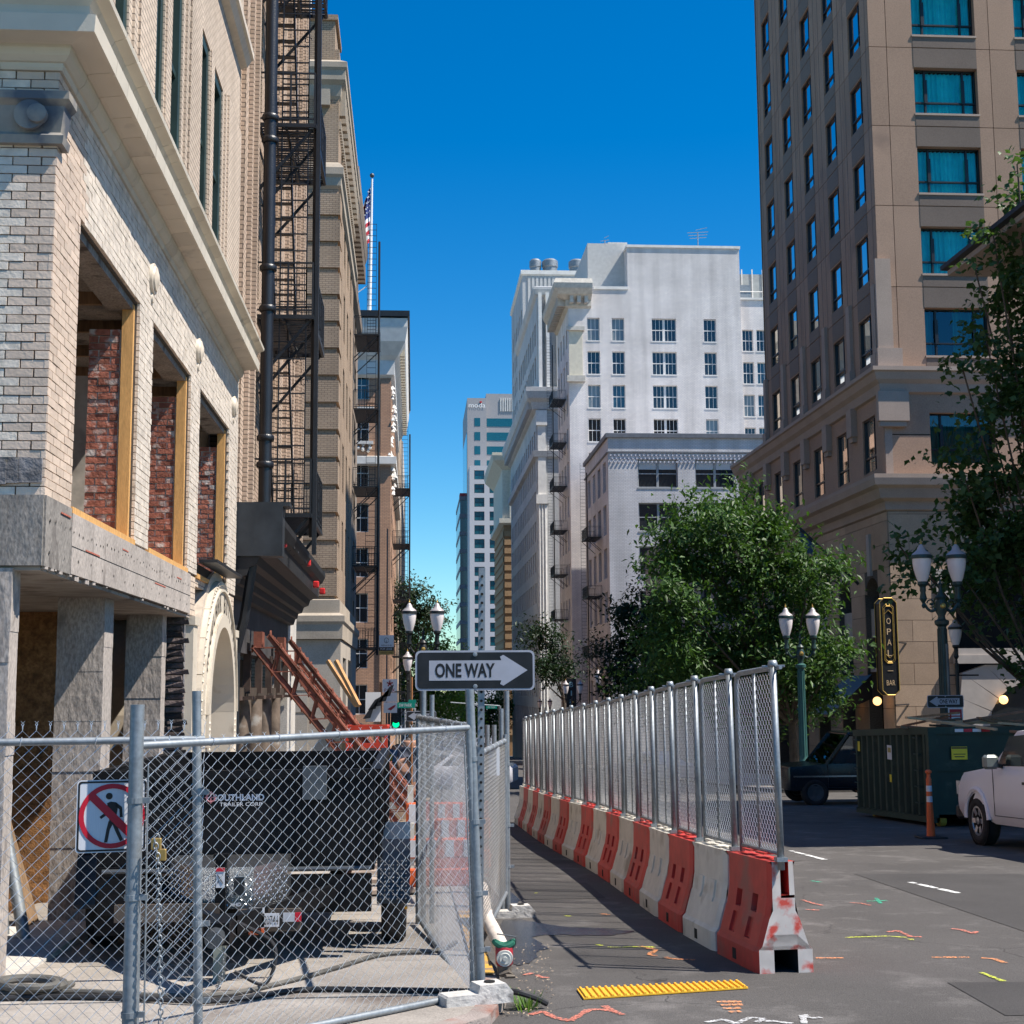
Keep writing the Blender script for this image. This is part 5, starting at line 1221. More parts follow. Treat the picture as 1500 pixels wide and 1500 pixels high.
# --- R7: tower with modern teal bands
R7 = thing('office_tower', 'distant grey office tower with teal window bands and white lettering near its top', 'building', (13, 330, gz(300)))
x7 = U(685, 800, Y=330).x; S8, C8 = frames(x7, 330, 1); tg = M('teal_band_glass', (.01, .10, .13), .08, var=.1, spec=1)
gpan = M('grey_granite', (.36, .35, .36), .6, var=.05)
z_top = U(686, 583, Y=330).z
body(R7, gpan, x7, 330, 360, 1, z_top, wd=4.6)
body(R7, gpan, x7+4.6, 331, 360, 1, U(750, 577, Y=331).z, wd=10, name='wing_wall')
C9 = Fr((0, 331, 0), (1, 0, 0), (0, -1, 0))
mb = MB()
for k in range(9):
    z = U(720, 613+k*20.5, Y=331).z; C9.box(mb, x7+4.7, x7+14, z-2.0, z, -.1, .06)
    if k < 8: p_ = C8.box(mb, x7+1.7, x7+3.1, z-2.1, z-.1, -.1, .05)
S8.box(mb, 332, 358, -10, z_top-8, -.1, .06); mb.build('window_band', tg, R7)
mb = MB()
for k in range(7): C9.box(mb, x7+8+k*.55, x7+8.25+k*.55, z_top-3, z_top+.2, 0, .2)
mb.build('louvre', wt, R7)
mb = MB(); text(mb, 'moda', C8, x7+2.35, z_top-1.75, 4.0, 1.15, .15); mb.build('lettering', M('white_sign', (.9, .9, .9), .5, var=0), R7)
mb = MB(); C8.box(mb, x7+3.0, x7+3.5, z_top-1.2, z_top-.8, 0, .16); mb.build('red_roof_mark', M('red_plastic', (0, 0, 0)), R7)
R7c = thing('white_grid_tower', 'white gridded office block with teal square windows below the lettered tower', 'building', (14, 318, gz(300)))
xa, xb_ = U(688, 800, Y=318).x, U(718, 800, Y=318).x; zt_ = U(690, 682, Y=318).z; S9, C10 = frames(xa, 318, 1); ch = []
for k in range(14): z = zt_-2.9-k*3.18; ch += [(xa+1.1, xa+3.4, z-.3, z+1.8), (xa+4.6, xa+6.9, z-.3, z+1.8)]
body(R7c, M('white_grid_stone', (.56, .54, .55), .7, var=.04), xa, 318, 329, 1, zt_, choles=ch, wd=9)
for h in ch: window(R7c, C10, 'r7', *h, .2, hfr, tg, 'sash', fw=.1)
R8 = thing('dark_glass_tower', 'dark stepped glass tower at the far end of the street', 'building', (10, 345, gz(300)))
x8 = U(674, 800, Y=345).x; z8 = U(674, 727, Y=345).z
mb = MB(); mb.box(x8, 345, -14, x8+10, 375, z8)
mb.build('wall', M('dark_glass', (.03, .05, .08), .15, var=.2, spec=1), R8)
mb = MB(); 
for k in range(12): mb.box(x8-.1, 344.8, z8-1-k*4.4, x8+10, 375.1, z8-k*4.4)
mb.build('floor_band', M('dark_band', (.20, .21, .25), .6), R8)
mb = MB(); mb.box(x8-.05, 344.9, z8, x8+3, 350, z8+.8); mb.build('red_cap', M('red_band', (.35, .05, .06), .6), R8)
# the low building near right whose eave shows at the frame's edge
NR = thing('eaved_building', 'building at the right edge, only its dark eave and pale soffit in view', 'building', (16.6, 28, gz(28)))
mb = MB(); mb.box(17.0, 21.5, -3, 30, 36.2, 13.2); mb.build('wall', M('beige_stucco', (.45, .38, .30), .85, var=.1), NR)
mb = MB(); mb.sweep([(-.1, 12.4), (.3, 12.6), (.5, 13.1), (1.4, 13.25), (1.75, 13.3), (1.75, 13.5), (-.1, 13.9)], [((30, 36.2), (0, 1)), ((17.0, 36.2), (-1, 1)), ((17.0, 21.5), (-1, -1)), ((30, 21.5), (0, -1))]); mb.build('eave', trim, NR)
mb = MB(); mb.sweep([(1.76, 13.45), (1.9, 13.5), (1.9, 13.62), (-3, 14.3), (-3, 14)], [((30, 36.2), (0, 1)), ((17.0, 36.2), (-1, 1)), ((17.0, 21.5), (-1, -1)), ((30, 21.5), (0, -1))]); mb.build('roof', M('dark_slate', (.03, .03, .035), .7), NR)
# things that close the street far away
for k, (x, y, w_, h) in enumerate(((-6, 330, 9, 14), (3, 420, 14, 6), (-60, 300, 40, 18), (45, 300, 30, 22))):
    pass


# ================================================================== trees
def leafmat(name, c, tr=.35):
    m = bpy.data.materials.new(name); m.use_nodes = True; t = m.node_tree; b = t.nodes['Principled BSDF']
    b.inputs['Roughness'].default_value = .5; b.inputs['Specular IOR Level'].default_value = .28
    g = t.nodes.new('ShaderNodeNewGeometry'); h = t.nodes.new('ShaderNodeHueSaturation'); r = t.nodes.new('ShaderNodeMapRange')
    r.inputs[3].default_value = .6; r.inputs[4].default_value = 1.5; t.links.new(g.outputs['Random Per Island'], r.inputs[0]); t.links.new(r.outputs[0], h.inputs['Value'])
    h.inputs['Color'].default_value = (*c, 1); t.links.new(h.outputs[0], b.inputs['Base Color'])
    tl = t.nodes.new('ShaderNodeBsdfTranslucent'); tl.inputs[0].default_value = (c[0]*1.7, c[1]*1.8, c[2]*.7, 1)
    mx = t.nodes.new('ShaderNodeMixShader'); mx.inputs[0].default_value = tr; t.links.new(b.outputs[0], mx.inputs[1]); t.links.new(tl.outputs[0], mx.inputs[2])
    t.links.new(mx.outputs[0], t.nodes['Material Output'].inputs[0]); MATS[name] = m; return m
bark = M('bark', (.10, .075, .055), .95, var=.3, scale=6, bump=.6)
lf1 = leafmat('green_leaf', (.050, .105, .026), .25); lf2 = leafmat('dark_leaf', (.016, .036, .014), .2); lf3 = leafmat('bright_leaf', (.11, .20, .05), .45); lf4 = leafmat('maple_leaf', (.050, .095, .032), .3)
def leaves(blobs, n, size, seed, lobed=False, drop=0.25):
    """blobs: (center, (rx,ry,rz)); twigs start on the blobs, leaves stand round the twigs"""
    r = random.Random(seed); vs = []; fs = []
    wts = [b[1][0]*b[1][1]+b[1][0]*b[1][2] for b in blobs]
    nt_ = max(1, n//16); sub_ = [(b[0], b[1]) for b in blobs]; cl = [[Vector((r.gauss(0, 1), r.gauss(0, 1), r.gauss(0, 1))).normalized() for _ in range(9)] for b in blobs]
    for _ in range(nt_):
        bi = r.choices(range(len(blobs)), wts)[0]; c, (rx, ry, rz) = blobs[bi]
        d = (r.choice(cl[bi])+Vector((r.gauss(0, .28), r.gauss(0, .28), r.gauss(0, .28)))).normalized()
        rr = r.random()**.38
        p0 = Vector((c[0]+d.x*rx*rr, c[1]+d.y*ry*rr, c[2]+d.z*rz*rr))
        tw = (d+Vector((r.gauss(0, .5), r.gauss(0, .5), r.gauss(0, .4)-drop*.3))).normalized(); L = size*r.uniform(3, 7)
        for k in range(16):
            p = p0+tw*(L*k/16)+Vector((r.gauss(0, size*.7), r.gauss(0, size*.7), r.gauss(0, size*.55)))
            nrm = Vector((r.gauss(0, .6)+d.x*.35, r.gauss(0, .6)+d.y*.35, r.uniform(.2, 1.3))).normalized()
            a = nrm.cross(Vector((r.gauss(0, 1), r.gauss(0, 1), r.gauss(0, .4)))).normalized(); b = nrm.cross(a)
            s = size*r.uniform(.6, 1.2); i = len(vs); dr = Vector((0, 0, -drop*s))
            if lobed:
                vs += [p-a*s*.5, p-b*s*.5+dr*.3, p+a*s*.15-b*s*.32, p+a*s*.65+dr, p+a*s*.15+b*s*.32, p+b*s*.5+dr*.3]
                fs += [(i, i+1, i+2, i+5), (i+2, i+3, i+4), (i+5, i+2, i+4)]
            else:
                vs += [p-a*s*.5, p-b*s*.24, p+a*s*.6+dr, p+b*s*.24]; fs.append((i, i+1, i+2, i+3))
    m = MB(); m.v = [tuple(v) for v in vs]; m.f = fs; m.mi = [0]*len(fs); return m
def tree(label, base, blobs, n, size, mat, seed, trunk_r=.16, lobed=False, group=None, name='street_tree', inner=None):
    t = thing(name, label, 'tree', base, group=group); base = Vector(base)
    leaves(blobs, n, size, seed, lobed).build('crown', mat, t, fix=False)
    r = random.Random(seed+1); mb = MB(); cz_ = min(b[0][2] for b in blobs)
    fork = base+Vector((0, 0, (cz_-base.z)*.75)); mb.path([base, base.lerp(fork, .5)+Vector((.05, .03, 0)), fork], [trunk_r*1.25, trunk_r, trunk_r*.85], 9)
    mb.build('trunk', bark, t, smooth=True); mb = MB()
    for c, rr in blobs:
        c = Vector(c); m_ = fork.lerp(c, .5)+Vector((r.uniform(-.3, .3), r.uniform(-.3, .3), -.2)); mb.path([fork-Vector((0, 0, .2)), m_, c], [trunk_r*.5, trunk_r*.3, .02], 6, caps=False)
    mb.build('branches', bark, t, smooth=True); return t
def B_at(lst, d0, dd=1.6, seed=1):
    """crown masses: centre and radius read off the picture at the tree's own distance"""
    r = random.Random(seed); out = []
    for (px, py, rp, *rest) in lst:
        dy = rest[0] if rest else r.uniform(-dd, dd); c = U(px, py, Y=d0+dy); rr = rp*(d0+dy)/F; out.append(((c.x, c.y, c.z), (rr, rr*.95, rr*.85)))
    return out
T1 = B_at([(1060, 765, 42), (1000, 800, 45), (1110, 800, 50), (1045, 850, 62), (1130, 860, 58), (985, 870, 45), (1190, 825, 36), (1180, 900, 36), (1205, 960, 34), (1160, 950, 55), (1080, 930, 60), (1000, 940, 55), (1160, 1010, 38), (1195, 1010, 30), (1050, 1000, 60, 3), (960, 1000, 45, 3), (1090, 735, 26, 2), (1015, 760, 28), (1228, 935, 14), (1110, 1020, 50, 2)], 48.0, 1.3, 3)
tree('big sunlit leafy tree before the hotel, largest crown in the street', (13.2, 48.6, gz(48.6)+.1), [(c, (r[0]*.86, r[1]*.86, r[2]*.84)) for c, r in T1], 36000, .22, lf1, 11)
T1b = B_at([(935, 890, 30), (915, 925, 28), (960, 920, 40), (940, 970, 42), (905, 980, 26), (985, 960, 45), (930, 1010, 35), (980, 1010, 40), (880, 945, 10)], 72, 1.6, 5)
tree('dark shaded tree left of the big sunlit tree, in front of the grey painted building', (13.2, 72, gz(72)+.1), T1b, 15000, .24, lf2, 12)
T1c = B_at([(795, 925, 16), (805, 960, 20), (790, 985, 17), (815, 990, 14)], 112, 1.5, 6)
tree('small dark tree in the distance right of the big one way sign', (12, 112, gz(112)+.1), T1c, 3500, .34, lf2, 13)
T2 = B_at([(1490, 300, 26), (1455, 345, 26), (1425, 380, 22), (1500, 400, 38), (1475, 440, 30), (1530, 470, 60), (1445, 500, 20), (1490, 540, 36), (1410, 540, 16), (1445, 600, 38), (1500, 610, 50), (1410, 690, 30), (1465, 700, 48), (1440, 780, 55), (1500, 780, 60), (1400, 830, 26), (1450, 870, 40), (1500, 880, 40), (1345, 820, 20), (1318, 800, 14), (1360, 845, 16), (1395, 880, 14), (1560, 350, 60), (1580, 600, 80), (1560, 780, 80), (1490, 240, 14), (1480, 975, 16)], 34.6, 1.0, 7)
tree('maple tree leaning in from the right edge, over the green skip', (16.2, 34.8, gz(34.8)), [(c, (r[0]*.74, r[1]*.74, r[2]*.7)) for c, r in T2], 13500, .19, lf4, 14, .11, lobed=True)
TL = B_at([(625, 940, 28), (600, 960, 26), (645, 965, 22), (620, 990, 34), (590, 920, 20), (650, 1000, 26), (665, 1020, 22), (640, 1030, 28), (680, 1040, 22), (610, 1030, 30)], 150, 3, 8)
tree('bright green tree in full sun at the far end of the street behind the lamps', (1.5, 150, gz(150)), TL, 14000, .42, lf3, 15)
TL2 = B_at([(598, 880, 15), (615, 900, 14), (590, 900, 14), (585, 930, 12), (635, 905, 9)], 118, 2, 9)
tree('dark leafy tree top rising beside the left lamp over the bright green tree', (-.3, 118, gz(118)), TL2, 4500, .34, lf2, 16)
TL3 = B_at([(700, 1030, 22), (720, 1045, 22), (690, 1060, 22), (735, 1040, 18), (660, 1060, 22)], 210, 3, 10)
tree('green tree closing the far end of the street right of the bright tree', (11, 210, gz(210)), TL3, 5000, .6, lf1, 17)
gr = random.Random(4)

# ================================================================== lamps
lgreen = M('dark_green_cast_iron', (.018, .045, .042), .45, var=.25, scale=4, spec=.5)
lblack = M('black_cast_iron', (.014, .017, .018), .45, var=.2)
teal = M('teal_painted_pole', (.035, .11, .10), .5, var=.15, scale=3)
frost = M('frosted_lamp_glass', (.78, .72, .72), .35, var=.05, spec=.6)
capm = M('grey_lamp_cap', (.42, .38, .38), .45, .2, var=.1)
def lamphead(par, x, z, mat, s=1.0, base=(0, 0, 0)):
    cx = (x, 0, 0)
    mb = MB(); mb.lathe([(.10*s, z), (.14*s, z+.10*s), (.19*s, z+.28*s), (.215*s, z+.45*s), (.215*s, z+.56*s)], cx, 16); g = mb.build('lamp_glass', frost, par, True, local=True)
    mb = MB(); mb.lathe([(.24*s, z+.55*s), (.245*s, z+.60*s), (.23*s, z+.64*s)], cx, 16); mb.build('lamp_ring', mat, par, True, local=True)
    mb = MB(); mb.lathe([(.23*s, z+.64*s), (.20*s, z+.68*s), (.10*s, z+.76*s), (.085*s, z+.82*s), (.05*s, z+.87*s), (.02*s, z+.90*s)], cx, 16)
    mb.build('lamp_cap', capm, par, True, local=True); mb = MB(); mb.lathe([(.02*s, z+.90*s), (.032*s, z+.93*s), (.015*s, z+.97*s), (.004, z+1.03*s)], cx, 8); mb.build('finial', gold, par, True, local=True)
    mb = MB(); mb.lathe([(.02*s, z-.62*s), (.05*s, z-.56*s), (.03*s, z-.5*s), (.09*s, z-.40*s), (.06*s, z-.25*s), (.075*s, z-.2*s), (.07*s, z-.12*s), (.12*s, z-.06*s), (.12*s, z), (.09*s, z+.02*s)], cx, 12); mb.build('lamp_holder', mat, par, True, local=True)
def twin_lamp(label, loc, H_, mat, pmat, name='twin_street_lamp', w_=.50, group='twin lantern street lamps'):
    t = thing(name, label, 'street lamp', loc, group=group); zt = H_-1.03
    mb = MB(); mb.lathe([(.28, 0), (.28, .25), (.22, .32), (.2, .9), (.15, 1.0), (.125, 1.1), (.10, zt-1.05), (.16, zt-1.0), (.17, zt-.92), (.10, zt-.88)], (0, 0, 0), 18); mb.build('pole', pmat, t, True, local=True)
    mb = MB()
    for k in range(12):
        a = 2*PI*k/12; mb.path([(.128*cos(a), .128*sin(a), 1.15), (.105*cos(a), .105*sin(a), zt-1.1)], .011, 4)
    mb.build('fluting', pmat, t, local=True)
    mb = MB(); mb.lathe([(.1, zt-.9), (.08, zt-.8), (.13, zt-.7), (.15, zt-.55), (.10, zt-.42), (.13, zt-.36), (.05, zt-.25), (.04, zt-.1), (.06, zt-.05), (.02, zt), (.005, zt+.12)], (0, 0, 0), 14); mb.build('crown_piece', mat, t, True, local=True)
    for s_ in (-1, 1):
        mb = MB(); pts = [(s_*(.10+.36*(k/14)), 0, zt-.62-.16*sin(PI*k/14)+.22*(k/14)) for k in range(15)]; mb.path(pts, .035, 7)
        mb.path([(s_*(.24+.10*cos(q*.55)*(1-q/14)), 0, zt-.50+.10*sin(q*.55)*(1-q/14)) for q in range(12)], .018, 5); mb.build('arm', mat, t, True, local=True)
        lamphead(t, s_*w_, zt, mat)
    mb = MB(); mb.lathe([(.001, -.19), (.05, -.175), (.07, -.13)], (0, 0, zt-.57), 10, 'Y'); mb.build('gilt_boss', gold, t, True, local=True)
    return t
def lamp_at(px, pyf, d, label, mat=lblack, pmat=lblack, w_=.5, rz=0):
    p = U(px, pyf, Y=d); z0 = gz(d)+.1; t = twin_lamp(label, (p.x, d, z0), p.z-z0, mat, pmat, w_=w_); t.rotation_euler = (0, 0, rz); return t
lamp_at(1170, 884, 44.0, 'teal pole twin lantern lamp against the big sunlit tree', lgreen, teal, .44)
lamp_at(1374, 789, 32.2, 'largest dark twin lantern lamp standing behind the green skip', lgreen, lgreen, .42)
lamp_at(620, 877, 44.5, 'black twin lantern lamp above the left end of the big one way sign', lblack, lblack, .44)
lamp_at(888, 977, 84, 'black twin lantern lamp before the dark tree, above the barrier fence', lblack, lblack)
lamp_at(839, 994, 97, 'small twin lantern lamp in front of a vertical lettered sign down the street')
lamp_at(798, 1021, 137, 'tiny far twin lantern lamp just right of the white column')
def single_lamp(px, pyf, d, label, s=.8):
    p = U(px, pyf, Y=d); z0 = gz(d)+.1; H_ = p.z-z0; t = thing('single_street_lamp', label, 'street lamp', (p.x, d, z0)); zt = H_-1.03*s
    mb = MB(); mb.lathe([(.16, 0), (.16, .3), (.09, .5), (.06, .8), (.045, zt-.6*s)], (0, 0, 0), 10); mb.build('pole', lblack, t, True, local=True); lamphead(t, 0, zt, lblack, s)
    mb = MB(); mb.beam((-.45, 0, zt-.75), (.55, 0, zt-.75), .04); mb.build('ladder_bar', lblack, t, local=True); return t
single_lamp(1398, 902, 34.5, 'single lantern on thin black pole beside the largest twin lamp', .72)
single_lamp(597, 950, 52, 'single black lantern under the left head of the left twin lamp', .8)

# ================================================================== signs
white = M('sign_white', (.62, .62, .64), .5, var=.05, scale=4); sblack = M('sign_black', (.012, .012, .014), .45, var=.5, scale=7, bump=.05)
signwhite = M('reflective_white', (.36, .37, .42), .45, var=.1, scale=5)
def rrect(w_, h, r, n=4):
    out = []
    for cx, cy, a0 in ((w_/2-r, h/2-r, 0), (-w_/2+r, h/2-r, PI/2), (-w_/2+r, -h/2+r, PI), (w_/2-r, -h/2+r, 1.5*PI)):
        for k in range(n+1): out.append((cx+r*cos(a0+PI/2*k/n), cy+r*sin(a0+PI/2*k/n)))
    return out
def one_way(label, cx, y, cz_, w_, left=False, post=None, name='one_way_sign', rz=0):
    t = thing(name, label, 'sign', (cx, y, cz_), rz); h = w_/3; f = Fr((0, 0, 0), (1, 0, 0), (0, -1, 0)); s_ = -1 if left else 1; k = w_/.914
    mb = MB(); mb.prism(rrect(w_, h, .04*k), f.fn(), -.004, 0); mb.build('plate', signwhite, t, local=True)
    mb = MB(); mb.prism(rrect(w_-.03*k, h-.03*k, .03*k), f.fn(), 0, .002); mb.build('black_field', sblack, t, local=True)
    x0, x1, x2 = -.385*w_+0, .22*w_, .44*w_; a = .25*h
    pts = [(x0, -a), (x1, -a), (x1-.01*k, -.34*h), (x1+.015*k, -.385*h), (x2, 0), (x1+.015*k, .385*h), (x1-.01*k, .34*h), (x1, a), (x0, a)]
    if left: pts = [(-p, q) for p, q in pts][::-1]
    mb = MB(); mb.prism(pts, f.fn(), .002, .0035); mb.build('arrow', signwhite, t, local=True)
    mb = MB(); text(mb, 'ONE WAY', f, s_*(-.085*w_), 0, .50*w_, .36*h, .005, .03); mb.build('lettering', sblack, t, local=True)
    mb = MB()
    for q in (-1, 1): mb.lathe([(.001, -.008), (.016*k, -.006), (.018*k, .0)], (0 if not left else .0, -.003, q*.40*h), 10, 'Y')
    mb.build('bolt', galv, t, local=True)
    return t
p = U(696, 982, Y=10.9)
one_way('big white arrow ONE WAY sign pointing right, above the open fence gate', p.x, 10.9, p.z, .925, rz=-.0)
mb = MB(); q0 = U(706, 832, Y=10.95)
def perf_post(mb, x, y, z0, z1, w_=.045):
    mb.box(x-w_/2, y-w_/2, z0, x+w_/2, y+w_/2, z1)
px_ = U(701, 982, Y=10.95).x
mb = MB(); mb.beam((px_, 10.95, gz(11)), (U(706, 834, Y=10.95).x, 10.95, q0.z), .05, .05, up=(0, 1, 0)); o = solo(mb, 'sign_post', galv, 'perforated square steel post carrying the big right pointing sign', 'post')
mb = MB(); z = gz(11)+.2
a_ = Vector((px_, 10.92, gz(11))); b_ = Vector((U(706, 834, Y=10.95).x, 10.92, q0.z)); n = 44
for k in range(1, n): p = a_.lerp(b_, k/n); mb.lathe([(.011, -.0065), (.011, 0.0)], p+Vector((0, .002, 0)), 8, 'Y')
mb.build('holes', M('post_holes', (.01, .01, .01), .9, var=0), o)
p = U(1385, 1027.5, Y=31); one_way('left pointing ONE WAY sign above the green skip', p.x, 31, p.z, .84, True)
p = U(617, 1049, Y=40); one_way('small left pointing ONE WAY sign behind the fence under the black twin lamp', p.x, 40, p.z, .84, True)
mb = MB(); p = U(1392, 1027, Y=31.05); mb.path([(p.x, 31.1, gz(31)), (p.x, 31.1, 2.6)], .035, 8); solo(mb, 'sign_pole', steel, 'grey pole carrying the left pointing sign at the skip', 'pole', smooth=True)
mb = MB(); p = U(603, 1049, Y=40.05); mb.path([(p.x, 40.1, gz(40)), (p.x, 40.1, 2.0)], .03, 8); solo(mb, 'sign_pole', M('orange_rusty_pole', (.35, .15, .06), .7), 'brown pole carrying the green street name sign', 'pole', smooth=True)
# small red shield under the right sign
sf = Fr((U(1400, 1048, Y=30.98).x, 30.98, U(1400, 1048, Y=31).z), (1, 0, 0), (0, -1, 0)); t = thing('shield_sign', 'small red shield badge under the left pointing sign at the skip', 'sign', tuple(sf.O))
mb = MB(); mb.prism([(-.17, .17), (.17, .17), (.17, -.08), (0, -.2), (-.17, -.08)], sf.fn(), -.005, 0); mb.build('plate', white, t); mb = MB(); mb.prism([(-.14, .14), (.14, .14), (.14, -.06), (0, -.16), (-.14, -.06)], sf.fn(), 0, .004); mb.build('red_field', M('sign_red', (.35, .02, .03), .5, var=0), t); mb = MB(); sf.box(mb, -.1, .1, 0, .05, .004, .007); sf.box(mb, -.1, .1, -.07, -.03, .004, .007); mb.build('bars', white, t)
# street name signs
def plate(name, label, fr, w_, h, mat, txt=None, tm=None, cat='sign', extra=None):
    t = thing(name, label, cat, tuple(fr.O)); mb = MB(); mb.prism(rrect(w_, h, .02), fr.fn(), -.01, 0); mb.build('plate', mat, t)
    if txt:
        for (s, u, v, a, b) in txt: mb = MB(); text(mb, s, fr, u, v, a, b, .004); mb.build('lettering', tm, t)
    return t
gsn = M('street_sign_green', (.0, .22, .16), .5, var=0)
f = Fr(tuple(U(595, 1033, Y=40)), (1, 0, 0), (0, -1, 0)); plate('street_name_sign', 'green street name sign reading SW PARK on the brown pole', f, .50, .16, gsn, [('SW PARK', -.02, 0, .36, .09)], white)
f = Fr(tuple(U(604, 1027.5, Y=40.05)), (1, 0, 0), (0, -1, 0)); plate('street_number_sign', 'small green block number plate over the SW PARK sign', f, .22, .10, gsn)
f = Fr(tuple(U(720, 1036, Y=95)), (1, 0, 0), (0, -1, 0)); plate('overhead_street_sign', 'tiny green street sign hung on a mast arm down the street', f, .75, .2, gsn, [('SW PARK', 0, 0, .5, .1)], white)
mb = MB(); a, b = U(660, 1029, Y=95.1), U(732, 1034, Y=95.1); mb.path([a, b], .05, 6); mb.path([b, (b.x+.3, 95.1, gz(95))], .09, 8); solo(mb, 'signal_mast', galv, 'grey mast arm over the far street carrying the tiny green sign', 'mast')
# white FOR LEASE board and PARK board
f = Fr(tuple(U(566, 945, Y=60)), (1, 0, 0), (0, -1, 0)); t = thing('lease_sign', 'white FOR LEASE board with gold strip hanging on the left facade', 'sign', tuple(f.O))
mb = MB(); f.box(mb, -.31, .31, -.08, .42, -.05, 0); mb.build('white_panel', M('board_white', (.75, .75, .76), .6, var=0), t); mb = MB(); f.box(mb, -.31, .31, -.24, -.082, -.05, 0); mb.build('black_panel', sblack, t); mb = MB(); f.box(mb, -.31, .31, -.40, -.242, -.05, 0); mb.build('gold_panel', M('board_gold', (.5, .3, .08), .6, var=0), t)
mb = MB(); text(mb, 'FOR LEASE', f, 0, -.16, .5, .09, .005); text(mb, 'MENASHE', f, 0, -.02, .45, .05, .006) if False else None; mb.build('lettering', MATS['board_white'], t)
mb = MB(); text(mb, 'MENASHE', f, 0, -.01, .45, .06, .005); text(mb, '503-221-1998', f, 0, -.32, .5, .06, .005); mb.path([f.p(.09*cos(q*.5), .2+.11*sin(q*.5), .01) for q in range(13)], .008, 4); mb.path([f.p(0, .1, .01), f.p(0, .2, .01)], .008, 4); mb.build('print', sblack, t)
mb = MB(); mb.path([f.p(.02, -.4, -.1), f.p(.02, -5, -.1)], .03, 6); mb.path([f.p(.02, .42, -.1), f.p(.02, 5, -.1)], .03, 6); mb.build('pole', steel, t)
f = Fr(tuple(U(571, 1010, Y=58)), (1, 0, 0), (0, -1, 0)); t = thing('parking_sign', 'white board reading PARK with red star mark on the left pavement', 'sign', tuple(f.O))
mb = MB(); f.box(mb, -.30, .30, -.12, .42, -.06, 0); f.box(mb, -.25, .30, -.5, -.14, -.06, 0); f.box(mb, -.25, .30, -.95, -.52, -.06, 0); mb.build('panel', MATS['board_white'], t)
mb = MB(); text(mb, 'PARK', f, 0, -.03, .44, .14, .005)
for q in range(5): mb.beam(f.p(0, .24, .01), f.p(.13*cos(PI/2+q*1.257), .24+.13*sin(PI/2+q*1.257), .01), .05, .012, up=(0, 1, 0))
mb.prism([(-.1, -.8), (.15, -.65), (.25, -.62), (.2, -.72), (.05, -.85)], f.fn(), 0, .006); mb.build('red_print', M('sign_red', (0, 0, 0)), t)
mb = MB(); f.box(mb, -.42, -.32, -3.5, .3, -.1, 0); mb.build('orange_post', M('orange_rusty_pole', (0, 0, 0)), t)
f = Fr(tuple(U(554, 1027, Y=56)), (1, 0, 0), (0, -1, 0)); mb = MB(); f.box(mb, -.5, .1, -.8, .35, -.1, 0); solo(mb, 'white_board', M('board_white', (0, 0, 0)), 'blank white board under a black eagle shaped bracket, left pavement', 'board')
mb = MB()
for k, (a, b) in enumerate(((-.35, -.35), (-.15, 0), (.05, .12), (.25, .3), (.42, .5))):
    mb.prism([(a-.25, b-.35), (a+.05, b-.3), (a+.2, b+.15), (a+.02, b+.05)], f.fn(), .1, .2)
mb.build('winged_bracket', black, None, label='black wing shaped bracket projecting over the left pavement', cat='bracket')
# vertical theatre sign and far traffic lights
f = Fr(tuple(U(837, 1015, Y=100)), (1, 0, 0), (0, -1, 0)); t = thing('vertical_sign', 'tall dark vertical sign with pale letters far down the right pavement', 'sign', tuple(f.O)); mb = MB(); f.box(mb, -.35, .35, -2.2, 1.0, -.3, 0); mb.build('sign_box', black, t)
mb = MB()
for k, ch in enumerate('RITZ'[:0]+'BLAB'[:0]): pass
for k, ch in enumerate(('B', 'I', 'L', 'I')): text(mb, ch, f, 0, .6-k*.62, .25 if ch != 'I' else .08, .36, .01)
mb.build('letter', M('pale_blue_letters', (.3, .5, .55), .5, var=0), t)
tl = M('green_signal', (.0, .8, .3), .5, var=0, emit=1.0)
t = thing('traffic_light', 'hanging traffic light showing green beyond the left fence', 'traffic light', tuple(U(580, 1054, Y=62))); c = U(580, 1054, Y=62); mb = MB(); mb.bevbox(c.x-.22, 61.9, c.z-.5, c.x+.22, 62.2, c.z+.55, .03); mb.build('housing', black, t); mb = MB(); mb.lathe([(.001, -.12), (.14, -.11), (.15, 0)], (c.x, 61.9, c.z-.2), 12, 'Y'); mb.build('green_lens', tl, t)
mb = MB()
for z in (0.0, .3): mb.lathe([(.14, -.16), (.16, -.16), (.16, 0), (.14, 0)], (c.x, 61.9, c.z+z), 12, 'Y')
mb.build('visor', black, t); mb = MB(); mb.path([(c.x-.3, 62.05, gz(62)), (c.x-.3, 62.05, c.z+.7)], .05, 6); mb.build('pole', steel, t)
# pedestrian prohibition sign on the left fence panel


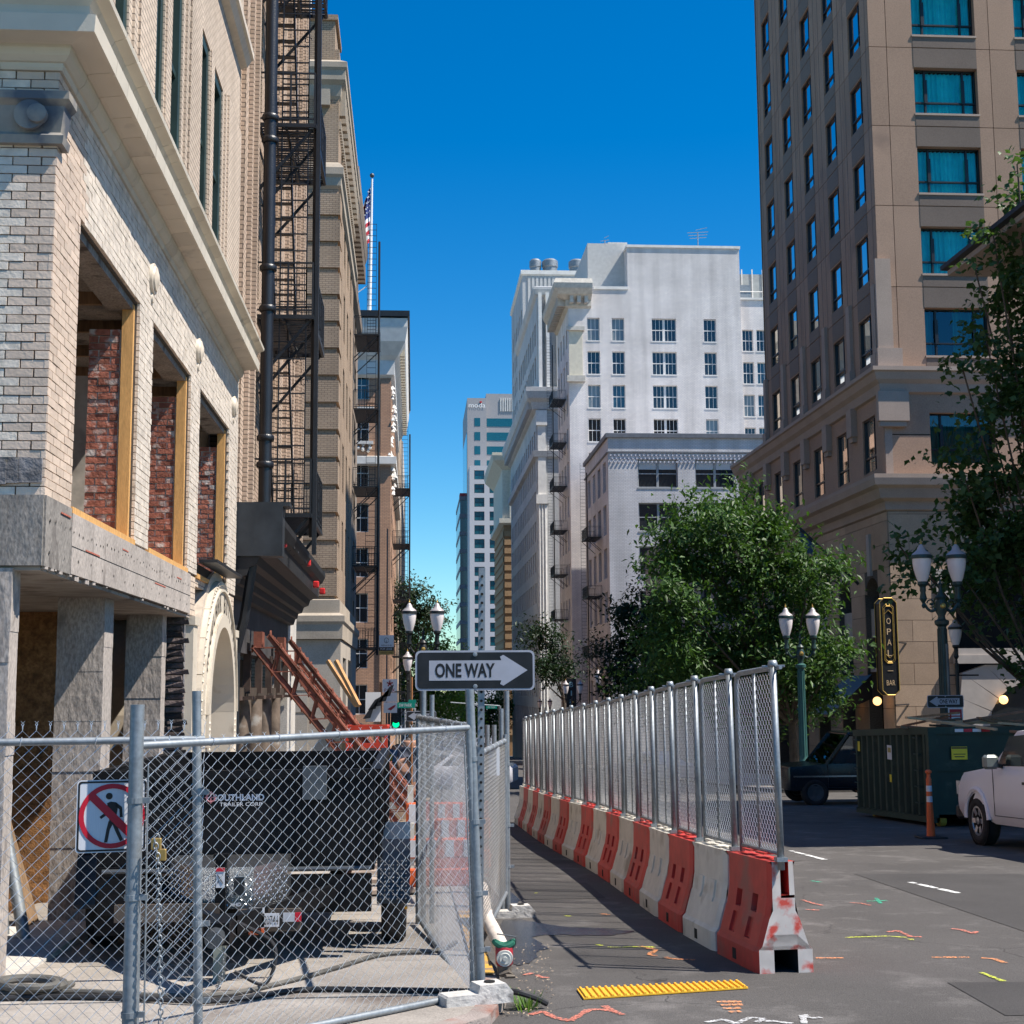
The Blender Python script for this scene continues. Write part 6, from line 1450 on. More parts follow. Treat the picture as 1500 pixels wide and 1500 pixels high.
# ================================================================== chain link fences
def linkmesh(L, H_, z0, p=.07, r=.0019, barb=.035, seed=0, wob=0.0, hx=1.0):
    """woven wire: every wire a zigzag spiral hooked into its neighbours; local x along, z up"""
    rr_ = random.Random(seed); mb = MB(); n = int(L/(p*hx/2))+1; k2 = int(H_/(p/2)); vs = mb.v; fs = mb.f
    for i in range(n):
        x0 = (i*p/2+p/4)*hx
        ring = []
        for k in range(k2+1):
            s_ = 1 if (k+i) % 2 else -1
            x = x0+s_*p*hx/4; z = z0+k*p/2
            y = s_*.004+(wob*sin(i*.35+k*.11)*sin(k*.13+i*.07) if wob else 0)
            if wob: x += wob*.5*sin(i*.21+k*.17)
            x = min(max(x, 0), L)
            ring.append((x, y, z))
        if barb:
            x, y, z = ring[-1]; s_ = 1 if (k2+i) % 2 else -1
            ring += [(x-s_*.002, y, z+barb*.35), (x+s_*.006, y+.004, z+barb*.7), (x-s_*.010, y+.004, z+barb)]
        base = len(vs)
        for (x, y, z) in ring: vs += [(x, y+r, z), (x+r*.9, y-r*.5, z), (x-r*.9, y-r*.5, z)]
        for k in range(len(ring)-1):
            a = base+k*3
            fs += [(a, a+1, a+4, a+3), (a+1, a+2, a+5, a+4), (a+2, a, a+3, a+5)]
    mb.mi = [0]*len(fs); return mb
def place_local(o, A, B):
    """object whose local x runs A->B on the level"""
    A, B = Vector(A), Vector(B); o.location = A; o.rotation_euler = (0, 0, math.atan2(B.y-A.y, B.x-A.x))
def clampband(mb, x, z, r=.04): mb.lathe([(r, z-.015), (r+.006, z-.015), (r+.006, z+.015), (r, z+.015)], (x, 0, 0), 12); mb.box(x-.01, -r-.045, z-.015, x+.01, -r, z+.015)
def panel(name, label, A, B, zr, zb, leftpost=None, rightpost=None, rail=.021, wob=0, seed=1, p=.07, bottom=True, group='chain link fence panels round the site', r=.0019, barb=.035, top_over=.02, leanR=0.0, zbR=None, hx=1.0):
    A3, B3 = Vector((A[0], A[1], 0)), Vector((B[0], B[1], 0)); L = (B3-A3).length
    t = thing(name, label, 'fence', (A[0], A[1], 0), math.atan2(B[1]-A[1], B[0]-A[0]), group)
    zbR = zb if zbR is None else zbR
    mb = MB(); mb.path([(0, 0, zr), (L, 0, zr)], rail, 10); mb.build('top_rail', galv, t, True, local=True)
    if bottom: mb = MB(); mb.path([(0, 0, zb), (L+leanR*(zr-zbR)*1, 0, zbR)], rail, 10); mb.build('bottom_rail', galv, t, True, local=True)
    z_lo = min(zb, zbR)
    m = linkmesh(L, zr-z_lo+top_over, z_lo, p, r, barb, seed, wob=wob, hx=hx)
    if leanR or zbR != zb:
        m.v = [(x+leanR*(zr-z)*(x/L), y, z) for (x, y, z) in m.v]
    m.build('chain_link', wire, t, local=True, fix=False, kind=None)
    mb = MB(); n = int(L/.42)
    for k in range(1, n+1): x = k*L/(n+.5); mb.path([(x+.004*math.sin(q), .0+(rail+.003)*cos(q), zr+(rail+.003)*sin(q)) for q in [j*PI/4 for j in range(8)]], .0028, 4, closed=True)
    mb.build('wire_tie', wire, t, local=True)
    return t, L
def post(label, x, y, z0, z1, r, lean=(0, 0), name='fence_post', bands=(), cap=True, group='galvanised fence posts'):
    t = thing(name, label, 'post', (x, y, z0), group=group); mb = MB(); mb.path([(0, 0, 0), (lean[0], lean[1], z1-z0)], r, 14); mb.build('tube', galv, t, True, local=True)
    for z in bands:
        mb = MB(); f_ = (z-z0)/(z1-z0); mb.lathe([(r, z-z0-.014), (r+.006, z-z0-.014), (r+.006, z-z0+.014), (r, z-z0+.014)], (lean[0]*f_, lean[1]*f_, 0), 14); mb.box(lean[0]*f_+r, -.012, z-z0-.014, lean[0]*f_+r+.04, .012, z-z0+.014); mb.build('clamp', galv, t, local=True)
    return t
# gate: near left end to the far right end, leaning a little
GA = U(208, 1092, Y=7.4); GB = U(688, 1066, Y=9.2)
zr_ = GA.z
t, L = panel('chain_link_gate', 'large galvanised chain link gate swung across in front of the black trailer', (GA.x, GA.y), (GB.x, GB.y), zr_, -.19, wob=.012, seed=2, leanR=.045, zbR=-.303, hx=1.3, r=.0018); t.rotation_euler = (0, -(GB.z-GA.z)/L, t.rotation_euler[2])
mb = MB(); mb.path([(L, 0, zr_), (L+.075, 0, -.31)], .021, 10); mb.path([(L-.05, -.01, zr_-.1), (L+.02, -.01, -.25)], .005, 5); mb.build('end_stile', galv, t, True, local=True)
mb = MB(); mb.path([(.0, 0, zr_), (.0, 0, -.19)], .021, 10); mb.path([(.05, -.008, zr_-.1), (.05, -.008, -.15)], .005, 5); mb.build('hinge_stile', galv, t, True, local=True)
post('thickest near post of the gate, left of the padlocks', GA.x-.02, 7.36, gz(7.4)+.05, U(205, 1032, Y=7.36).z, .036, (.0, 0), bands=(1.1, .62, .05))
post('leaning post at the gate end under the big one way sign', U(705, 1440, Y=9.22).x, 9.22, gz(9.2)+.1, U(688, 1010, Y=9.22).z, .029, (-.07, 0), bands=(1.2, .8, .35, 0))
# left panel, from the wall side to the post seen through the gate
PA = (-3.2, 7.45); PB = (U(300, 1080, Y=7.9).x, 7.9); zl = U(150, 1086, Y=7.7).z
t, L = panel('chain_link_fence', 'chain link panel at the left edge with rusty top rail carrying the no walking sign', PA, PB, zl, -.20, seed=3, barb=.05, wob=0, top_over=.07, r=.0018)
t.children[0].data.materials[0] = M('rusty_galvanised', (.42, .38, .35), .5, .5, var=.2, scale=6, blot=(.32, .14, .06), bloc=.52, bsc=5)
post('dark slim post seen through the gate with curved cap', PB[0], PB[1], gz(8)+.05, U(296, 1012, Y=7.9).z, .025, (-.05, 0), bands=(1.1, .4, 0))
# no-pedestrian sign, just in front of the left panel
f = Fr((U(112, 1196, Y=7.42).x, 7.42, U(112, 1196, Y=7.42).z), Vector((cos(.18), sin(.18), 0)), Vector((sin(.18), -cos(.18), 0)))
W_ = .35; f = Fr(f.O+f.U*W_/2, f.U, f.N)
t = thing('no_pedestrian_sign', 'white sign with red circle and slash over a walking figure, on the left fence', 'sign', tuple(f.O))
shw = M('sheeting_white', (.62, .63, .66), .45, var=.06, scale=40, stretch=(8, 8, .2))
mb = MB(); mb.prism(rrect(W_, W_*1.04, .02), f.fn(), .02, .024); mb.build('plate', shw, t)
mb = MB(); pr_ = rrect(W_-.012, W_*1.04-.012, .016); pi_ = rrect(W_-.03, W_*1.04-.03, .012); n = len(pr_)
for k in range(n): k2 = (k+1) % n; mb.hexa([f.p(*pr_[k], .024), f.p(*pr_[k2], .024), f.p(*pi_[k2], .024), f.p(*pi_[k], .024), f.p(*pr_[k], .0255), f.p(*pr_[k2], .0255), f.p(*pi_[k2], .0255), f.p(*pi_[k], .0255)])
mb.build('border', sblack, t)
def fig(mb, polys, s, d0, d1):
    for P in polys: mb.prism([(a*s, b*s) for a, b in P], f.fn(), d0, d1)
circ = lambda cx, cy, r, n=14: [(cx+r*cos(2*PI*k/n), cy+r*sin(2*PI*k/n)) for k in range(n)]
mb = MB(); fig(mb, [circ(-.10, .62, .105), [(-.16, .40), (-.05, .45), (.12, .42), (.18, .30), (.14, .0), (.17, -.12), (.10, -.24), (-.08, -.20), (-.09, .10)],
    [(.12, .42), (.30, .27), (.33, -.04), (.24, -.05), (.22, .2), (.1, .3)], [(-.14, .38), (-.20, .12), (-.38, -.02), (-.33, -.09), (-.12, .06)],
    [(-.10, -.16), (.05, -.22), (-.05, -.42), (-.12, -.82), (-.22, -.82), (-.16, -.42)], [(.0, -.2), (.14, -.2), (.22, -.45), (.36, -.74), (.27, -.80), (.10, -.45)]], W_/2*.92, .024, .026); mb.build('walking_figure', sblack, t)
sred = M('prohibition_red', (.50, .01, .03), .45, var=.05)
mb = MB(); R_, r_ = W_*.465, W_*.395
for k in range(36):
    a0, a1 = 2*PI*k/36, 2*PI*(k+1)/36; mb.prism([(r_*cos(a0), r_*sin(a0)), (R_*cos(a0), R_*sin(a0)), (R_*cos(a1), R_*sin(a1)), (r_*cos(a1), r_*sin(a1))], f.fn(), .0262, .028)
c_ = .7071; w2 = .03*W_/.9*1.2; mb.prism([(-r_*c_-w2, r_*c_-w2), (-r_*c_+w2, r_*c_+w2), (r_*c_+w2, -r_*c_+w2), (r_*c_-w2, -r_*c_-w2)], f.fn(), .0262, .0281); mb.build('red_slash_ring', sred, t)
# padlocks and chain hanging at the gate
brass = M('brass', (.55, .36, .12), .35, .7, var=.15)
for k, (px, py) in enumerate(((229, 1236), (236, 1252))):
    c = U(px, py, Y=7.32); t = thing('padlock', ('upper', 'lower')[k]+' of two brass padlocks on the gate chain', 'padlock', tuple(c)); mb = MB(); mb.bevbox(c.x-.025, 7.31, c.z-.03, c.x+.025, 7.34, c.z+.028, .004); mb.build('body', brass, t); mb = MB(); mb.path([(c.x+.016*cos(a), 7.325, c.z+.028+.022*sin(a)) for a in [PI*j/8 for j in range(9)]], .003, 6); mb.build('shackle', galv, t)
def chain(label, pts, r=.012, w_=.0035, name='chain'):
    t = thing(name, label, 'chain', tuple(pts[0])); mb = MB(); tot = 0; pts = [Vector(p) for p in pts]; links = []
    seg = [(a, b, (b-a).length) for a, b in zip(pts[:-1], pts[1:])]; s = 0; T = sum(x[2] for x in seg); k = 0
    while s < T:
        q = s
        for a, b, l in seg:
            if q <= l: c = a.lerp(b, q/l); d = (b-a).normalized(); break
            q -= l
        sd_ = d.cross(Vector((0, 1, 0))).normalized() if abs(d.y) < .9 else Vector((1, 0, 0)); up_ = d.cross(sd_)
        ax = sd_ if k % 2 else up_
        mb.path([c+d*(r*1.5*cos(a))+ax*(r*sin(a)) for a in [2*PI*j/8 for j in range(8)]], w_, 5, closed=True); s += r*2.1; k += 1
    mb.build('links', galv, t, True); return t
c0 = U(227, 1232, Y=7.3); chain('long steel chain hanging from the padlocks down the gate', [c0, U(232, 1258, Y=7.3), U(234, 1400, Y=7.3), U(236, 1510, Y=7.3)])
# return panels by the trailer side and beyond
A1 = (U(688, 1066, Y=9.32).x+.02, 9.32); B1 = (U(612, 1075, Y=12.9).x, 12.9)
t, L = panel('chain_link_fence', 'chain link panel running back from the leaning post past the trailer', A1, B1, 1.40, -.36, seed=4, group='chain link fence panels round the site')
mb = MB(); mb.path([(0.03, 0, 1.4), (.03, 0, -.42)], .021, 8); mb.path([(L-.03, 0, 1.4), (L-.03, 0, -.42)], .021, 8); mb.build('stile', galv, t, True, local=True)
post('pair of posts behind the mesh, left of the big sign', B1[0]+.05, 12.95, gz(13), U(617, 1012, Y=12.95).z, .026); post('thin companion post right beside the pair behind the mesh', B1[0]+.13, 13.0, gz(13), U(622, 1010, Y=13).z-.05, .022)
A2 = (U(700, 1080, Y=11.2).x, 11.2); B2 = (U(740, 1085, Y=14.1).x, 14.1)
t, L = panel('chain_link_fence', 'narrow looking panel between the big sign post and the concrete foot', A2, B2, U(740, 1085, Y=14.1).z, gz(14)+.22, seed=5)
mb = MB(); mb.path([(L-.02, 0, 1.2), (L-.02, 0, gz(14)+.22)], .021, 8); mb.path([(0.02, 0, 1.2), (.02, 0, gz(14)+.22)], .021, 8); mb.build('stile', galv, t, True, local=True)
post('tall outer post standing in the far concrete foot', U(743, 1200, Y=14.2).x, 14.2, gz(14)+.02, U(740, 1012, Y=14.2).z, .028, bands=(.9, .3, -.1)); post('shorter inner post beside the tall one at the far concrete foot', U(735, 1200, Y=14.15).x, 14.15, gz(14)+.05, U(736, 1038, Y=14.15).z, .024)
t, L = panel('chain_link_fence', 'distant chain link panel continuing along the kerb behind the others', (B2[0], 14.3), (.75, 17.8), .95, gz(16)+.15, seed=6, p=.07); 
f2 = panel('chain_link_fence', 'far chain link panel nearest the pedestrians', (.75, 17.9), (.6, 21.4), .8, gz(20)+.15, seed=7)
for k, px in enumerate((714, 724)):
    post(('left', 'right')[k]+' of two short far posts seen between the fence and barriers', U(px, 1100, Y=24).x, 24, gz(24), U(px, 1062, Y=24).z, .04)
# a paper notice
f = Fr(tuple(U(724, 1115, Y=13.0)), (1, .0, 0), (0, -1, 0)); mb = MB(); f.box(mb, -.05, .05, -.13, .13, -.01, -.006); solo(mb, 'paper_notice', MATS['board_white'], 'small white paper notice tied on the narrow fence panel', 'notice')
# concrete feet
footm = M('white_washed_concrete', (.52, .50, .47), .9, var=.2, scale=6, blot=(.2, .19, .18), bloc=.58, bsc=6, bump=.5, bscale=30)
def foot(label, x, y, rz, s=1.0):
    t = thing('concrete_block', label, 'concrete block', (x, y, gz(y)+.075 if y < 12 else gz(y)), rz, group='concrete fence feet'); mb = MB()
    pr = [(-.36, 0), (.36, 0), (.36, .10), (.28, .19), (.0, .19), (-.02, .11), (-.34, .11), (-.36, .09)]
    pr = [(a*s, b*s) for a, b in pr]; mb.prism(pr, lambda a, b, d: (a, d, b), -.12*s, .12*s); mb.build('block', footm, t, local=True)
    mb = MB(); mb.lathe([(.035, .0), (.035, .012)], (.15*s, 0, .185*s), 10); mb.build('socket', M('post_holes', (0, 0, 0)), t, local=True); return t
foot('white flecked concrete foot under the leaning gate post', U(697, 1458, Y=9.0).x, 9.0, .35, .62); foot('pale concrete foot standing in the wet patch', U(750, 1345, G=0).x, 14.0, .1, .62)

# ================================================================== barriers with the fence on top
redp = M('faded_red_plastic', (.56, .058, .045), .5, var=.12, scale=2.2, rnd=.12, blot=(.36, .11, .09), bloc=.54, bsc=2.6, spec=.35, bump=.05, var2=.12, scale2=9)
whp = M('grubby_white_plastic', (.66, .62, .54), .5, var=.07, scale=2, rnd=.06, blot=(.38, .34, .27), bloc=.57, bsc=3.5, spec=.35, var2=.08, scale2=8)
scuf = M('scuffed_paint_end', (.56, .51, .47), .7, var=.15, scale=6, blot=(.55, .07, .05), bloc=.49, bsc=7)
holem = M('barrier_recess', (.02, .02, .02), .9, var=0)
HB = .82; LB = 1.15
def sidex(z):  # half width at height z
    pts = [(0, .222), (.15, .222), (.18, .195), (.38, .135), (.44, .105), (.79, .095)]
    for (a, b), (c, d) in zip(pts[:-1], pts[1:]):
        if z <= c: return b+(d-b)*(z-a)/(c-a)
    return .095
def barrier_mesh(white_, end=False):
    mb = MB(); zs = [0, .15, .18, .21, .36, .40, .53, .56, .62, .75, .79]; ys = [.02, .10, .22, .30, .44, .47, .52, .66, .70, .84, .91, 1.05, 1.13]
    slots = [(i, j) for i in (3, 8) for j in (5,)] if not white_ else []
    ribs = [(i, j) for i in (3, 8) for j in (3,)] if not white_ else [(i, j) for i in (3, 8) for j in (4, 5)]
    for s_ in (-1, 1):
        def P(y, z, dep=0):
            dent_ = .012 if (abs(y-.575) < .03 and z > .16) else 0
            taper = .02*(1-min(1, min(y-.02, 1.13-y)/.08)) if z < .77 else 0
            return (s_*(sidex(z)-dep-dent_-taper), y, z)
        for i in range(len(ys)-1):
            for j in range(len(zs)-1):
                y0, y1, z0, z1 = ys[i], ys[i+1], zs[j], zs[j+1]
                if (i, j) in slots or (i, j) in ribs:
                    d = .075 if (i, j) in slots else .022; s2 = -1 if white_ else 1
                    d = d*s2 if not white_ else -.012
                    a, b, c, e = P(y0, z0), P(y1, z0), P(y1, z1), P(y0, z1); A, B, C_q, E_q = P(y0, z0, d), P(y1, z0, d), P(y1, z1, d), P(y0, z1, d)
                    for q in ((a, b, B, A), (b, c, C_q, B), (c, e, E_q, C_q), (e, a, A, E_q), (A, B, C_q, E_q)): mb.quad(*q)
                else: mb.quad(P(y0, z0), P(y1, z0), P(y1, z1), P(y0, z1))
        mb.m = 1; mb.box(s_*.223-.002, .54, .03, s_*.223+.002, .63, .11); mb.m = 0
    for i in range(len(ys)-1): mb.quad((-sidex(.79), ys[i], .79), (sidex(.79), ys[i], .79), (sidex(.79), ys[i+1], .79), (-sidex(.79), ys[i+1], .79))
    mb.box(-.05, .3, .82, .05, .5, .835); mb.box(-.05, .65, .82, .05, .85, .835)
    for yq in (.02, 1.13):
        if yq == .02 and end:
            mb.m = 2
            L_ = [(-.202, 0), (-.09, 0), (-.09, .27), (-.202, .165)]; mb.add([(a, yq, b) for a, b in L_], [(0, 1, 2, 3)]); mb.add([(-a, yq, b) for a, b in L_], [(3, 2, 1, 0)])
            mb.add([(a, yq, b) for a, b in [(-.202, .165), (-.09, .27), (.09, .27), (.202, .165), (.175, .19), (.115, .38), (.085, .44), (.085, .53), (-.085, .53), (-.085, .44), (-.115, .38), (-.175, .19)]], [tuple(range(12))])
            mb.add([(a, yq, b) for a, b in [(-.085, .53), (-.02, .53), (-.02, .79), (-.08, .79)]], [(0, 1, 2, 3)]); mb.add([(a, yq, b) for a, b in [(.045, .55), (.085, .55), (.08, .79), (.045, .79)]], [(0, 1, 2, 3)])
            mb.m = 0
            for q in (((-.02, .55), (.045, .55)), ((.045, .55), (.045, .79)), ((-.02, .79), (-.02, .55))): mb.quad((q[0][0], yq, q[0][1]), (q[1][0], yq, q[1][1]), (q[1][0], yq+.25, q[1][1]), (q[0][0], yq+.25, q[0][1]))
            mb.quad((-.02, yq+.25, .55), (.045, yq+.25, .55), (.045, yq+.25, .79), (-.02, yq+.25, .79))
            mb.m = 1
            for q in (((-.09, 0), (-.09, .27)), ((-.09, .27), (.09, .27)), ((.09, .27), (.09, 0))): mb.quad((q[0][0], yq, q[0][1]), (q[1][0], yq, q[1][1]), (q[1][0], yq+.6, q[1][1]), (q[0][0], yq+.6, q[0][1]))
            mb.quad((-.09, yq+.6, 0), (.09, yq+.6, 0), (.09, yq+.6, .27), (-.09, yq+.6, .27)); mb.m = 0
        else:
            zz = [0, .15, .18, .38, .44, .79]; P_ = [(sidex(z)-.02, z) for z in zz]; mb.add([(a, yq, b) for a, b in P_]+[(-a, yq, b) for a, b in P_[::-1]], [tuple(range(12))])
    return mb
path_pts = [(2.73, 10.15), (2.65, 11.3), (2.57, 13.0), (2.58, 15), (2.60, 18), (2.56, 20.2), (2.48, 22), (2.42, 25), (2.42, 31)]
def px_at(y):
    for (a, b), (c, d) in zip(path_pts[:-1], path_pts[1:]):
        if b <= y <= d: return a+(c-a)*(y-b)/(d-b)
    return 2.42
bm_r = barrier_mesh(False).mesh('body', [redp, holem, scuf], fix=False); bm_w = barrier_mesh(True).mesh('body', [whp, holem, scuf], fix=False); bm_e = barrier_mesh(False, True).mesh('body', [redp, holem, scuf], fix=False)
# fence module on each barrier
FHt = 1.42
fmesh = linkmesh(LB-.22, FHt-.06, .06, .068, .0025, 0, 9).mesh('chain_link', wire, fix=False)
tb = MB(); Lf = LB-.2
tb.path([(0.0, 0, .0), (0, 0, FHt-.09), (.025, 0, FHt-.025), (.09, 0, FHt), (Lf-.09, 0, FHt), (Lf-.025, 0, FHt-.025), (Lf, 0, FHt-.09), (Lf, 0, .0)], .0215, 8); tb.path([(0, 0, .05), (Lf, 0, .05)], .016, 7)
fr_me = tb.mesh('frame', galv, True)
tb = MB(); tb.path([(Lf*.5, 0, .05), (Lf*.5, 0, FHt-.02)], .013, 7); mid_me = tb.mesh('middle_tube', galv, True)
tb = MB(); tb.path([(-.10, .03, -.06), (-.10, .03, FHt+.035)], .026, 9); tb.lathe([(.034, FHt-.0), (.038, FHt+.02), (.03, FHt+.05)], (-.10, .03, 0), 9); pst_me = tb.mesh('post', galv, True)
tb = MB(); tb.path([(-.22, .01, FHt-.01), (.03, .01, FHt-.01)], .014, 6); tb.path([(-.14, -.05, FHt+.005), (-.06, .10, FHt+.005)], .01, 5); tb.box(-.14, -.01, .0, -.06, .07, .03); cl_me = tb.mesh('coupler', galv)
y = 10.33; NB = 18
for i in range(NB):
    x = px_at(y+.5); dx = px_at(min(y+LB, 30.9))-px_at(y); rz = -math.atan2(dx, LB)
    isred = i % 2 == 0
    pos = 'nearest, with scuffed open end facing the camera' if i == 0 else ordinal(i)+' behind the scuffed end one'
    t = thing('traffic_barrier', f"{'faded red' if isred else 'grubby white'} plastic barrier, {pos}", 'barrier', (px_at(y), y, gz(y)), rz, 'red and white barriers in a row')
    sl2 = Matrix.Identity(4)
    o = put(bm_e if i == 0 else (bm_r if isred else bm_w), 'body', t, (0, 0, 0), True); o.rotation_euler = (-GRADE, 0, 0)
    fp_ = 'end' if i == 0 else ordinal(i)
    tf = thing('barrier_top_fence', ('tall chain link panel with rounded corner at the near end of the barrier fence' if i == 0 else f'chain link panel standing on the barrier, {ordinal(i)} behind the rounded end panel'), 'fence', (px_at(y), y+.11, gz(y)+.79), rz+PI/2-.0, 'fence panels bolted on the barriers')
    tf.rotation_euler = (0, GRADE, rz+PI/2)
    for me, nm in ((fmesh, 'chain_link'), (fr_me, 'frame'), (mid_me, 'middle_tube'), (pst_me, 'post'), (cl_me, 'coupler')):
        put(me, nm, tf, (0, 0, 0), True)
    y += LB
# the row turns away: pale barrier piece and orange barricades seen through the left mesh
orp = M('orange_plastic', (.60, .11, .03), .5, var=.15, rnd=.1)
for k, (px, py, d) in enumerate(((640, 1180, 19.5), (668, 1215, 17.5), (650, 1245, 15.6))):
    c = U(px, py, Y=d); z0 = gz(d)+.08; h = (1.05, .9, .75)[k]
    t = thing('barricade', ('tallest', 'middle', 'lowest')[k]+' of three orange and white barricades behind the mesh', 'barricade', (c.x, d, z0), group='orange barricades'); 
    mb = MB(); mb.bevbox(-.42, -.05, h*.5, .42, .05, h*.78, .02); mb.bevbox(-.42, -.05, h*.1, .42, .05, h*.36, .02); mb.build('board', orp, t, local=True)
    mb = MB(); mb.beam((-.36, 0, 0), (-.36, 0, h), .06, .08); mb.beam((.36, 0, 0), (.36, 0, h), .06, .08); mb.build('leg', whp if k != 1 else redp, t, local=True)
    mb = MB()
    for q in range(4): mb.box(-.38+q*.2, -.056, h*.52, -.29+q*.2, -.052, h*.76)
    mb.build('stripe', white, t, local=True)
# ================================================================== road marks
yel = M('tactile_yellow', (.78, .42, .03), .6, var=.08, scale=8, blot=(.45, .25, .05), bloc=.66, bsc=9, bump=.1)
t = thing('tactile_strip', 'bright yellow ribbed strip lying on the road before the barriers', 'warning strip', (1.7, 9.8, gz(9.8)))
ps = [U(845, 1449, G=.01), U(1083, 1438, G=.01), U(1096, 1447, G=.01), U(855, 1463, G=.01)]
mb = MB(); mb.hexa([p-Vector((0, 0, .005)) for p in (ps[3], ps[2], ps[1], ps[0])]+[p+Vector((0, 0, .004)) for p in (ps[3], ps[2], ps[1], ps[0])]); mb.build('base_sheet', yel, t)
n = 26
m_ = MB(); 
for k in range(n):
    a = ps[0].lerp(ps[1], (k+.25)/n); b = ps[0].lerp(ps[1], (k+.75)/n); c = ps[3].lerp(ps[2], (k+.25)/n); d = ps[3].lerp(ps[2], (k+.75)/n); e = Vector((0, 0, .004)); h_ = Vector((0, 0, .016)); mb = MB()
    mb.hexa([c+e, d+e, b+e, a+e, c.lerp(d, .2)+h_, c.lerp(d, .8)+h_, a.lerp(b, .8)+h_, a.lerp(b, .2)+h_]); mb.build('ridge', yel, t)
def ribbon(mb, pxs, w_, h=.006, seed=0):
    r_ = random.Random(seed); P_ = []
    for (a, b) in pxs: P_.append(U(a, b, G=h))
    Q = []
    for a, b in zip(P_[:-1], P_[1:]):
        n_ = max(2, int((b-a).length/.08))
        for k in range(n_): Q.append(a.lerp(b, k/n_))
    Q.append(P_[-1])
    for a, b in zip(Q[:-1], Q[1:]):
        if r_.random() < .06: continue
        d = (b-a); d.z = 0
        if d.length < 1e-5: continue
        d.normalize(); s_ = Vector((-d.y, d.x, 0)); wa = w_*r_.uniform(.55, 1.15)/2; wb = w_*r_.uniform(.55, 1.15)/2
        mb.quad(a-s_*wa, b-s_*wb, b+s_*wb, a+s_*wa)
def paint(name, c):
    m = M(name, c, .85, var=.15, scale=5)
    t = m.node_tree; b = t.nodes['Principled BSDF']; n_ = t.nodes.new('ShaderNodeTexNoise'); n_.inputs['Scale'].default_value = 55; tc = t.nodes.new('ShaderNodeTexCoord'); t.links.new(tc.outputs['Object'], n_.inputs['Vector'])
    r = t.nodes.new('ShaderNodeMapRange'); r.inputs[1].default_value = .40; r.inputs[2].default_value = .56; r.inputs[3].default_value = .12; r.inputs[4].default_value = .85; t.links.new(n_.outputs[0], r.inputs[0]); t.links.new(r.outputs[0], b.inputs['Alpha']); return m
pin, ora, yl, grn, whi = paint('pink_spray', (.62, .20, .14)), paint('orange_spray', (.75, .30, .12)), paint('yellow_green_spray', (.55, .60, .06)), paint('green_spray', (.05, .45, .28)), paint('white_spray', (.55, .55, .55))
marks = [(pin, 'pink zigzag spray line by the kerb corner', [[(777, 1486), (795, 1481), (812, 1490), (835, 1495), (862, 1479), (880, 1478), (903, 1482), (912, 1486)], [(885, 1473), (905, 1484)]]),
 (pin, 'short pink wave mark above the zigzag', [[(768, 1428), (780, 1425), (792, 1431), (804, 1432)]]),
 (pin, 'salmon double scribble right of the barrier end', [[(1175, 1318), (1195, 1324), (1205, 1326)], [(1180, 1332), (1200, 1333)]]),
 (pin, 'salmon wavy line on the sunlit road', [[(1300, 1365), (1315, 1363), (1335, 1372), (1350, 1372)]]),
 (pin, 'small pink squiggle beyond the wavy line', [[(1245, 1322), (1262, 1323), (1275, 1326)]]),
 (pin, 'short pink arrow mark far right on the road', [[(1394, 1360), (1410, 1362), (1425, 1367), (1431, 1364)]]),
 (ora, 'long orange curved line on the right', [[(1365, 1402), (1420, 1402), (1455, 1404), (1472, 1410)]]),
 (ora, 'orange dash beside the barrier end', [[(1195, 1403), (1236, 1403)]]),
 (ora, 'orange curved mark in the fence shadow', [[(938, 1386), (962, 1391), (950, 1398), (985, 1404), (1018, 1406)]]),
 (ora, 'small orange blot on the shaded path', [[(880, 1338), (892, 1340)]]),
 (yl, 'long yellow green line with hooked end', [[(1238, 1373), (1300, 1371), (1328, 1373), (1337, 1377)]]),
 (yl, 'yellow green dash at the far right', [[(1437, 1424), (1470, 1437)]]),
 (yl, 'yellow green line across the shadow bars', [[(875, 1383), (890, 1387), (930, 1387), (960, 1387)]]),
 (yl, 'yellow green blot between the shadow bars', [[(828, 1341), (836, 1342)]]),
 (yl, 'tiny yellow green spot farther along the path', [[(783, 1308), (792, 1308)]]),
 (grn, 'green T shaped mark in the sun', [[(1270, 1320), (1300, 1319)], [(1290, 1323), (1283, 1315)]]),
 (grn, 'small green dash nearer the barrier', [[(1188, 1290), (1202, 1292)]]),
 (ora, 'faded orange hatching below the yellow strip', [[(1050, 1467), (1086, 1467)], [(1056, 1472), (1088, 1471)], [(1060, 1477), (1085, 1476)], [(1068, 1482), (1085, 1481)]]),
 (whi, 'white scrawled symbol at the bottom edge', [[(1034, 1497), (1060, 1493), (1078, 1499), (1100, 1490), (1120, 1492), (1108, 1497), (1130, 1495), (1160, 1499)]]),
 (whi, 'white arrow mark at the bottom edge', [[(1178, 1499), (1176, 1487), (1188, 1491), (1204, 1490)], [(1176, 1487), (1184, 1487)]])]
for k, (m, lb, ls) in enumerate(marks):
    mb = MB()
    for j, l in enumerate(ls): ribbon(mb, l, .05 if m is not whi else .045, .006+.001*(k % 3), k*7+j)
    solo(mb, 'spray_mark', m, lb, 'paint mark', 'utility spray marks on the road')
lw = paint('road_white', (.60, .60, .58)); 
for lb, l in (('white lane dash in the middle of the sunlit road', [(1333, 1292), (1404, 1308)]), ('white lane dash just past the barrier end', [(1158, 1246), (1208, 1259)])):
    mb = MB(); ribbon(mb, [l[0], l[1]], .09, .007, 3); solo(mb, 'lane_marking', M('lane_white', (.62, .62, .60), .8, var=.1), lb, 'lane marking', 'lane dashes', kind=None)
mb = MB(); a, b = U(1160, 1160, G=.01), U(1240, 1160, G=.01)
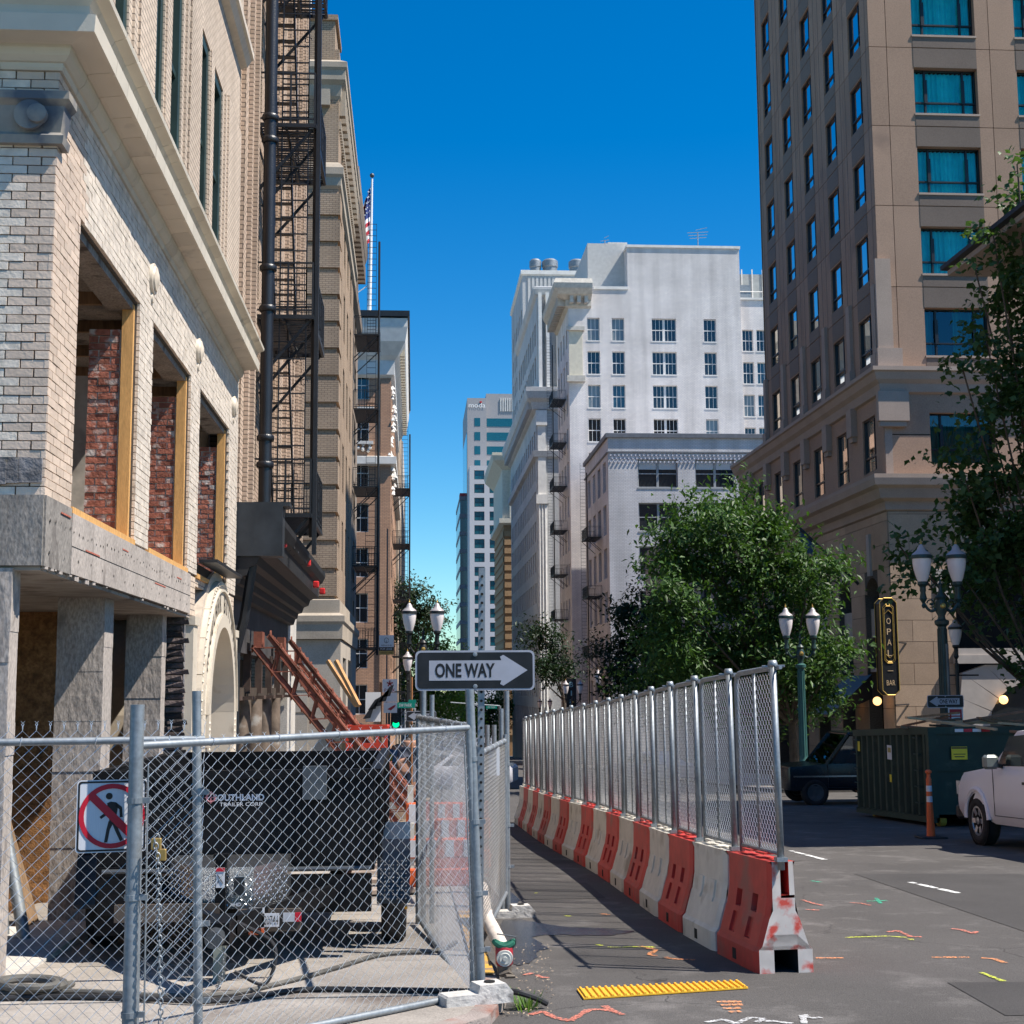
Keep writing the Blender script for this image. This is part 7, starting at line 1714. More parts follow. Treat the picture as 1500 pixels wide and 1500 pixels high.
# wet patch by the hose
wet = M('wet_asphalt', (.022, .022, .026), .12, var=.4, scale=3, bump=.25, bscale=120, spec=.6)
mb = MB(); r_ = random.Random(8)
out = [(738, 1348), (760, 1345), (790, 1352), (830, 1358), (880, 1360), (930, 1364), (900, 1370), (850, 1370), (800, 1369), (780, 1372), (795, 1384), (802, 1389), (786, 1394), (787, 1402), (775, 1410), (758, 1414), (745, 1408), (735, 1385), (728, 1362)]
P_ = [U(a, b, G=.005) for a, b in out]; D_p = []
for a, b in zip(P_, P_[1:]+P_[:1]):
    for k in range(5): q = a.lerp(b, k/5); D_p.append((q.x+r_.uniform(-.015, .015), q.y+r_.uniform(-.03, .03)))
mb.add([(x, y_, gz(y_)+.005) for x, y_ in D_p], [tuple(range(len(D_p)))]); solo(mb, 'wet_patch', wet, 'dark wet patch spreading from the hose across the path', 'puddle')
mb = MB(); out = [(720, 1300), (748, 1306), (762, 1318), (752, 1330), (735, 1335), (720, 1322)]; mb.add([tuple(U(a, b, G=.005)) for a, b in out], [tuple(range(6))]); solo(mb, 'wet_patch', wet, 'smaller damp spot beside the far concrete foot', 'puddle')
# yellow painted kerb edge, hose, hydrant valve
mb = MB(); kp_ = [(0.435, 10.0), (.57, 10.0), (.57, 13.8), (.435, 13.8)]; mb.add([(x, y_, gz(y_)+.093) for x, y_ in kp_], [(0, 1, 2, 3)]); solo(mb, 'kerb_paint', M('worn_yellow_paint', (.50, .28, .05), .8, var=.25, scale=8, blot=(.2, .14, .1), bloc=.5, bsc=6), 'worn yellow paint along the kerb edge', 'kerb paint')
hosem = M('canvas_hose', (.62, .54, .47), .85, var=.12, scale=12, bump=.3, bscale=120)
hp = [U(706, 1300, Y=13.2), U(712, 1340, Y=12.3), U(722, 1362, Y=11.5), U(733, 1385, Y=10.9), U(738, 1402, Y=10.35)]
def smooth(pts, n=8):
    P_ = [Vector(p) for p in pts]; P_ = [P_[0]*2-P_[1]]+P_+[P_[-1]*2-P_[-2]]; out = []
    for i in range(1, len(P_)-2):
        for k in range(n):
            t_ = k/n; a, b, c, d = P_[i-1:i+3]; out.append(.5*((2*b)+(c-a)*t_+(2*a-5*b+4*c-d)*t_*t_+(3*b-a-3*c+d)*t_**3))
    out.append(P_[-2]); return out
mb = MB(); mb.path(smooth(hp), .058, 12); solo(mb, 'fire_hose', hosem, 'thick cream canvas hose curving down to the red valve', 'hose', smooth=True)
c = U(739, 1420, Y=9.95); t = thing('water_valve', 'red water valve with grey round cap and green strap at the hose end', 'valve', (c.x, 9.95, gz(9.95)+.08))
rv = M('valve_red', (.32, .02, .03), .45, var=.2, scale=10); X_ = c.x; Z_ = gz(9.95)+.08
mb = MB(); mb.lathe([(.07, Z_+.10), (.085, Z_+.12), (.085, Z_+.27), (.07, Z_+.29)], (X_, 9.98, 0), 14); mb.lathe([(.06, -.07), (.06, 0)], (X_, 9.98, Z_+.18), 14, 'Y'); mb.build('body', rv, t, True)
mb = MB(); mb.lathe([(.001, -.13), (.02, -.13), (.022, -.11), (.05, -.115), (.055, -.10), (.075, -.10), (.08, -.07), (.08, -.06)], (X_, 9.98, Z_+.18), 18, 'Y'); mb.build('round_cap', M('grey_plastic', (.45, .46, .43), .5, var=.1), t, True)
mb = MB(); mb.path([(X_+.09*cos(a), 9.98+.05*sin(a), Z_+.30+.02*cos(a*2)) for a in [2*PI*k/12 for k in range(12)]], .03, 8, closed=True); mb.build('green_strap', M('green_webbing', (.01, .11, .07), .8, var=.2), t, True)
mb = MB(); mb.path([(X_-.07, 9.95, Z_+.40), (X_+.11, 9.95, Z_+.37), (X_+.11, 9.95, Z_+.30), (X_+.06, 9.95, Z_+.24)], .007, 6); mb.build('handle', steel, t, True)
mb = MB(); mb.lathe([(.05, Z_), (.07, Z_+.02), (.07, Z_+.10)], (X_, 9.98, 0), 12); mb.path([(X_-.05, 9.9, Z_+.03), (X_+.04, 9.88, Z_+.06), (X_+.08, 9.86, Z_+.02), (X_, 9.82, Z_+.03)], .022, 8); mb.build('base_fitting', M('dirty_iron', (.12, .10, .08), .6, .4, var=.3), t, True)
for o in list(t.children): o.scale = (.72, .72, .72); o.matrix_parent_inverse = Matrix.Translation(-t.location) @ Matrix.Translation(Vector((X_, 9.95, Z_))) @ Matrix.Translation(-.72*Vector((X_, 9.95, Z_)))
def cable(label, pts, r, mat, name='cable'):
    mb = MB(); mb.path(smooth(pts, 6), r, 8); return solo(mb, name, mat, label, 'cable', smooth=True)
rub = M('black_rubber', (.02, .02, .022), .6, var=.3, scale=6); rubg = M('grey_rubber', (.10, .095, .085), .7, var=.3, scale=6)
cable('short black pipe end lying over the kerb onto the road', [U(735, 1451, G=.1), U(760, 1454, G=.11), U(785, 1462, G=.07), U(801, 1470, G=.03)], .02, rub)
cable('long black cable running along the bottom behind the fence', [U(0, 1462, G=.1), U(100, 1460, G=.1), U(200, 1462, G=.1), U(320, 1466, G=.1), U(440, 1450, G=.1), U(560, 1450, G=.1), U(700, 1452, G=.1), U(735, 1451, G=.1)], .018, rub)
cable('grey cable crossing beside the black one', [U(0, 1455, G=.1), U(120, 1452, G=.1), U(230, 1458, G=.1), U(330, 1456, G=.1), U(430, 1435, G=.1), U(500, 1415, G=.1), U(560, 1398, G=.1), U(640, 1392, G=.1), U(668, 1380, G=.1)], .016, rubg)
co = [U(45+60*cos(a)*(1-k*.02), 1441+10*sin(a)*(1-k*.02), G=.11+.02*k/8) for k, a in enumerate([j*.7 for j in range(22)])]
cable('coiled grey hose on the pavement at the lower left', co, .026, rubg, 'coiled_hose')
# grass tuft at the kerb
mb = MB(); g0 = U(771, 1478, G=.0); r_ = random.Random(2)
for k in range(90):
    a = r_.random()*2*PI; rr = r_.random()*.09; b0_ = Vector((g0.x+rr*cos(a), g0.y+rr*sin(a)*1.4, g0.z)); h = r_.uniform(.04, .13); l = Vector((cos(a)*h*.6, sin(a)*h*.6, h)); s_ = Vector((-sin(a), cos(a), 0))*.005
    mb.add([b0_-s_, b0_+s_, b0_+l*.6+s_*.7, b0_+l, b0_+l*.6-s_*.7], [(0, 1, 2, 3, 4)])
mb.build('grass_tuft', lf3, None, fix=False, label='small bright grass tuft growing at the kerb corner', cat='grass tuft')
# leaves, grit
mb = MB()
for k in range(160):
    px, py = r_.uniform(730, 810), r_.uniform(1380, 1490); p = U(px, py, G=.012); s_ = r_.uniform(.004, .014); a = r_.random()*6
    mb.add([p+Vector((s_*cos(a+q*2.1), s_*sin(a+q*2.1), .004*q)) for q in range(3)]+[p+Vector((0, 0, s_*.8))], [(0, 1, 2), (0, 1, 3), (1, 2, 3), (2, 0, 3)])
mb.build('grit', M('grit', (.32, .25, .18), .9, var=.4, scale=30), None, fix=False, label='loose grit scattered by the kerb', cat='grit', kind='stuff')


# ================================================================== the black dump trailer behind the gate
blk = M('glossy_black_paint', (.005, .005, .006), .5, var=.3, scale=3, spec=.18, bump=.04, bscale=8)
tyre = M('tyre_rubber', (.018, .018, .02), .8, var=.3, scale=8, bump=.3)
chrome = M('diamond_plate', (.62, .63, .65), .22, .95, var=.1, scale=6)
TR = thing('dump_trailer', 'black steel dump trailer with diamond plate toolbox, parked behind the gate', 'trailer', (-1.3, 12.0, gz(12)+.08))
yF = 11.0; pL = U(146, 1135, Y=yF); pR = U(549, 1138, Y=yF); zT = pL.z; zBm = U(300, 1268, Y=yF).z; gT = gz(11.5)+.08
xl, xr = pL.x, pR.x
mb = MB(); mb.box(xl, yF, zBm, xr, yF+.05, zT); mb.box(xl, yF+.05, zBm, xl+.05, yF+3.9, zT); mb.box(xr-.05, yF+.05, zBm, xr, yF+3.9, zT); mb.box(xl, yF+3.85, zBm, xr, yF+3.9, zT); mb.box(xl, yF, zBm-.05, xr, yF+3.9, zBm); mb.build('box_body', blk, TR)
mb = MB(); 
for (a, b) in (((xl-.03, yF-.04), (xr+.03, yF+.03)), ((xl-.05, yF), (xl+.03, yF+3.9)), ((xr-.03, yF), (xr+.05, yF+3.9))): mb.box(a[0], a[1], zT-.04, b[0], b[1], zT+.025)
mb.build('top_rim', blk, TR)
mb = MB(); mb.path([(xl+.05, yF-.05, zBm-.03), (xr-.02, yF-.05, zBm-.03)], .018, 8); mb.build('bottom_pipe', steel, TR, True)
for k in range(7):
    mb = MB(); x = xr+.04; y = yF+.25+k*.6; mb.box(xr, y, zBm, xr+.05, y+.08, zT-.04); mb.build('side_stake', blk, TR)
mb = MB(); mb.box(xl+.05, yF-.004, zBm+.01, xr-.05, yF, zBm+.12); mb.build('fold_line', blk, TR)
tf_ = Fr((0, yF, 0), (1, 0, 0), (0, -1, 0))
c = U(350, 1168, Y=yF); mb = MB(); text(mb, 'SOUTHLAND', tf_, c.x, c.z, .385, .05, .006, .03); mb.build('lettering', white, TR)
c = U(353, 1176, Y=yF); mb = MB(); text(mb, 'TRAILER CORP', tf_, c.x, c.z-.01, .32, .028, .006); mb.build('small_lettering', white, TR)
c = U(309, 1168, Y=yF); mb = MB(); mb.path([tf_.p(c.x+.033*cos(a), c.z+.033*sin(a), .006) for a in [2*PI*k/14 for k in range(14)]], .006, 5, closed=True); mb.beam(tf_.p(c.x-.045, c.z, .006), tf_.p(c.x+.045, c.z, .006), .008); mb.beam(tf_.p(c.x, c.z-.045, .006), tf_.p(c.x, c.z+.045, .006), .008); mb.build('round_emblem', M('emblem_red', (.5, .2, .22), .5), TR)
mb = MB(); c = U(461, 1140, Y=yF-.1); mb.box(c.x-.09, yF-.10, c.z-.16, c.x+.09, yF-.03, c.z+.09); mb.build('grey_box', steel, TR)
# chassis, tongue
mb = MB(); ch = gT+.42
mb.box(xl+.25, yF-.02, ch, xl+.37, yF+4.1, ch+.16); mb.box(xr-.37, yF-.02, ch, xr-.25, yF+4.1, ch+.16); mb.box(xl+.02, yF-.06, zBm-.35, xr-.02, yF+.06, zBm-.08); mb.box(xl+.0, yF-.02, zBm-.5, xl+.25, yF+.1, zBm); mb.build('chassis', blk, TR)
hx = U(325, 1350, Y=9.6).x; tp = Vector((hx, 9.45, ch+.06))
mb = MB(); mb.beam((xl+.35, yF, ch+.08), (hx-.06, 9.7, ch+.06), .07, .13); mb.beam((xr-.3, yF, ch+.08), (hx+.06, 9.7, ch+.06), .07, .13); mb.box(hx-.08, 9.35, ch-.01, hx+.08, 9.75, ch+.13); mb.build('tongue', blk, TR)
cc_ = Vector((0, 0, 0)); mb = MB(); mb.lathe([(.055, -.1), (.065, 0), (.05, .08)], (hx, 9.3, ch+.05), 12, 'Y'); mb.build('coupler', steel, TR, True)
# toolbox: diamond plate in three facets
c1, c2, c3, c4 = U(247, 1272, Y=10.55), U(288, 1268, Y=10.15), U(372, 1268, Y=10.15), U(420, 1272, Y=10.55)
zt_b = U(330, 1269, Y=10.2).z; zb_b = U(330, 1330, Y=10.2).z
poly = [(c1.x, 10.62), (c2.x, 10.15), (c3.x, 10.15), (c4.x, 10.62), (c4.x, 10.93), (c1.x, 10.93)]
tb_ = MB(); tb_.prism(poly, lambda a, b, d: (a, b, d), zb_b, zt_b-.03); TBX = tb_.build('toolbox', chrome, TR)
mb = MB(); mb.prism([(a+(.012 if a > 0 else -.012) if False else a, b-.012) for a, b in poly], lambda a, b, d: (a, b, d), zt_b-.035, zt_b); mb.build('lid', chrome, TBX)
mb = MB()
def plate_tread(A, B, z0, z1):
    A = Vector(A); B = Vector(B); d = (B-A).normalized(); L = (B-A).length; n_ = Vector((d.y, -d.x, 0))
    nx, nz = int(L/.032), int((z1-z0)/.032)
    for i in range(nx):
        for j in range(nz):
            c = A+d*((i+.5)*L/nx)+Vector((0, 0, z0+(j+.5)*(z1-z0)/nz))+n_*.001; s_ = 1 if (i+j) % 2 else -1; u_ = (d*s_+Vector((0, 0, 1))).normalized()*.012; w_ = (d*s_-Vector((0, 0, 1))).normalized()*.0035
            mb.add([c-u_, c+w_, c+u_, c-w_, c+n_*.0035], [(0, 1, 4), (1, 2, 4), (2, 3, 4), (3, 0, 4)])
for A, B in zip(poly[:3], poly[1:4]): plate_tread((A[0], A[1], 0), (B[0], B[1], 0), zb_b+.01, zt_b-.04)
mb.build('raised_tread', chrome, TBX, fix=False, kind='stuff')
mb = MB(); cx_ = U(352, 1310, Y=10.1).x; mb.box(cx_-.05, 10.13, zt_b-.19, cx_+.02, 10.148, zt_b-.07); mb.build('latch', black, TBX)
f = Fr((0, 10.14, 0), (1, 0, 0), (0, -1, 0)); c = U(345, 1325, Y=10.14); mb = MB(); text(mb, 'AHD', f, c.x, c.z, .075, .024, .006, .02); mb.build('lettering', white, TBX)
c = U(323, 1285, Y=10.05); mb = MB(); mb.box(c.x-.03, 10.04, c.z-.07, c.x+.03, 10.046, c.z+.065); t_ = mb.build('warning_label', white, TR); mb = MB(); mb.box(c.x-.03, 10.036, c.z+.04, c.x+.03, 10.039, c.z+.065); mb.build('red_stripe', sred, t_); mb = MB(); mb.beam((c.x-.02, 10.037, c.z-.04), (c.x+.02, 10.037, c.z+.02), .004); mb.beam((c.x-.02, 10.037, c.z+.02), (c.x+.02, 10.037, c.z-.04), .004); mb.build('cross_mark', sblack, t_)
mb = MB(); mb.box(c.x-.035, 10.05, ch-.1, c.x+.035, 10.13, zt_b+.06); mb.box(c.x-.05, 10.04, zt_b+.06, c.x+.05, 10.14, zt_b+.10); mb.build('jack_tube', blk, TR)
mb = MB(); mb.box(c.x-.03, 9.98, gT+.02, c.x+.045, 10.06, ch+.05); mb.box(c.x-.09, 9.92, gT, c.x+.10, 10.12, gT+.025); mb.build('jack_leg', M('grey_jack_paint', (.28, .30, .26), .5, .3, var=.15), TR)
# plates on the tongue
f = Fr((0, 9.98, 0), (1, 0, 0), (0, -1, 0)); c = U(376, 1349, Y=9.96)
mb = MB(); f.box(mb, c.x-.055, c.x+.05, c.z-.05, c.z+.085, 0, .006); t_ = mb.build('tag_plate', white, TR); mb = MB(); f.box(mb, c.x-.055, c.x+.05, c.z-.095, c.z-.05, 0, .007); mb.build('orange_half', orp, t_); mb = MB(); text(mb, '8', f, c.x+.015, c.z+.02, .035, .06, .01, .02); text(mb, '2', f, c.x+.02, c.z-.072, .03, .035, .01, .02); mb.build('number', sblack, t_)
c = U(397, 1348, Y=9.97); mb = MB(); f.box(mb, c.x-.062, c.x+.055, c.z-.045, c.z+.045, 0, .006); t_ = mb.build('licence_plate', white, TR); mb = MB(); text(mb, '20744', f, c.x, c.z, .10, .06, .01); mb.build('number', sblack, t_)
c = U(425, 1344, Y=10.02); mb = MB(); f.box(mb, c.x-.05, c.x+.03, c.z-.03, c.z+.03, -.06, -.05); t_ = mb.build('reflector', M('silver_tape', (.5, .52, .56), .3, .3), TR); mb = MB(); f.box(mb, c.x+.032, c.x+.075, c.z-.03, c.z+.03, -.06, -.05); mb.build('red_reflector', sred, t_)
mb = MB(); f.box(mb, U(352, 1345, Y=10).x-.02, U(440, 1345, Y=10).x, U(400, 1366, Y=10).z, U(400, 1333, Y=10).z, -.09, -.062); f.box(mb, U(165, 1345, Y=10).x, U(320, 1345, Y=10).x, U(250, 1352, Y=10).z, U(250, 1326, Y=10).z, -.09, -.062); mb.build('front_rail', M('dusty_black_steel', (.09, .07, .055), .6, .2, var=.4, scale=4), TR)
mb = MB(); mb.path(smooth([(hx+.1, 9.6, ch+.1), (hx+.35, 9.55, ch-.05), (hx+.3, 9.5, ch-.28), (hx+.1, 9.5, ch-.2)]), .012, 6); mb.build('brake_cable', rub, TR)
# fenders and wheels
def wheel_mb(r, w_, n=28):
    mb = MB(); mb.lathe([(r*.62, -w_/2), (r*.9, -w_/2), (r*.98, -w_*.4), (r, -w_*.25), (r, w_*.25), (r*.98, w_*.4), (r*.9, w_/2), (r*.62, w_/2), (r*.60, w_*.3), (r*.60, -w_*.3), (r*.62, -w_/2)], (0, 0, 0), n, 'X'); return mb
def rim_mb(r, w_, spokes=6, side=-1):
    mb = MB(); mb.lathe([(r*.60, side*w_*.1), (r*.62, side*w_*.47), (r*.57, side*w_*.49), (r*.52, side*w_*.3), (r*.5, side*w_*.12), (.001, side*w_*.10)], (0, 0, 0), 24, 'X')
    for k in range(spokes):
        a = 2*PI*k/spokes; mb.beam((side*w_*.30, r*.1*cos(a), r*.1*sin(a)), (side*w_*.36, r*.56*cos(a), r*.56*sin(a)), r*.16, w_*.14, up=(1, 0, 0))
    mb.lathe([(r*.16, side*w_*.1), (r*.15, side*w_*.42), (.001, side*w_*.45)], (0, 0, 0), 12, 'X'); return mb
def wheels(par, spots, r, w_, rimmat, side, spokes=6):
    a = wheel_mb(r, w_).mesh('wheel', tyre, True); b = rim_mb(r, w_, spokes, side).mesh('rim', rimmat)
    for s_ in spots: o = put(a, 'wheel', par, s_); put(b, 'rim', o, (0, 0, 0), True)
wr = .34
wheels(TR, [(xr+.14, 11.95, gT+wr-.02), (xr+.14, 12.75, gT+wr-.05)], wr, .20, steel, 1); wheels(TR, [(xl-.12, 11.95, gT+wr-.02), (xl-.12, 12.75, gT+wr-.05)], wr, .20, steel, -1)
mb = MB(); fm2 = MB(); fx0, fx1 = xr+.01, xr+.27; pf = [(11.42, gT+.35), (11.5, gT+.72), (11.62, gT+.80), (13.1, gT+.80), (13.2, gT+.72), (13.25, gT+.3)]
for (a, b), (c, d) in zip(pf[:-1], pf[1:]):
    mb.hexa([(fx0, a, b), (fx1, a, b), (fx1, c, d), (fx0, c, d), (fx0, a+.001, b+.03), (fx1, a+.001, b+.03), (fx1, c, d+.03), (fx0, c, d+.03)])
    fm2.hexa([(xl-.26, a, b), (xl, a, b), (xl, c, d), (xl-.26, c, d), (xl-.26, a+.001, b+.03), (xl, a+.001, b+.03), (xl, c, d+.03), (xl-.26, c, d+.03)])
mb.build('fender', M('black_tread_plate', (.03, .035, .045), .3, .6, var=.2), TR); fm2.build('fender', M('black_tread_plate', (0, 0, 0)), TR)
mb = MB(); 
for i in range(7):
    for j in range(10): mb.ball((fx0+.03+i*.033, 11.405+.003*(j), gT+.39+j*.032), .007, 5)
mb.build('fender_tread', chrome, TR); mb = MB(); mb.ball((fx1-.03, 11.4, gT+.32), .014, 8); mb.build('marker_lamp', M('amber', (.8, .35, .02), .4), TR)
cs = [(hx+.05, 9.4, ch), (hx+.02, 9.5, gT+.2), (hx-.05, 9.75, gT+.03), (hx+.1, 9.9, gT+.02)]; 
ct = chain('twisted safety chain hanging from the trailer tongue', cs, .016, .004)

# ================================================================== green skip, pickup, van
SK = thing('roll_off_skip', 'dark green ribbed steel skip heaped with scrap timber', 'skip', (11.3, 29.5, gz(29.5)))
sg_ = M('skip_green', (.006, .026, .016), .6, var=.25, scale=2, blot=(.03, .05, .035), bloc=.6, bsc=3, spec=.5, bump=.08, bscale=6)
sx0 = 10.15; sy0, sy1 = 27.3, 32.0; sx1 = 12.6; zt0 = U(1367, 1067, X=sx0).z; zbt = gz(27.3)+.18
mb = MB(); T_ = .06; s_l = gz(sy1)-gz(sy0)
def sk(x0, y0, z0, x1, y1, z1): return mb.hexa([(x0, y0, z0+(y0-sy0)*-GRADE), (x1, y0, z0-(y0-sy0)*GRADE), (x1, y1, z0-(y1-sy0)*GRADE), (x0, y1, z0-(y1-sy0)*GRADE), (x0, y0, z1-(y0-sy0)*GRADE), (x1, y0, z1-(y0-sy0)*GRADE), (x1, y1, z1-(y1-sy0)*GRADE), (x0, y1, z1-(y1-sy0)*GRADE)])
sk(sx0+.06, sy0, zbt, sx0+.10, sy1, zt0); sk(sx1-.1, sy0, zbt, sx1-.06, sy1, zt0); sk(sx0+.06, sy0, zbt, sx1-.06, sy0+.05, zt0); sk(sx0+.06, sy1-.05, zbt, sx1-.06, sy1, zt0); sk(sx0+.06, sy0, zbt, sx1-.06, sy1, zbt+.06); mb.build('box_body', sg_, SK)
for k in range(12):
    mb = MB(); y_ = sy0+.25+k*.39; zz = -(y_-sy0)*GRADE; mb.hexa([(sx0+.06, y_-.09, zbt+zz), (sx0-.02, y_-.05, zbt+zz), (sx0-.02, y_+.05, zbt+zz), (sx0+.06, y_+.09, zbt+zz), (sx0+.06, y_-.09, zt0-.12+zz), (sx0-.02, y_-.05, zt0-.12+zz), (sx0-.02, y_+.05, zt0-.12+zz), (sx0+.06, y_+.09, zt0-.12+zz)]); mb.build('rib', sg_, SK)
mb = MB(); sk(sx0-.03, sy0-.04, zt0-.12, sx0+.12, sy1+.04, zt0+.02); sk(sx1-.12, sy0-.04, zt0-.12, sx1+.03, sy1+.04, zt0+.02); sk(sx0+.12, sy0-.04, zt0-.12, sx1-.12, sy0+.08, zt0+.02); sk(sx0-.02, sy0, zbt-.1, sx0+.1, sy1, zbt+.02); sk(sx0, sy0-.03, zbt+.9, sx1, sy0+.02, zbt+1.0); sk(sx0-.03, sy0-.05, zbt, sx0+.12, sy0+.1, zt0-.12); mb.build('rim', sg_, SK)
mb = MB()
for k in range(5): yq = sy0+.6+.0*k; mb.path([(sx0-.03, sy0+.35, zbt+.25+k*.32), (sx0-.1, sy0+.35, zbt+.25+k*.32), (sx0-.1, sy0+.62, zbt+.25+k*.32), (sx0-.03, sy0+.62, zbt+.25+k*.32)], .012, 5)
for k in range(5): zz = -(4.2)*GRADE; mb.path([(sx0-.03, sy1-.5, zbt+.25+k*.32+zz), (sx0-.1, sy1-.5, zbt+.25+k*.32+zz), (sx0-.1, sy1-.23, zbt+.25+k*.32+zz), (sx0-.03, sy1-.23, zbt+.25+k*.32+zz)], .012, 5)
mb.build('side_ladder', sg_, SK)
fS = Fr((sx0-.03, 0, 0), (0, -1, 0), (-1, 0, 0)); fC = Fr((0, sy0-.045, 0), (1, 0, 0), (0, -1, 0))
def stick(fr, u, v, w_, h, m, nm, d=.004): mb = MB(); fr.box(mb, u-w_/2, u+w_/2, v-h/2, v+h/2, 0, d); return mb.build(nm, m, SK)
p = U(1305, 1102, X=sx0); o_ = stick(fS, -p.y, p.z, .28, .30, white, 'white_label'); stick(fS, -p.y, p.z+.05, .2, .1, M('label_gold', (.35, .28, .1), .6), 'label_print', .007)
p = U(1404, 1103, Y=sy0); o_ = stick(fC, p.x, p.z, .32, .25, M('warning_yellow', (.7, .55, .03), .5), 'warning_label'); stick(fC, p.x, p.z+.10, .31, .03, sblack, 'label_bar', .007); stick(fC, p.x, p.z-.02, .24, .015, sblack, 'label_bar', .007); stick(fC, p.x, p.z-.07, .2, .02, sblack, 'label_bar', .007)
for k in range(4): stick(fC, sx0+.6+k*.18, zt0-.05, .17, .06, (white if k % 2 == 0 else sred), 'reflective_tape', .006)
p = U(1307, 1140, X=sx0); stick(fS, -p.y, p.z, .12, .16, M('warning_yellow', (0, 0, 0)), 'yellow_label')
p = U(1260, 1093, X=sx0); stick(fS, -p.y, p.z, .15, .22, M('warning_yellow', (0, 0, 0)), 'yellow_label')
for (yy_, rr) in ((sy0+.2, .16), (sy1-.6, .16)):
    wm = wheel_mb(.15, .14, 16).mesh('wheel', M('yellow_wheel', (.35, .25, .03), .6)); put(wm, 'wheel', SK, (sx0+.25, yy_, gz(yy_)+.15))
r_ = random.Random(12)
bl_ = []
for k in range(18):
    x, y_ = sx0+.35+k*(sx1-sx0-.7)/17, r_.uniform(sy0+.2, sy0+2.4); a = r_.uniform(-.9, .9); L_ = r_.uniform(.6, 1.5); z_ = zt0+.03-(y_-sy0)*GRADE+r_.uniform(-.02, .24)
    mb = MB(); mb.beam((x-L_/2*cos(a), y_-L_/2*sin(a), z_), (x+L_/2*cos(a), y_+L_/2*sin(a), z_+r_.uniform(-.2, .25)), r_.choice((.1, .14, .2)), .045)
    solo(mb, 'scrap_board', woodo if k % 3 == 0 else (M('pale_scrap_wood', (.50, .36, .22), .8, var=.2) if k % 3 == 1 else M('brown_scrap_wood', (.24, .13, .08), .85, var=.3)), ('dark', 'pale', 'reddish brown')[k % 3]+f' scrap board in the heap on the green skip, {ordinal(k)} from the left', 'board', 'scrap boards heaped in the green skip')
mb = MB(); sk(sx0+.15, sy0+.1, zbt+.1, sx1-.15, sy1-.1, zt0-.15); mb.build('rubble_fill', woodo, SK)
mb = MB(); c = U(1293, 1212, X=10.4); mb.ball((c.x, c.y, gz(c.y)+.10), .14, 7, .6); mb.add([(c.x-.2, c.y, gz(c.y)+.02), (c.x+.2, c.y-.05, gz(c.y)+.03), (c.x+.05, c.y+.1, gz(c.y)+.2)], [(0, 1, 2)]); solo(mb, 'paper_bag', M('brown_paper', (.25, .15, .09), .9), 'crumpled brown bag on the road under the green skip', 'bag')
# delineator post
DP = thing('delineator_post', 'tall orange tubular delineator post with white bands at the skip corner', 'traffic post', (0, 0, 0)); c = U(1364, 1228, G=0); DP.location = c
x, y_ = c.x, c.y; z0 = gz(y_); H_ = 1.15
mb = MB(); mb.lathe([(.075, z0+.03), (.05, z0+.6), (.045, z0+H_-.14), (.03, z0+H_-.1), (.03, z0+H_-.05), (.055, z0+H_-.03), (.055, z0+H_), (.03, z0+H_+.02)], (x, y_, 0), 16); mb.build('tube', orp, DP, True)
mb = MB(); mb.lathe([(.052, z0+.62), (.049, z0+.72)], (x, y_, 0), 16); mb.lathe([(.050, z0+.80), (.048, z0+.90)], (x, y_, 0), 16); mb.build('white_band', white, DP)
mb = MB(); mb.bevbox(x-.23, y_-.23, z0, x+.23, y_+.23, z0+.04, .02); mb.build('rubber_base', rub, DP)

def car_loft(par, secs, mat, name='body', n_side=1):
    """secs: cross sections along length [(s, [(y,z)...])] in local x=length,y=half width ; mirrored"""
    mb = MB(); rings = []
    for s, prof in secs:
        full = [(s, y_, z) for y_, z in prof]+[(s, -y_, z) for y_, z in prof[::-1]]; rings.append(full)
    m_ = len(rings[0]); base = len(mb.v)
    for r_ in rings: mb.v += r_
    for i in range(len(rings)-1):
        for k in range(m_): k2 = (k+1) % m_; mb.f.append((base+i*m_+k, base+(i+1)*m_+k, base+(i+1)*m_+k2, base+i*m_+k2)); mb.mi.append(0)
    mb.f.append(tuple(base+k for k in range(m_))); mb.f.append(tuple(base+(len(rings)-1)*m_+k for k in range(m_-1, -1, -1))); mb.mi += [0, 0]
    return mb.build(name, mat, par, True, local=True)
def side_panel(par, name, poly, y0, y1, mat, local=True, both=True):
    for s_ in ((-1, 1) if both else (1,)):
        mb = MB(); mb.prism(poly, lambda a, b, d: (a, s_*d, b), y0, y1); mb.build(name, mat, par, local=local)
wpaint = M('white_car_paint', (.70, .69, .74), .28, var=.03, scale=1, spec=.6)
trimk = M('black_trim', (.02, .02, .022), .5, var=0)
# pickup: local +x is its nose
PK = thing('pickup_truck', 'white pickup truck parked at the right edge, nose pointing up the street', 'pickup truck', (0, 0, 0))
cp_ = U(1440, 1238, G=0)   # contact of its near front wheel
WB = 3.4; PK.location = (cp_.x+1.0-.05, cp_.y, gz(cp_.y)); PK.rotation_euler = (0, GRADE, PI/2)
def pf(hw, z0, zs, zt, crown=.04): return [(hw-.06, z0), (hw, z0+.12), (hw+.01, (z0+zs)/2), (hw, zs), (hw-.07, zt), (hw*.4, zt+crown)]
secs = [(1.02, pf(.80, .45, .78, .95)), (.95, pf(.93, .42, .9, 1.06)), (.7, pf(.98, .40, 1.0, 1.14)), (.0, pf(1.0, .42, 1.05, 1.20)), (-.45, pf(1.0, .38, 1.08, 1.24)), (-.55, pf(1.0, .36, 1.10, 1.24)), (-2.35, pf(1.0, .36, 1.12, 1.22)), (-2.40, pf(1.0, .36, 1.22, 1.28, .0)), (-4.55, pf(1.0, .40, 1.22, 1.28, 0)), (-4.6, pf(.98, .45, 1.2, 1.26, 0))]
car_loft(PK, secs, wpaint)
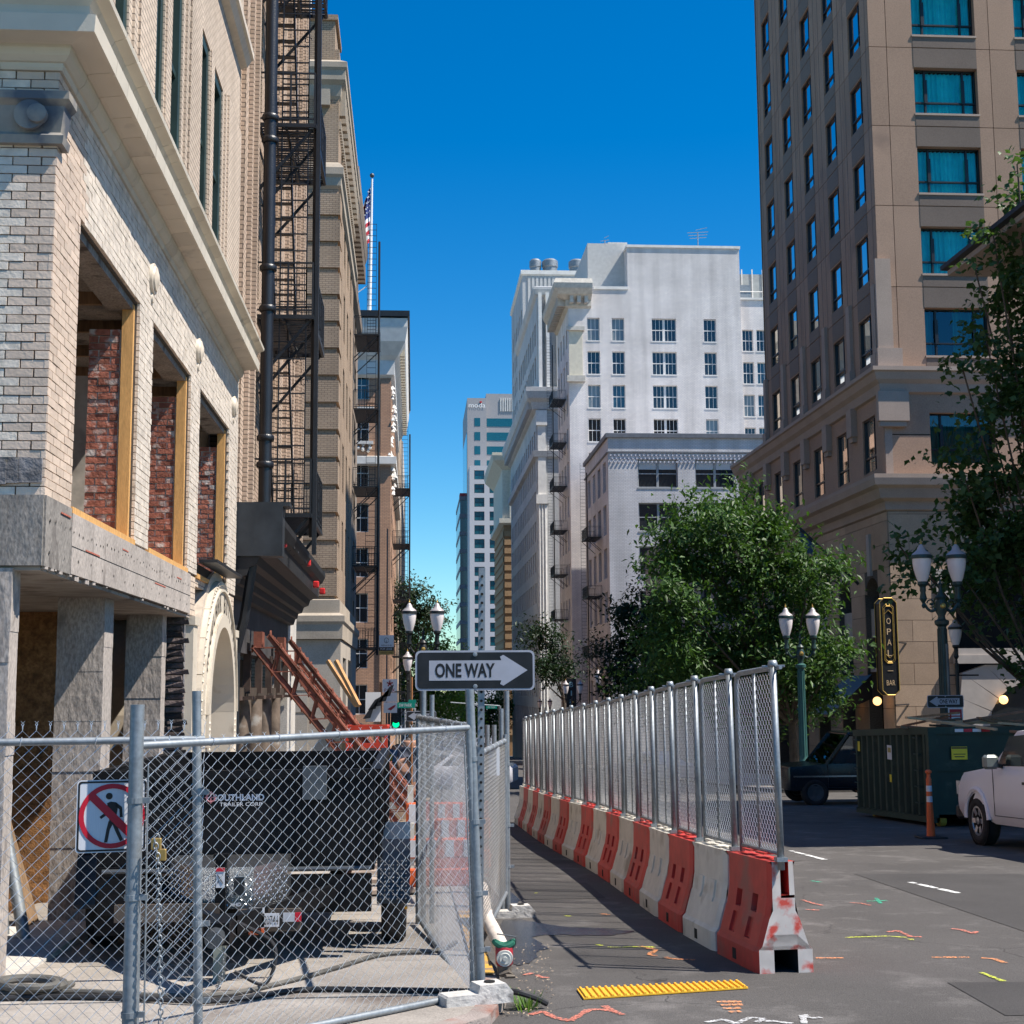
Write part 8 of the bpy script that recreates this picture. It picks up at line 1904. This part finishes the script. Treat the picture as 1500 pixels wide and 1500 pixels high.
cab = [(-.42, [(.93, 1.18), (.92, 1.2), (.91, 1.22), (.90, 1.225), (.3, 1.23)]), (-1.15, [(.95, 1.18), (.90, 1.35), (.80, 1.68), (.76, 1.80), (.3, 1.86)]), (-2.15, [(.95, 1.18), (.90, 1.35), (.80, 1.68), (.76, 1.82), (.3, 1.88)]), (-2.38, [(.95, 1.18), (.90, 1.35), (.80, 1.66), (.74, 1.78), (.3, 1.84)])]
car_loft(PK, cab, wpaint, 'cab')
side_panel(PK, 'side_window', [(-.72, 1.27), (-1.24, 1.72), (-2.05, 1.75), (-2.05, 1.27)], .80, .93, trimk if False else M('car_window', (.02, .03, .03), .05, var=0, spec=1))
mb = MB(); mb.hexa([(-.44, -.82, 1.25), (-.44, .82, 1.25), (-1.1, .70, 1.78), (-1.1, -.70, 1.78), (-.42, -.82, 1.28), (-.42, .82, 1.28), (-1.06, .70, 1.80), (-1.06, -.70, 1.80)]); mb.build('windscreen', MATS['car_window'], PK, local=True)
for s_ in (-1, 1):
    mb = MB(); mb.bevbox(-.98, s_*1.12-.12, 1.22, -.84, s_*1.12+.12, 1.44, .04); o = mb.build('door_mirror', M('mirror_shell', (.18, .2, .19), .3, .3), PK, local=True); mb = MB(); mb.beam((-.9, s_*.93, 1.26), (-.9, s_*1.05, 1.28), .06); mb.build('mirror_arm', trimk, o, local=True)
    mb = MB(); mb.box(-1.98, s_*1.0-.02, 1.0, -1.80, s_*1.0+.03, 1.04); mb.build('door_handle', trimk, PK, local=True)
    mb = MB(); mb.path([(-.70, s_*1.011, 1.22), (-.70, s_*1.012, .5), (-2.15, s_*1.012, .5), (-2.15, s_*1.011, 1.22)], .006, 4); mb.build('door_gap', trimk, PK, local=True)
    mb = MB(); mb.path([(.0+.45*cos(a), s_*1.005, .42+.47*sin(a)) for a in [PI*k/14 for k in range(15)]], .045, 6); mb.build('wheel_arch', wpaint, PK, True, local=True)
    mb = MB(); mb.lathe([(.001, s_*.99), (.43, s_*.99), (.43, s_*1.006), (.001, s_*1.006)], (0, 0, .40), 20, 'Y'); mb.build('arch_recess', M('arch_black', (.004, .004, .004), 1, var=0), PK, local=True)
    mb = MB(); mb.box(.72, s_*.78-.15, .78, 1.0, s_*.78+.16, 1.0); mb.build('headlight', M('headlight_glass', (.5, .52, .55), .15, .3), PK, local=True)
mb = MB(); mb.bevbox(.9, -.95, .36, 1.1, .95, .62, .05); mb.build('bumper', trimk, PK, local=True)
mb = MB(); mb.box(-2.9, -.95, 1.28, -2.45, -.9, 1.34); mb.box(-2.6, -1.0, 1.28, -2.5, 1.0, 1.75); mb.build('ladder_rack', steel, PK, local=True)
mb = MB(); mb.box(-.05+.0, -1.012, .68, -.0-.3, -1.008, .71); mb.build('badge', trimk, PK, local=True)
alloy = M('alloy_rim', (.5, .5, .52), .3, .8)
def wheels_local(par, xs, hw, r, w_, rimmat):
    a = MB(); 
    for s_ in (-1, 1):
        wmb = MB(); wmb.lathe([(r*.62, -w_/2), (r*.9, -w_/2), (r, -w_*.3), (r, w_*.3), (r*.9, w_/2), (r*.62, w_/2), (r*.6, 0), (r*.62, -w_/2)], (0, 0, 0), 26, 'Y'); tm = wmb.mesh('wheel', tyre, True)
        rm_ = MB(); rm_.m = 1; rm_.lathe([(r*.5, s_*w_*.25), (.001, s_*w_*.22)], (0, 0, 0), 22, 'Y'); rm_.m = 0; rm_.lathe([(r*.62, s_*w_*.42), (r*.62, s_*w_*.47), (r*.54, s_*w_*.48), (r*.50, s_*w_*.3), (r*.56, s_*w_*.25)], (0, 0, 0), 22, 'Y'); rm_.lathe([(r*.17, s_*w_*.2), (r*.15, s_*w_*.45), (.001, s_*w_*.47)], (0, 0, 0), 12, 'Y')
        for k in range(6): an = 2*PI*k/6; rm_.beam((r*.1*cos(an), s_*w_*.33, r*.1*sin(an)), (r*.54*cos(an), s_*w_*.42, r*.54*sin(an)), r*.20, w_*.12, up=(0, 1, 0))
        rme = rm_.mesh('rim', [rimmat, trimk])
        for x in xs: o = put(tm, 'wheel', par, (x, s_*hw, r), True); put(rme, 'rim', o, (0, 0, 0), True)
wheels_local(PK, (0, -WB), .90, .385, .25, alloy)
# van in the cross street
VN = thing('black_van', 'dark old passenger van crossing behind the green skip, driver in orange', 'van', (0, 0, 0))
c = U(1166, 1176, G=0); VN.location = (c.x+.1, 38.6, gz(38.6)); VN.rotation_euler = (0, 0, PI)
vbl = M('van_dark_paint', (.012, .014, .02), .25, var=.2, spec=.6)
def vp(hw, z0, zs, zt): return [(hw-.04, z0), (hw, z0+.15), (hw, zs), (hw-.02, zt)]
sec = [(.75, vp(.85, .45, .8, .95)), (.68, vp(.95, .42, .85, 1.05)), (-.35, vp(.98, .42, .95, 1.12)), (-4.5, vp(.98, .42, .95, 1.14)), (-4.6, vp(.95, .5, .95, 1.1))]
car_loft(VN, sec, vbl)
# greenhouse built of roof, pillars and glass so that the driver shows
mb = MB(); mb.bevbox(-4.5, -.90, 1.86, -.95, .90, 1.96, .04); mb.build('roof', vbl, VN, local=True)
for s_ in (-1, 1):
    for (xa_, xb2, w_) in ((-.30, -.95, .07), (-1.95, -2.0, .09), (-3.1, -3.1, .09), (-4.45, -4.4, .1)): mb = MB(); mb.beam((xa_, s_*.94, 1.1), (xb2, s_*.88, 1.9), w_, .05, up=(0, 1, 0)); mb.build('pillar', vbl, VN, local=True)
    for (p_) in ([(-.45, 1.12), (-1.0, 1.86), (-1.9, 1.86), (-1.9, 1.12)], [(-2.05, 1.12), (-2.05, 1.86), (-3.05, 1.86), (-3.05, 1.12)], [(-3.15, 1.12), (-3.15, 1.86), (-4.35, 1.86), (-4.35, 1.12)]):
        mb = MB(); mb.prism(p_, lambda a, b, d: (a, s_*d, b), .905, .912); mb.build('side_window', carg, VN, local=True)
    mb = MB(); mb.box(-4.5, s_*.985, .78, .6, s_*.995, .82); mb.build('chrome_strip', chrome, VN, local=True)
    mb = MB(); mb.path([(-.35, s_*.99, 1.1), (-.35, s_*.99, .5), (-1.95, s_*.99, .5), (-1.95, s_*.99, 1.1)], .008, 4); mb.build('door_gap', trimk, VN, local=True)
mb = MB(); mb.hexa([(-.30, -.88, 1.12), (-.30, .88, 1.12), (-.97, .84, 1.88), (-.97, -.84, 1.88), (-.28, -.88, 1.12), (-.28, .88, 1.12), (-.95, .84, 1.88), (-.95, -.84, 1.88)]); mb.build('windscreen', carg, VN, local=True)
mb = MB(); mb.box(-2.1, -.8, .9, -1.6, -.15, 1.5); mb.box(-2.1, .15, .9, -1.6, .8, 1.5); mb.box(-3.3, -.8, .9, -2.9, .8, 1.45); mb.build('seat', M('seat_grey', (.12, .12, .10), .9), VN, local=True)
wheels_local(VN, (0, -3.3), .86, .37, .24, steel)
# white cars seen through the wire
def sedan(label, loc, rz, mat):
    t = thing('parked_car', label, 'car', loc, rz, 'pale cars down the street')
    q = lambda hw, z0, zs, zt: [(hw-.05, z0), (hw, z0+.12), (hw, zs), (hw-.06, zt)]
    car_loft(t, [(.85, q(.7, .3, .5, .62)), (.75, q(.84, .25, .6, .7)), (0, q(.9, .22, .75, .86)), (-.6, q(.9, .22, .8, .92)), (-2.9, q(.9, .22, .82, .95)), (-3.5, q(.86, .3, .8, .95)), (-3.6, q(.8, .35, .7, .85))], mat)
    car_loft(t, [(-.5, [(.8, .88), (.79, .9), (.6, .91)]), (-1.2, [(.82, .88), (.66, 1.34), (.5, 1.40)]), (-2.3, [(.82, .88), (.66, 1.36), (.5, 1.42)]), (-3.1, [(.8, .88), (.76, .95), (.5, .97)])], mat, 'cabin')
    side_panel(t, 'side_window', [(-.85, .95), (-1.25, 1.29), (-2.3, 1.31), (-2.8, .97)], .72, .80, MATS['car_window']); wheels_local(t, (0, -2.65), .8, .31, .2, alloy); return t
c = U(925, 1100, G=.6); sedan('white car seen through the barrier fence in the middle of the street', (9.8, 64, gz(64)), PI/2+.5, wpaint)
sedan('white car in the crossing behind the pedestrians on the left', (U(600, 1100, Y=56).x+.6, 56, gz(56)), PI*.93, wpaint)

# ================================================================== red scissor lift / gear on the left pavement
ro = M('red_machine_paint', (.50, .045, .02), .5, var=.15, blot=(.3, .08, .05), bloc=.65, bsc=3)
RL = thing('red_lift', 'small red scissor lift with grey side panel standing behind the trailer', 'lift', (-1.2, 27.5, gz(27)))
x0_, x1_ = U(507, 1100, Y=27).x, U(567, 1100, Y=27).x; zt_ = U(540, 1066, Y=27).z; zm_ = U(540, 1092, Y=27).z; zb2 = U(540, 1136, Y=27).z
mb = MB()
for (a, b) in ((x0_, zt_), (x0_, zm_), (x0_, zb2+.02)): mb.beam((x0_, 27, b), (x1_, 27, b), .07, .09)
for x in (x0_+.02, x1_-.02, x1_-.18): mb.beam((x, 27, zb2), (x, 27, zt_), .06)
mb.beam((x0_, 28.4, zt_), (x1_, 28.4, zt_), .05); mb.beam((x0_, 27, zt_), (x0_, 28.4, zt_), .05); mb.beam((x1_, 27, zt_), (x1_, 28.4, zt_), .05); mb.build('guard_rail', ro, RL)
mb = MB(); mb.box(x0_+.05, 27.02, zb2+.05, x1_-.2, 27.06, zm_-.04); mb.build('grey_panel', M('grey_panel', (.22, .19, .18), .6), RL)
mb = MB(); mb.box(x0_, 27.0, zb2-.1, x1_, 28.4, zb2); mb.build('platform', ro, RL); mb = MB()
for k in range(3):
    za, zb3 = gz(27)+.35+(zb2-gz(27)-.45)*k/3, gz(27)+.35+(zb2-gz(27)-.45)*(k+1)/3
    for yq in (27.1, 28.2): mb.beam((x0_+.05, yq, za), (x1_-.05, yq, zb3), .04, .08); mb.beam((x1_-.05, yq+.05, za), (x0_+.05, yq+.05, zb3), .04, .08)
mb.build('scissor_arm', ro, RL); mb = MB(); mb.bevbox(x0_, 27.0, gz(27)+.15, x1_, 28.5, gz(27)+.42, .03); mb.build('base', M('grey_panel', (0, 0, 0)), RL)
for (x, yq) in ((x0_+.1, 27.2), (x1_-.1, 27.2), (x0_+.1, 28.3), (x1_-.1, 28.3)): mb = MB(); mb.lathe([(.16, -.05), (.16, .05)], (x, yq, gz(28)+.24), 14, 'X'); mb.build('wheel', tyre, RL)
# stacked boards and bits on the pavement behind the trailer
r_ = random.Random(21)
for k in range(9):
    y_ = 15.5+k*1.05; mb = MB(); x = -.15-.03*k+r_.uniform(-.15, .1); a = r_.uniform(-.3, .3); mb.beam((x-.55, y_-a, gz(y_)+.13+.02*(k % 3)), (x+.45, y_+a, gz(y_)+.13), .25, .04)
    solo(mb, 'loose_plank', M('grey_brown_plank', (.30, .24, .20), .9, var=.25, rnd=.2), f'{ordinal(k)} plank laid across the pavement walking away from the trailer wheel', 'plank', 'planks laid across the pavement')

# ================================================================== people
def person(label, loc, h, rz, cols, pose, name='person', group=None, hair=None, longh=False):
    """one continuous skinned body; clothes coloured by body zone; hair a child"""
    t = thing(name, label, 'person', loc, rz, group); s = h/1.75
    J = {'pel': (0, 0, .95), 'sp1': (0, .01, 1.12), 'sp2': (0, .02, 1.30), 'chest': (0, .02, 1.42), 'neck': (0, .0, 1.52), 'head': (0, -.02, 1.62), 'top': (0, -.015, 1.71),
         'shL': (.17, .02, 1.42), 'elL': (.24, .05, 1.14), 'wrL': (.25, -.06, .90), 'shR': (-.17, .02, 1.42), 'elR': (-.24, .05, 1.14), 'wrR': (-.25, -.06, .90),
         'hiL': (.09, 0, .90), 'knL': (.10, -.03, .50), 'anL': (.10, .04, .09), 'toL': (.10, -.13, .035), 'hiR': (-.09, 0, .90), 'knR': (-.10, -.03, .50), 'anR': (-.10, .04, .09), 'toR': (-.10, -.13, .035)}
    J.update(pose)
    Rr = {'pel': .135, 'sp1': .125, 'sp2': .145, 'chest': .14, 'neck': .055, 'head': .085, 'top': .075, 'shL': .07, 'elL': .045, 'wrL': .028, 'hiL': .092, 'knL': .062, 'anL': .042, 'toL': .038}
    E_ = [('pel', 'sp1'), ('sp1', 'sp2'), ('sp2', 'chest'), ('chest', 'neck'), ('neck', 'head'), ('head', 'top')]
    for q in 'LR': E_ += [('chest', 'sh'+q), ('sh'+q, 'el'+q), ('el'+q, 'wr'+q), ('pel', 'hi'+q), ('hi'+q, 'kn'+q), ('kn'+q, 'an'+q), ('an'+q, 'to'+q)]
    names = list(J); vs = [Vector(J[n])*s for n in names]; es = [(names.index(a), names.index(b)) for a, b in E_]
    rs = [Rr.get(n, Rr.get(n[:-1]+'L', .05))*s for n in names]
    # hands: palm + five fingers
    for q in 'LR':
        w_ = Vector(J['wr'+q])*s; el = Vector(J['el'+q])*s; d = (w_-el).normalized(); sd_ = Vector((0, 1, 0)) if abs(d.y) < .7 else Vector((1, 0, 0)); sd_ = (sd_-d*sd_.dot(d)).normalized(); out = d.cross(sd_)
        pi_ = len(vs); vs.append(w_+d*.05*s); rs.append(.026*s); es.append((names.index('wr'+q), pi_))
        for k, (off, ln) in enumerate(((-.028, .062), (-.010, .078), (.008, .072), (.025, .055))):
            a = len(vs); vs += [w_+d*.085*s+sd_*off*s, w_+d*(.085+ln*.6)*s+sd_*off*1.1*s+out*.01*s, w_+d*(.085+ln)*s+sd_*off*1.1*s+out*.03*s]; rs += [.010*s, .009*s, .007*s]; es += [(pi_, a), (a, a+1), (a+1, a+2)]
        a = len(vs); vs += [w_+d*.04*s-sd_*.035*s, w_+d*.075*s-sd_*.055*s]; rs += [.011*s, .009*s]; es += [(pi_, a), (a, a+1)]
    me = bpy.data.meshes.new('body'); me.from_pydata([tuple(v) for v in vs], es, []); o = bpy.data.objects.new('body', me); COL.objects.link(o)
    sk_ = o.modifiers.new('skin', 'SKIN'); sk_.use_smooth_shade = True
    if not me.skin_vertices:
        o.data.attributes  # layer is made by the modifier's operator in the UI; make it here
    return t, o, rs, s
def person2(label, loc, h, rz, cols, pose, **k):
    t, o, rs, s = person(label, loc, h, rz, cols, pose, **k)
    me = o.data
    if not me.skin_vertices:
        import bmesh
        bm = bmesh.new(); bm.from_mesh(me); lay = bm.verts.layers.skin.verify(); bm.verts.ensure_lookup_table()
        for v_, r in zip(bm.verts, rs): v_[lay].radius = (r, r)
        bm.verts[0][lay].use_root = True; bm.to_mesh(me); bm.free()
    sub = o.modifiers.new('sub', 'SUBSURF'); sub.levels = 2; sub.render_levels = 2
    dg = bpy.context.evaluated_depsgraph_get(); m2 = bpy.data.meshes.new_from_object(o.evaluated_get(dg)); bpy.data.objects.remove(o)
    mats = [M('skin_tone', (.45, .24, .16), .6, var=.05), M('hair_brown', (.05, .03, .02), .7), cols[0], cols[1], M('shoe', (.05, .045, .05), .7), M('dark_hairgrey', (.10, .09, .09), .7)]
    m2.materials.clear()
    for m in mats: m2.materials.append(m)
    for p in m2.polygons:
        c = p.center/s; z = c.z; x = abs(c.x); mi = 2
        if z > 1.52: mi = 0 if (c.y < .02 and z < 1.68) else 1
        elif z > 1.49 and x < .09: mi = 0
        elif x > .185 and z < cols[2]: mi = 0
        elif x > .20 and z < .78: mi = 0
        elif z < .10: mi = 4
        elif z < cols[3] and x < .185: mi = 0
        elif z < .97 and x < .19: mi = 3
        p.material_index = mi; p.use_smooth = True
    b = bpy.data.objects.new('body', m2); COL.objects.link(b); b.parent = t
    # face: nose, eyes, ears
    mb = MB(); hd = Vector((0, -.105, 1.615))*s; mb.ball(hd, .014*s, 6, 1.5)
    for q in (-1, 1): mb.ball(Vector((q*.088, -.01, 1.62))*s, .02*s, 6, 1.4)
    mb.build('nose_and_ears', mats[0], b, local=True); mb = MB()
    for q in (-1, 1): mb.ball(Vector((q*.03, -.098, 1.64))*s, .008*s, 6)
    mb.build('eyes', sblack, b, local=True); mb = MB(); mb.ball(Vector((0, .0, 1.665))*s, .098*s, 12, .85); mb.build('hair', mats[5] if k.get('hair') else mats[1], b, True, local=True)
    return t, b, s
navy = M('navy_shirt', (.035, .04, .06), .85, var=.15); chk = M('grey_shorts', (.16, .16, .19), .9, var=.2); pnk = M('pale_top', (.55, .45, .45), .9); jean = M('dark_jeans', (.04, .05, .08), .9); wht = M('white_shorts', (.6, .6, .6), .9); blu = M('blue_top', (.10, .20, .32), .9); orv = M('orange_vest', (.75, .10, .02), .8, var=.05)
def at_g(px, py): c = U(px, py, G=.1); return (c.x, c.y, gz(c.y)+.1)
walk = {'knL': (.10, -.16, .52), 'anL': (.10, -.18, .12), 'toL': (.10, -.34, .07), 'knR': (-.10, .02, .50), 'anR': (-.10, .25, .16), 'toR': (-.10, .12, .04), 'elR': (-.25, -.02, 1.15), 'wrR': (-.25, -.22, 1.02), 'elL': (.25, .14, 1.15), 'wrL': (.26, .12, .88)}
person2('man in dark navy shirt and grey shorts walking, right one of the pedestrians', at_g(599, 1169), 1.82, .5, (navy, chk, 1.18, .47), walk, group='pedestrians behind the fence', hair=True)
t_, b_, s_ = person2('woman in blue top and white shorts carrying a yellow bag', at_g(582, 1150), 1.68, -.3, (blu, wht, 1.30, .62), {'elL': (.26, .0, 1.2), 'wrL': (.24, -.2, 1.2)}, group='pedestrians behind the fence')
mb = MB(); loc = t_.location; mb.bevbox(loc.x-.32, loc.y-.15, loc.z+.98, loc.x-.12, loc.y+.05, loc.z+1.28, .04); mb.path([(loc.x-.3, loc.y-.05, loc.z+1.28), (loc.x-.22, loc.y-.05, loc.z+1.45), (loc.x-.14, loc.y-.05, loc.z+1.28)], .012, 6); solo(mb, 'shoulder_bag', M('yellow_bag', (.65, .42, .03), .7), 'yellow shoulder bag carried by the woman in blue', 'bag')
person2('person in pale top standing farthest right behind the man in navy', at_g(609, 1150), 1.66, .2, (pnk, jean, 1.25, .12), {}, group='pedestrians behind the fence')
# driver of the van (seated)
c = U(1197, 1108, Y=38.4); sit = {'pel': (0, 0, .95), 'hiL': (.09, -.05, .92), 'knL': (.11, -.45, .98), 'anL': (.11, -.50, .55), 'toL': (.11, -.64, .50), 'hiR': (-.09, -.05, .92), 'knR': (-.11, -.45, .98), 'anR': (-.11, -.50, .55), 'toR': (-.11, -.64, .50), 'elL': (.22, -.14, 1.2), 'wrL': (.16, -.38, 1.25), 'elR': (-.22, -.14, 1.2), 'wrR': (-.16, -.38, 1.25)}
person2('driver in an orange shirt behind the wheel of the dark van', (VN.location.x+1.75, 38.15, gz(38)-.05), 1.7, -PI/2, (orv, jean, 1.15, .1), sit)
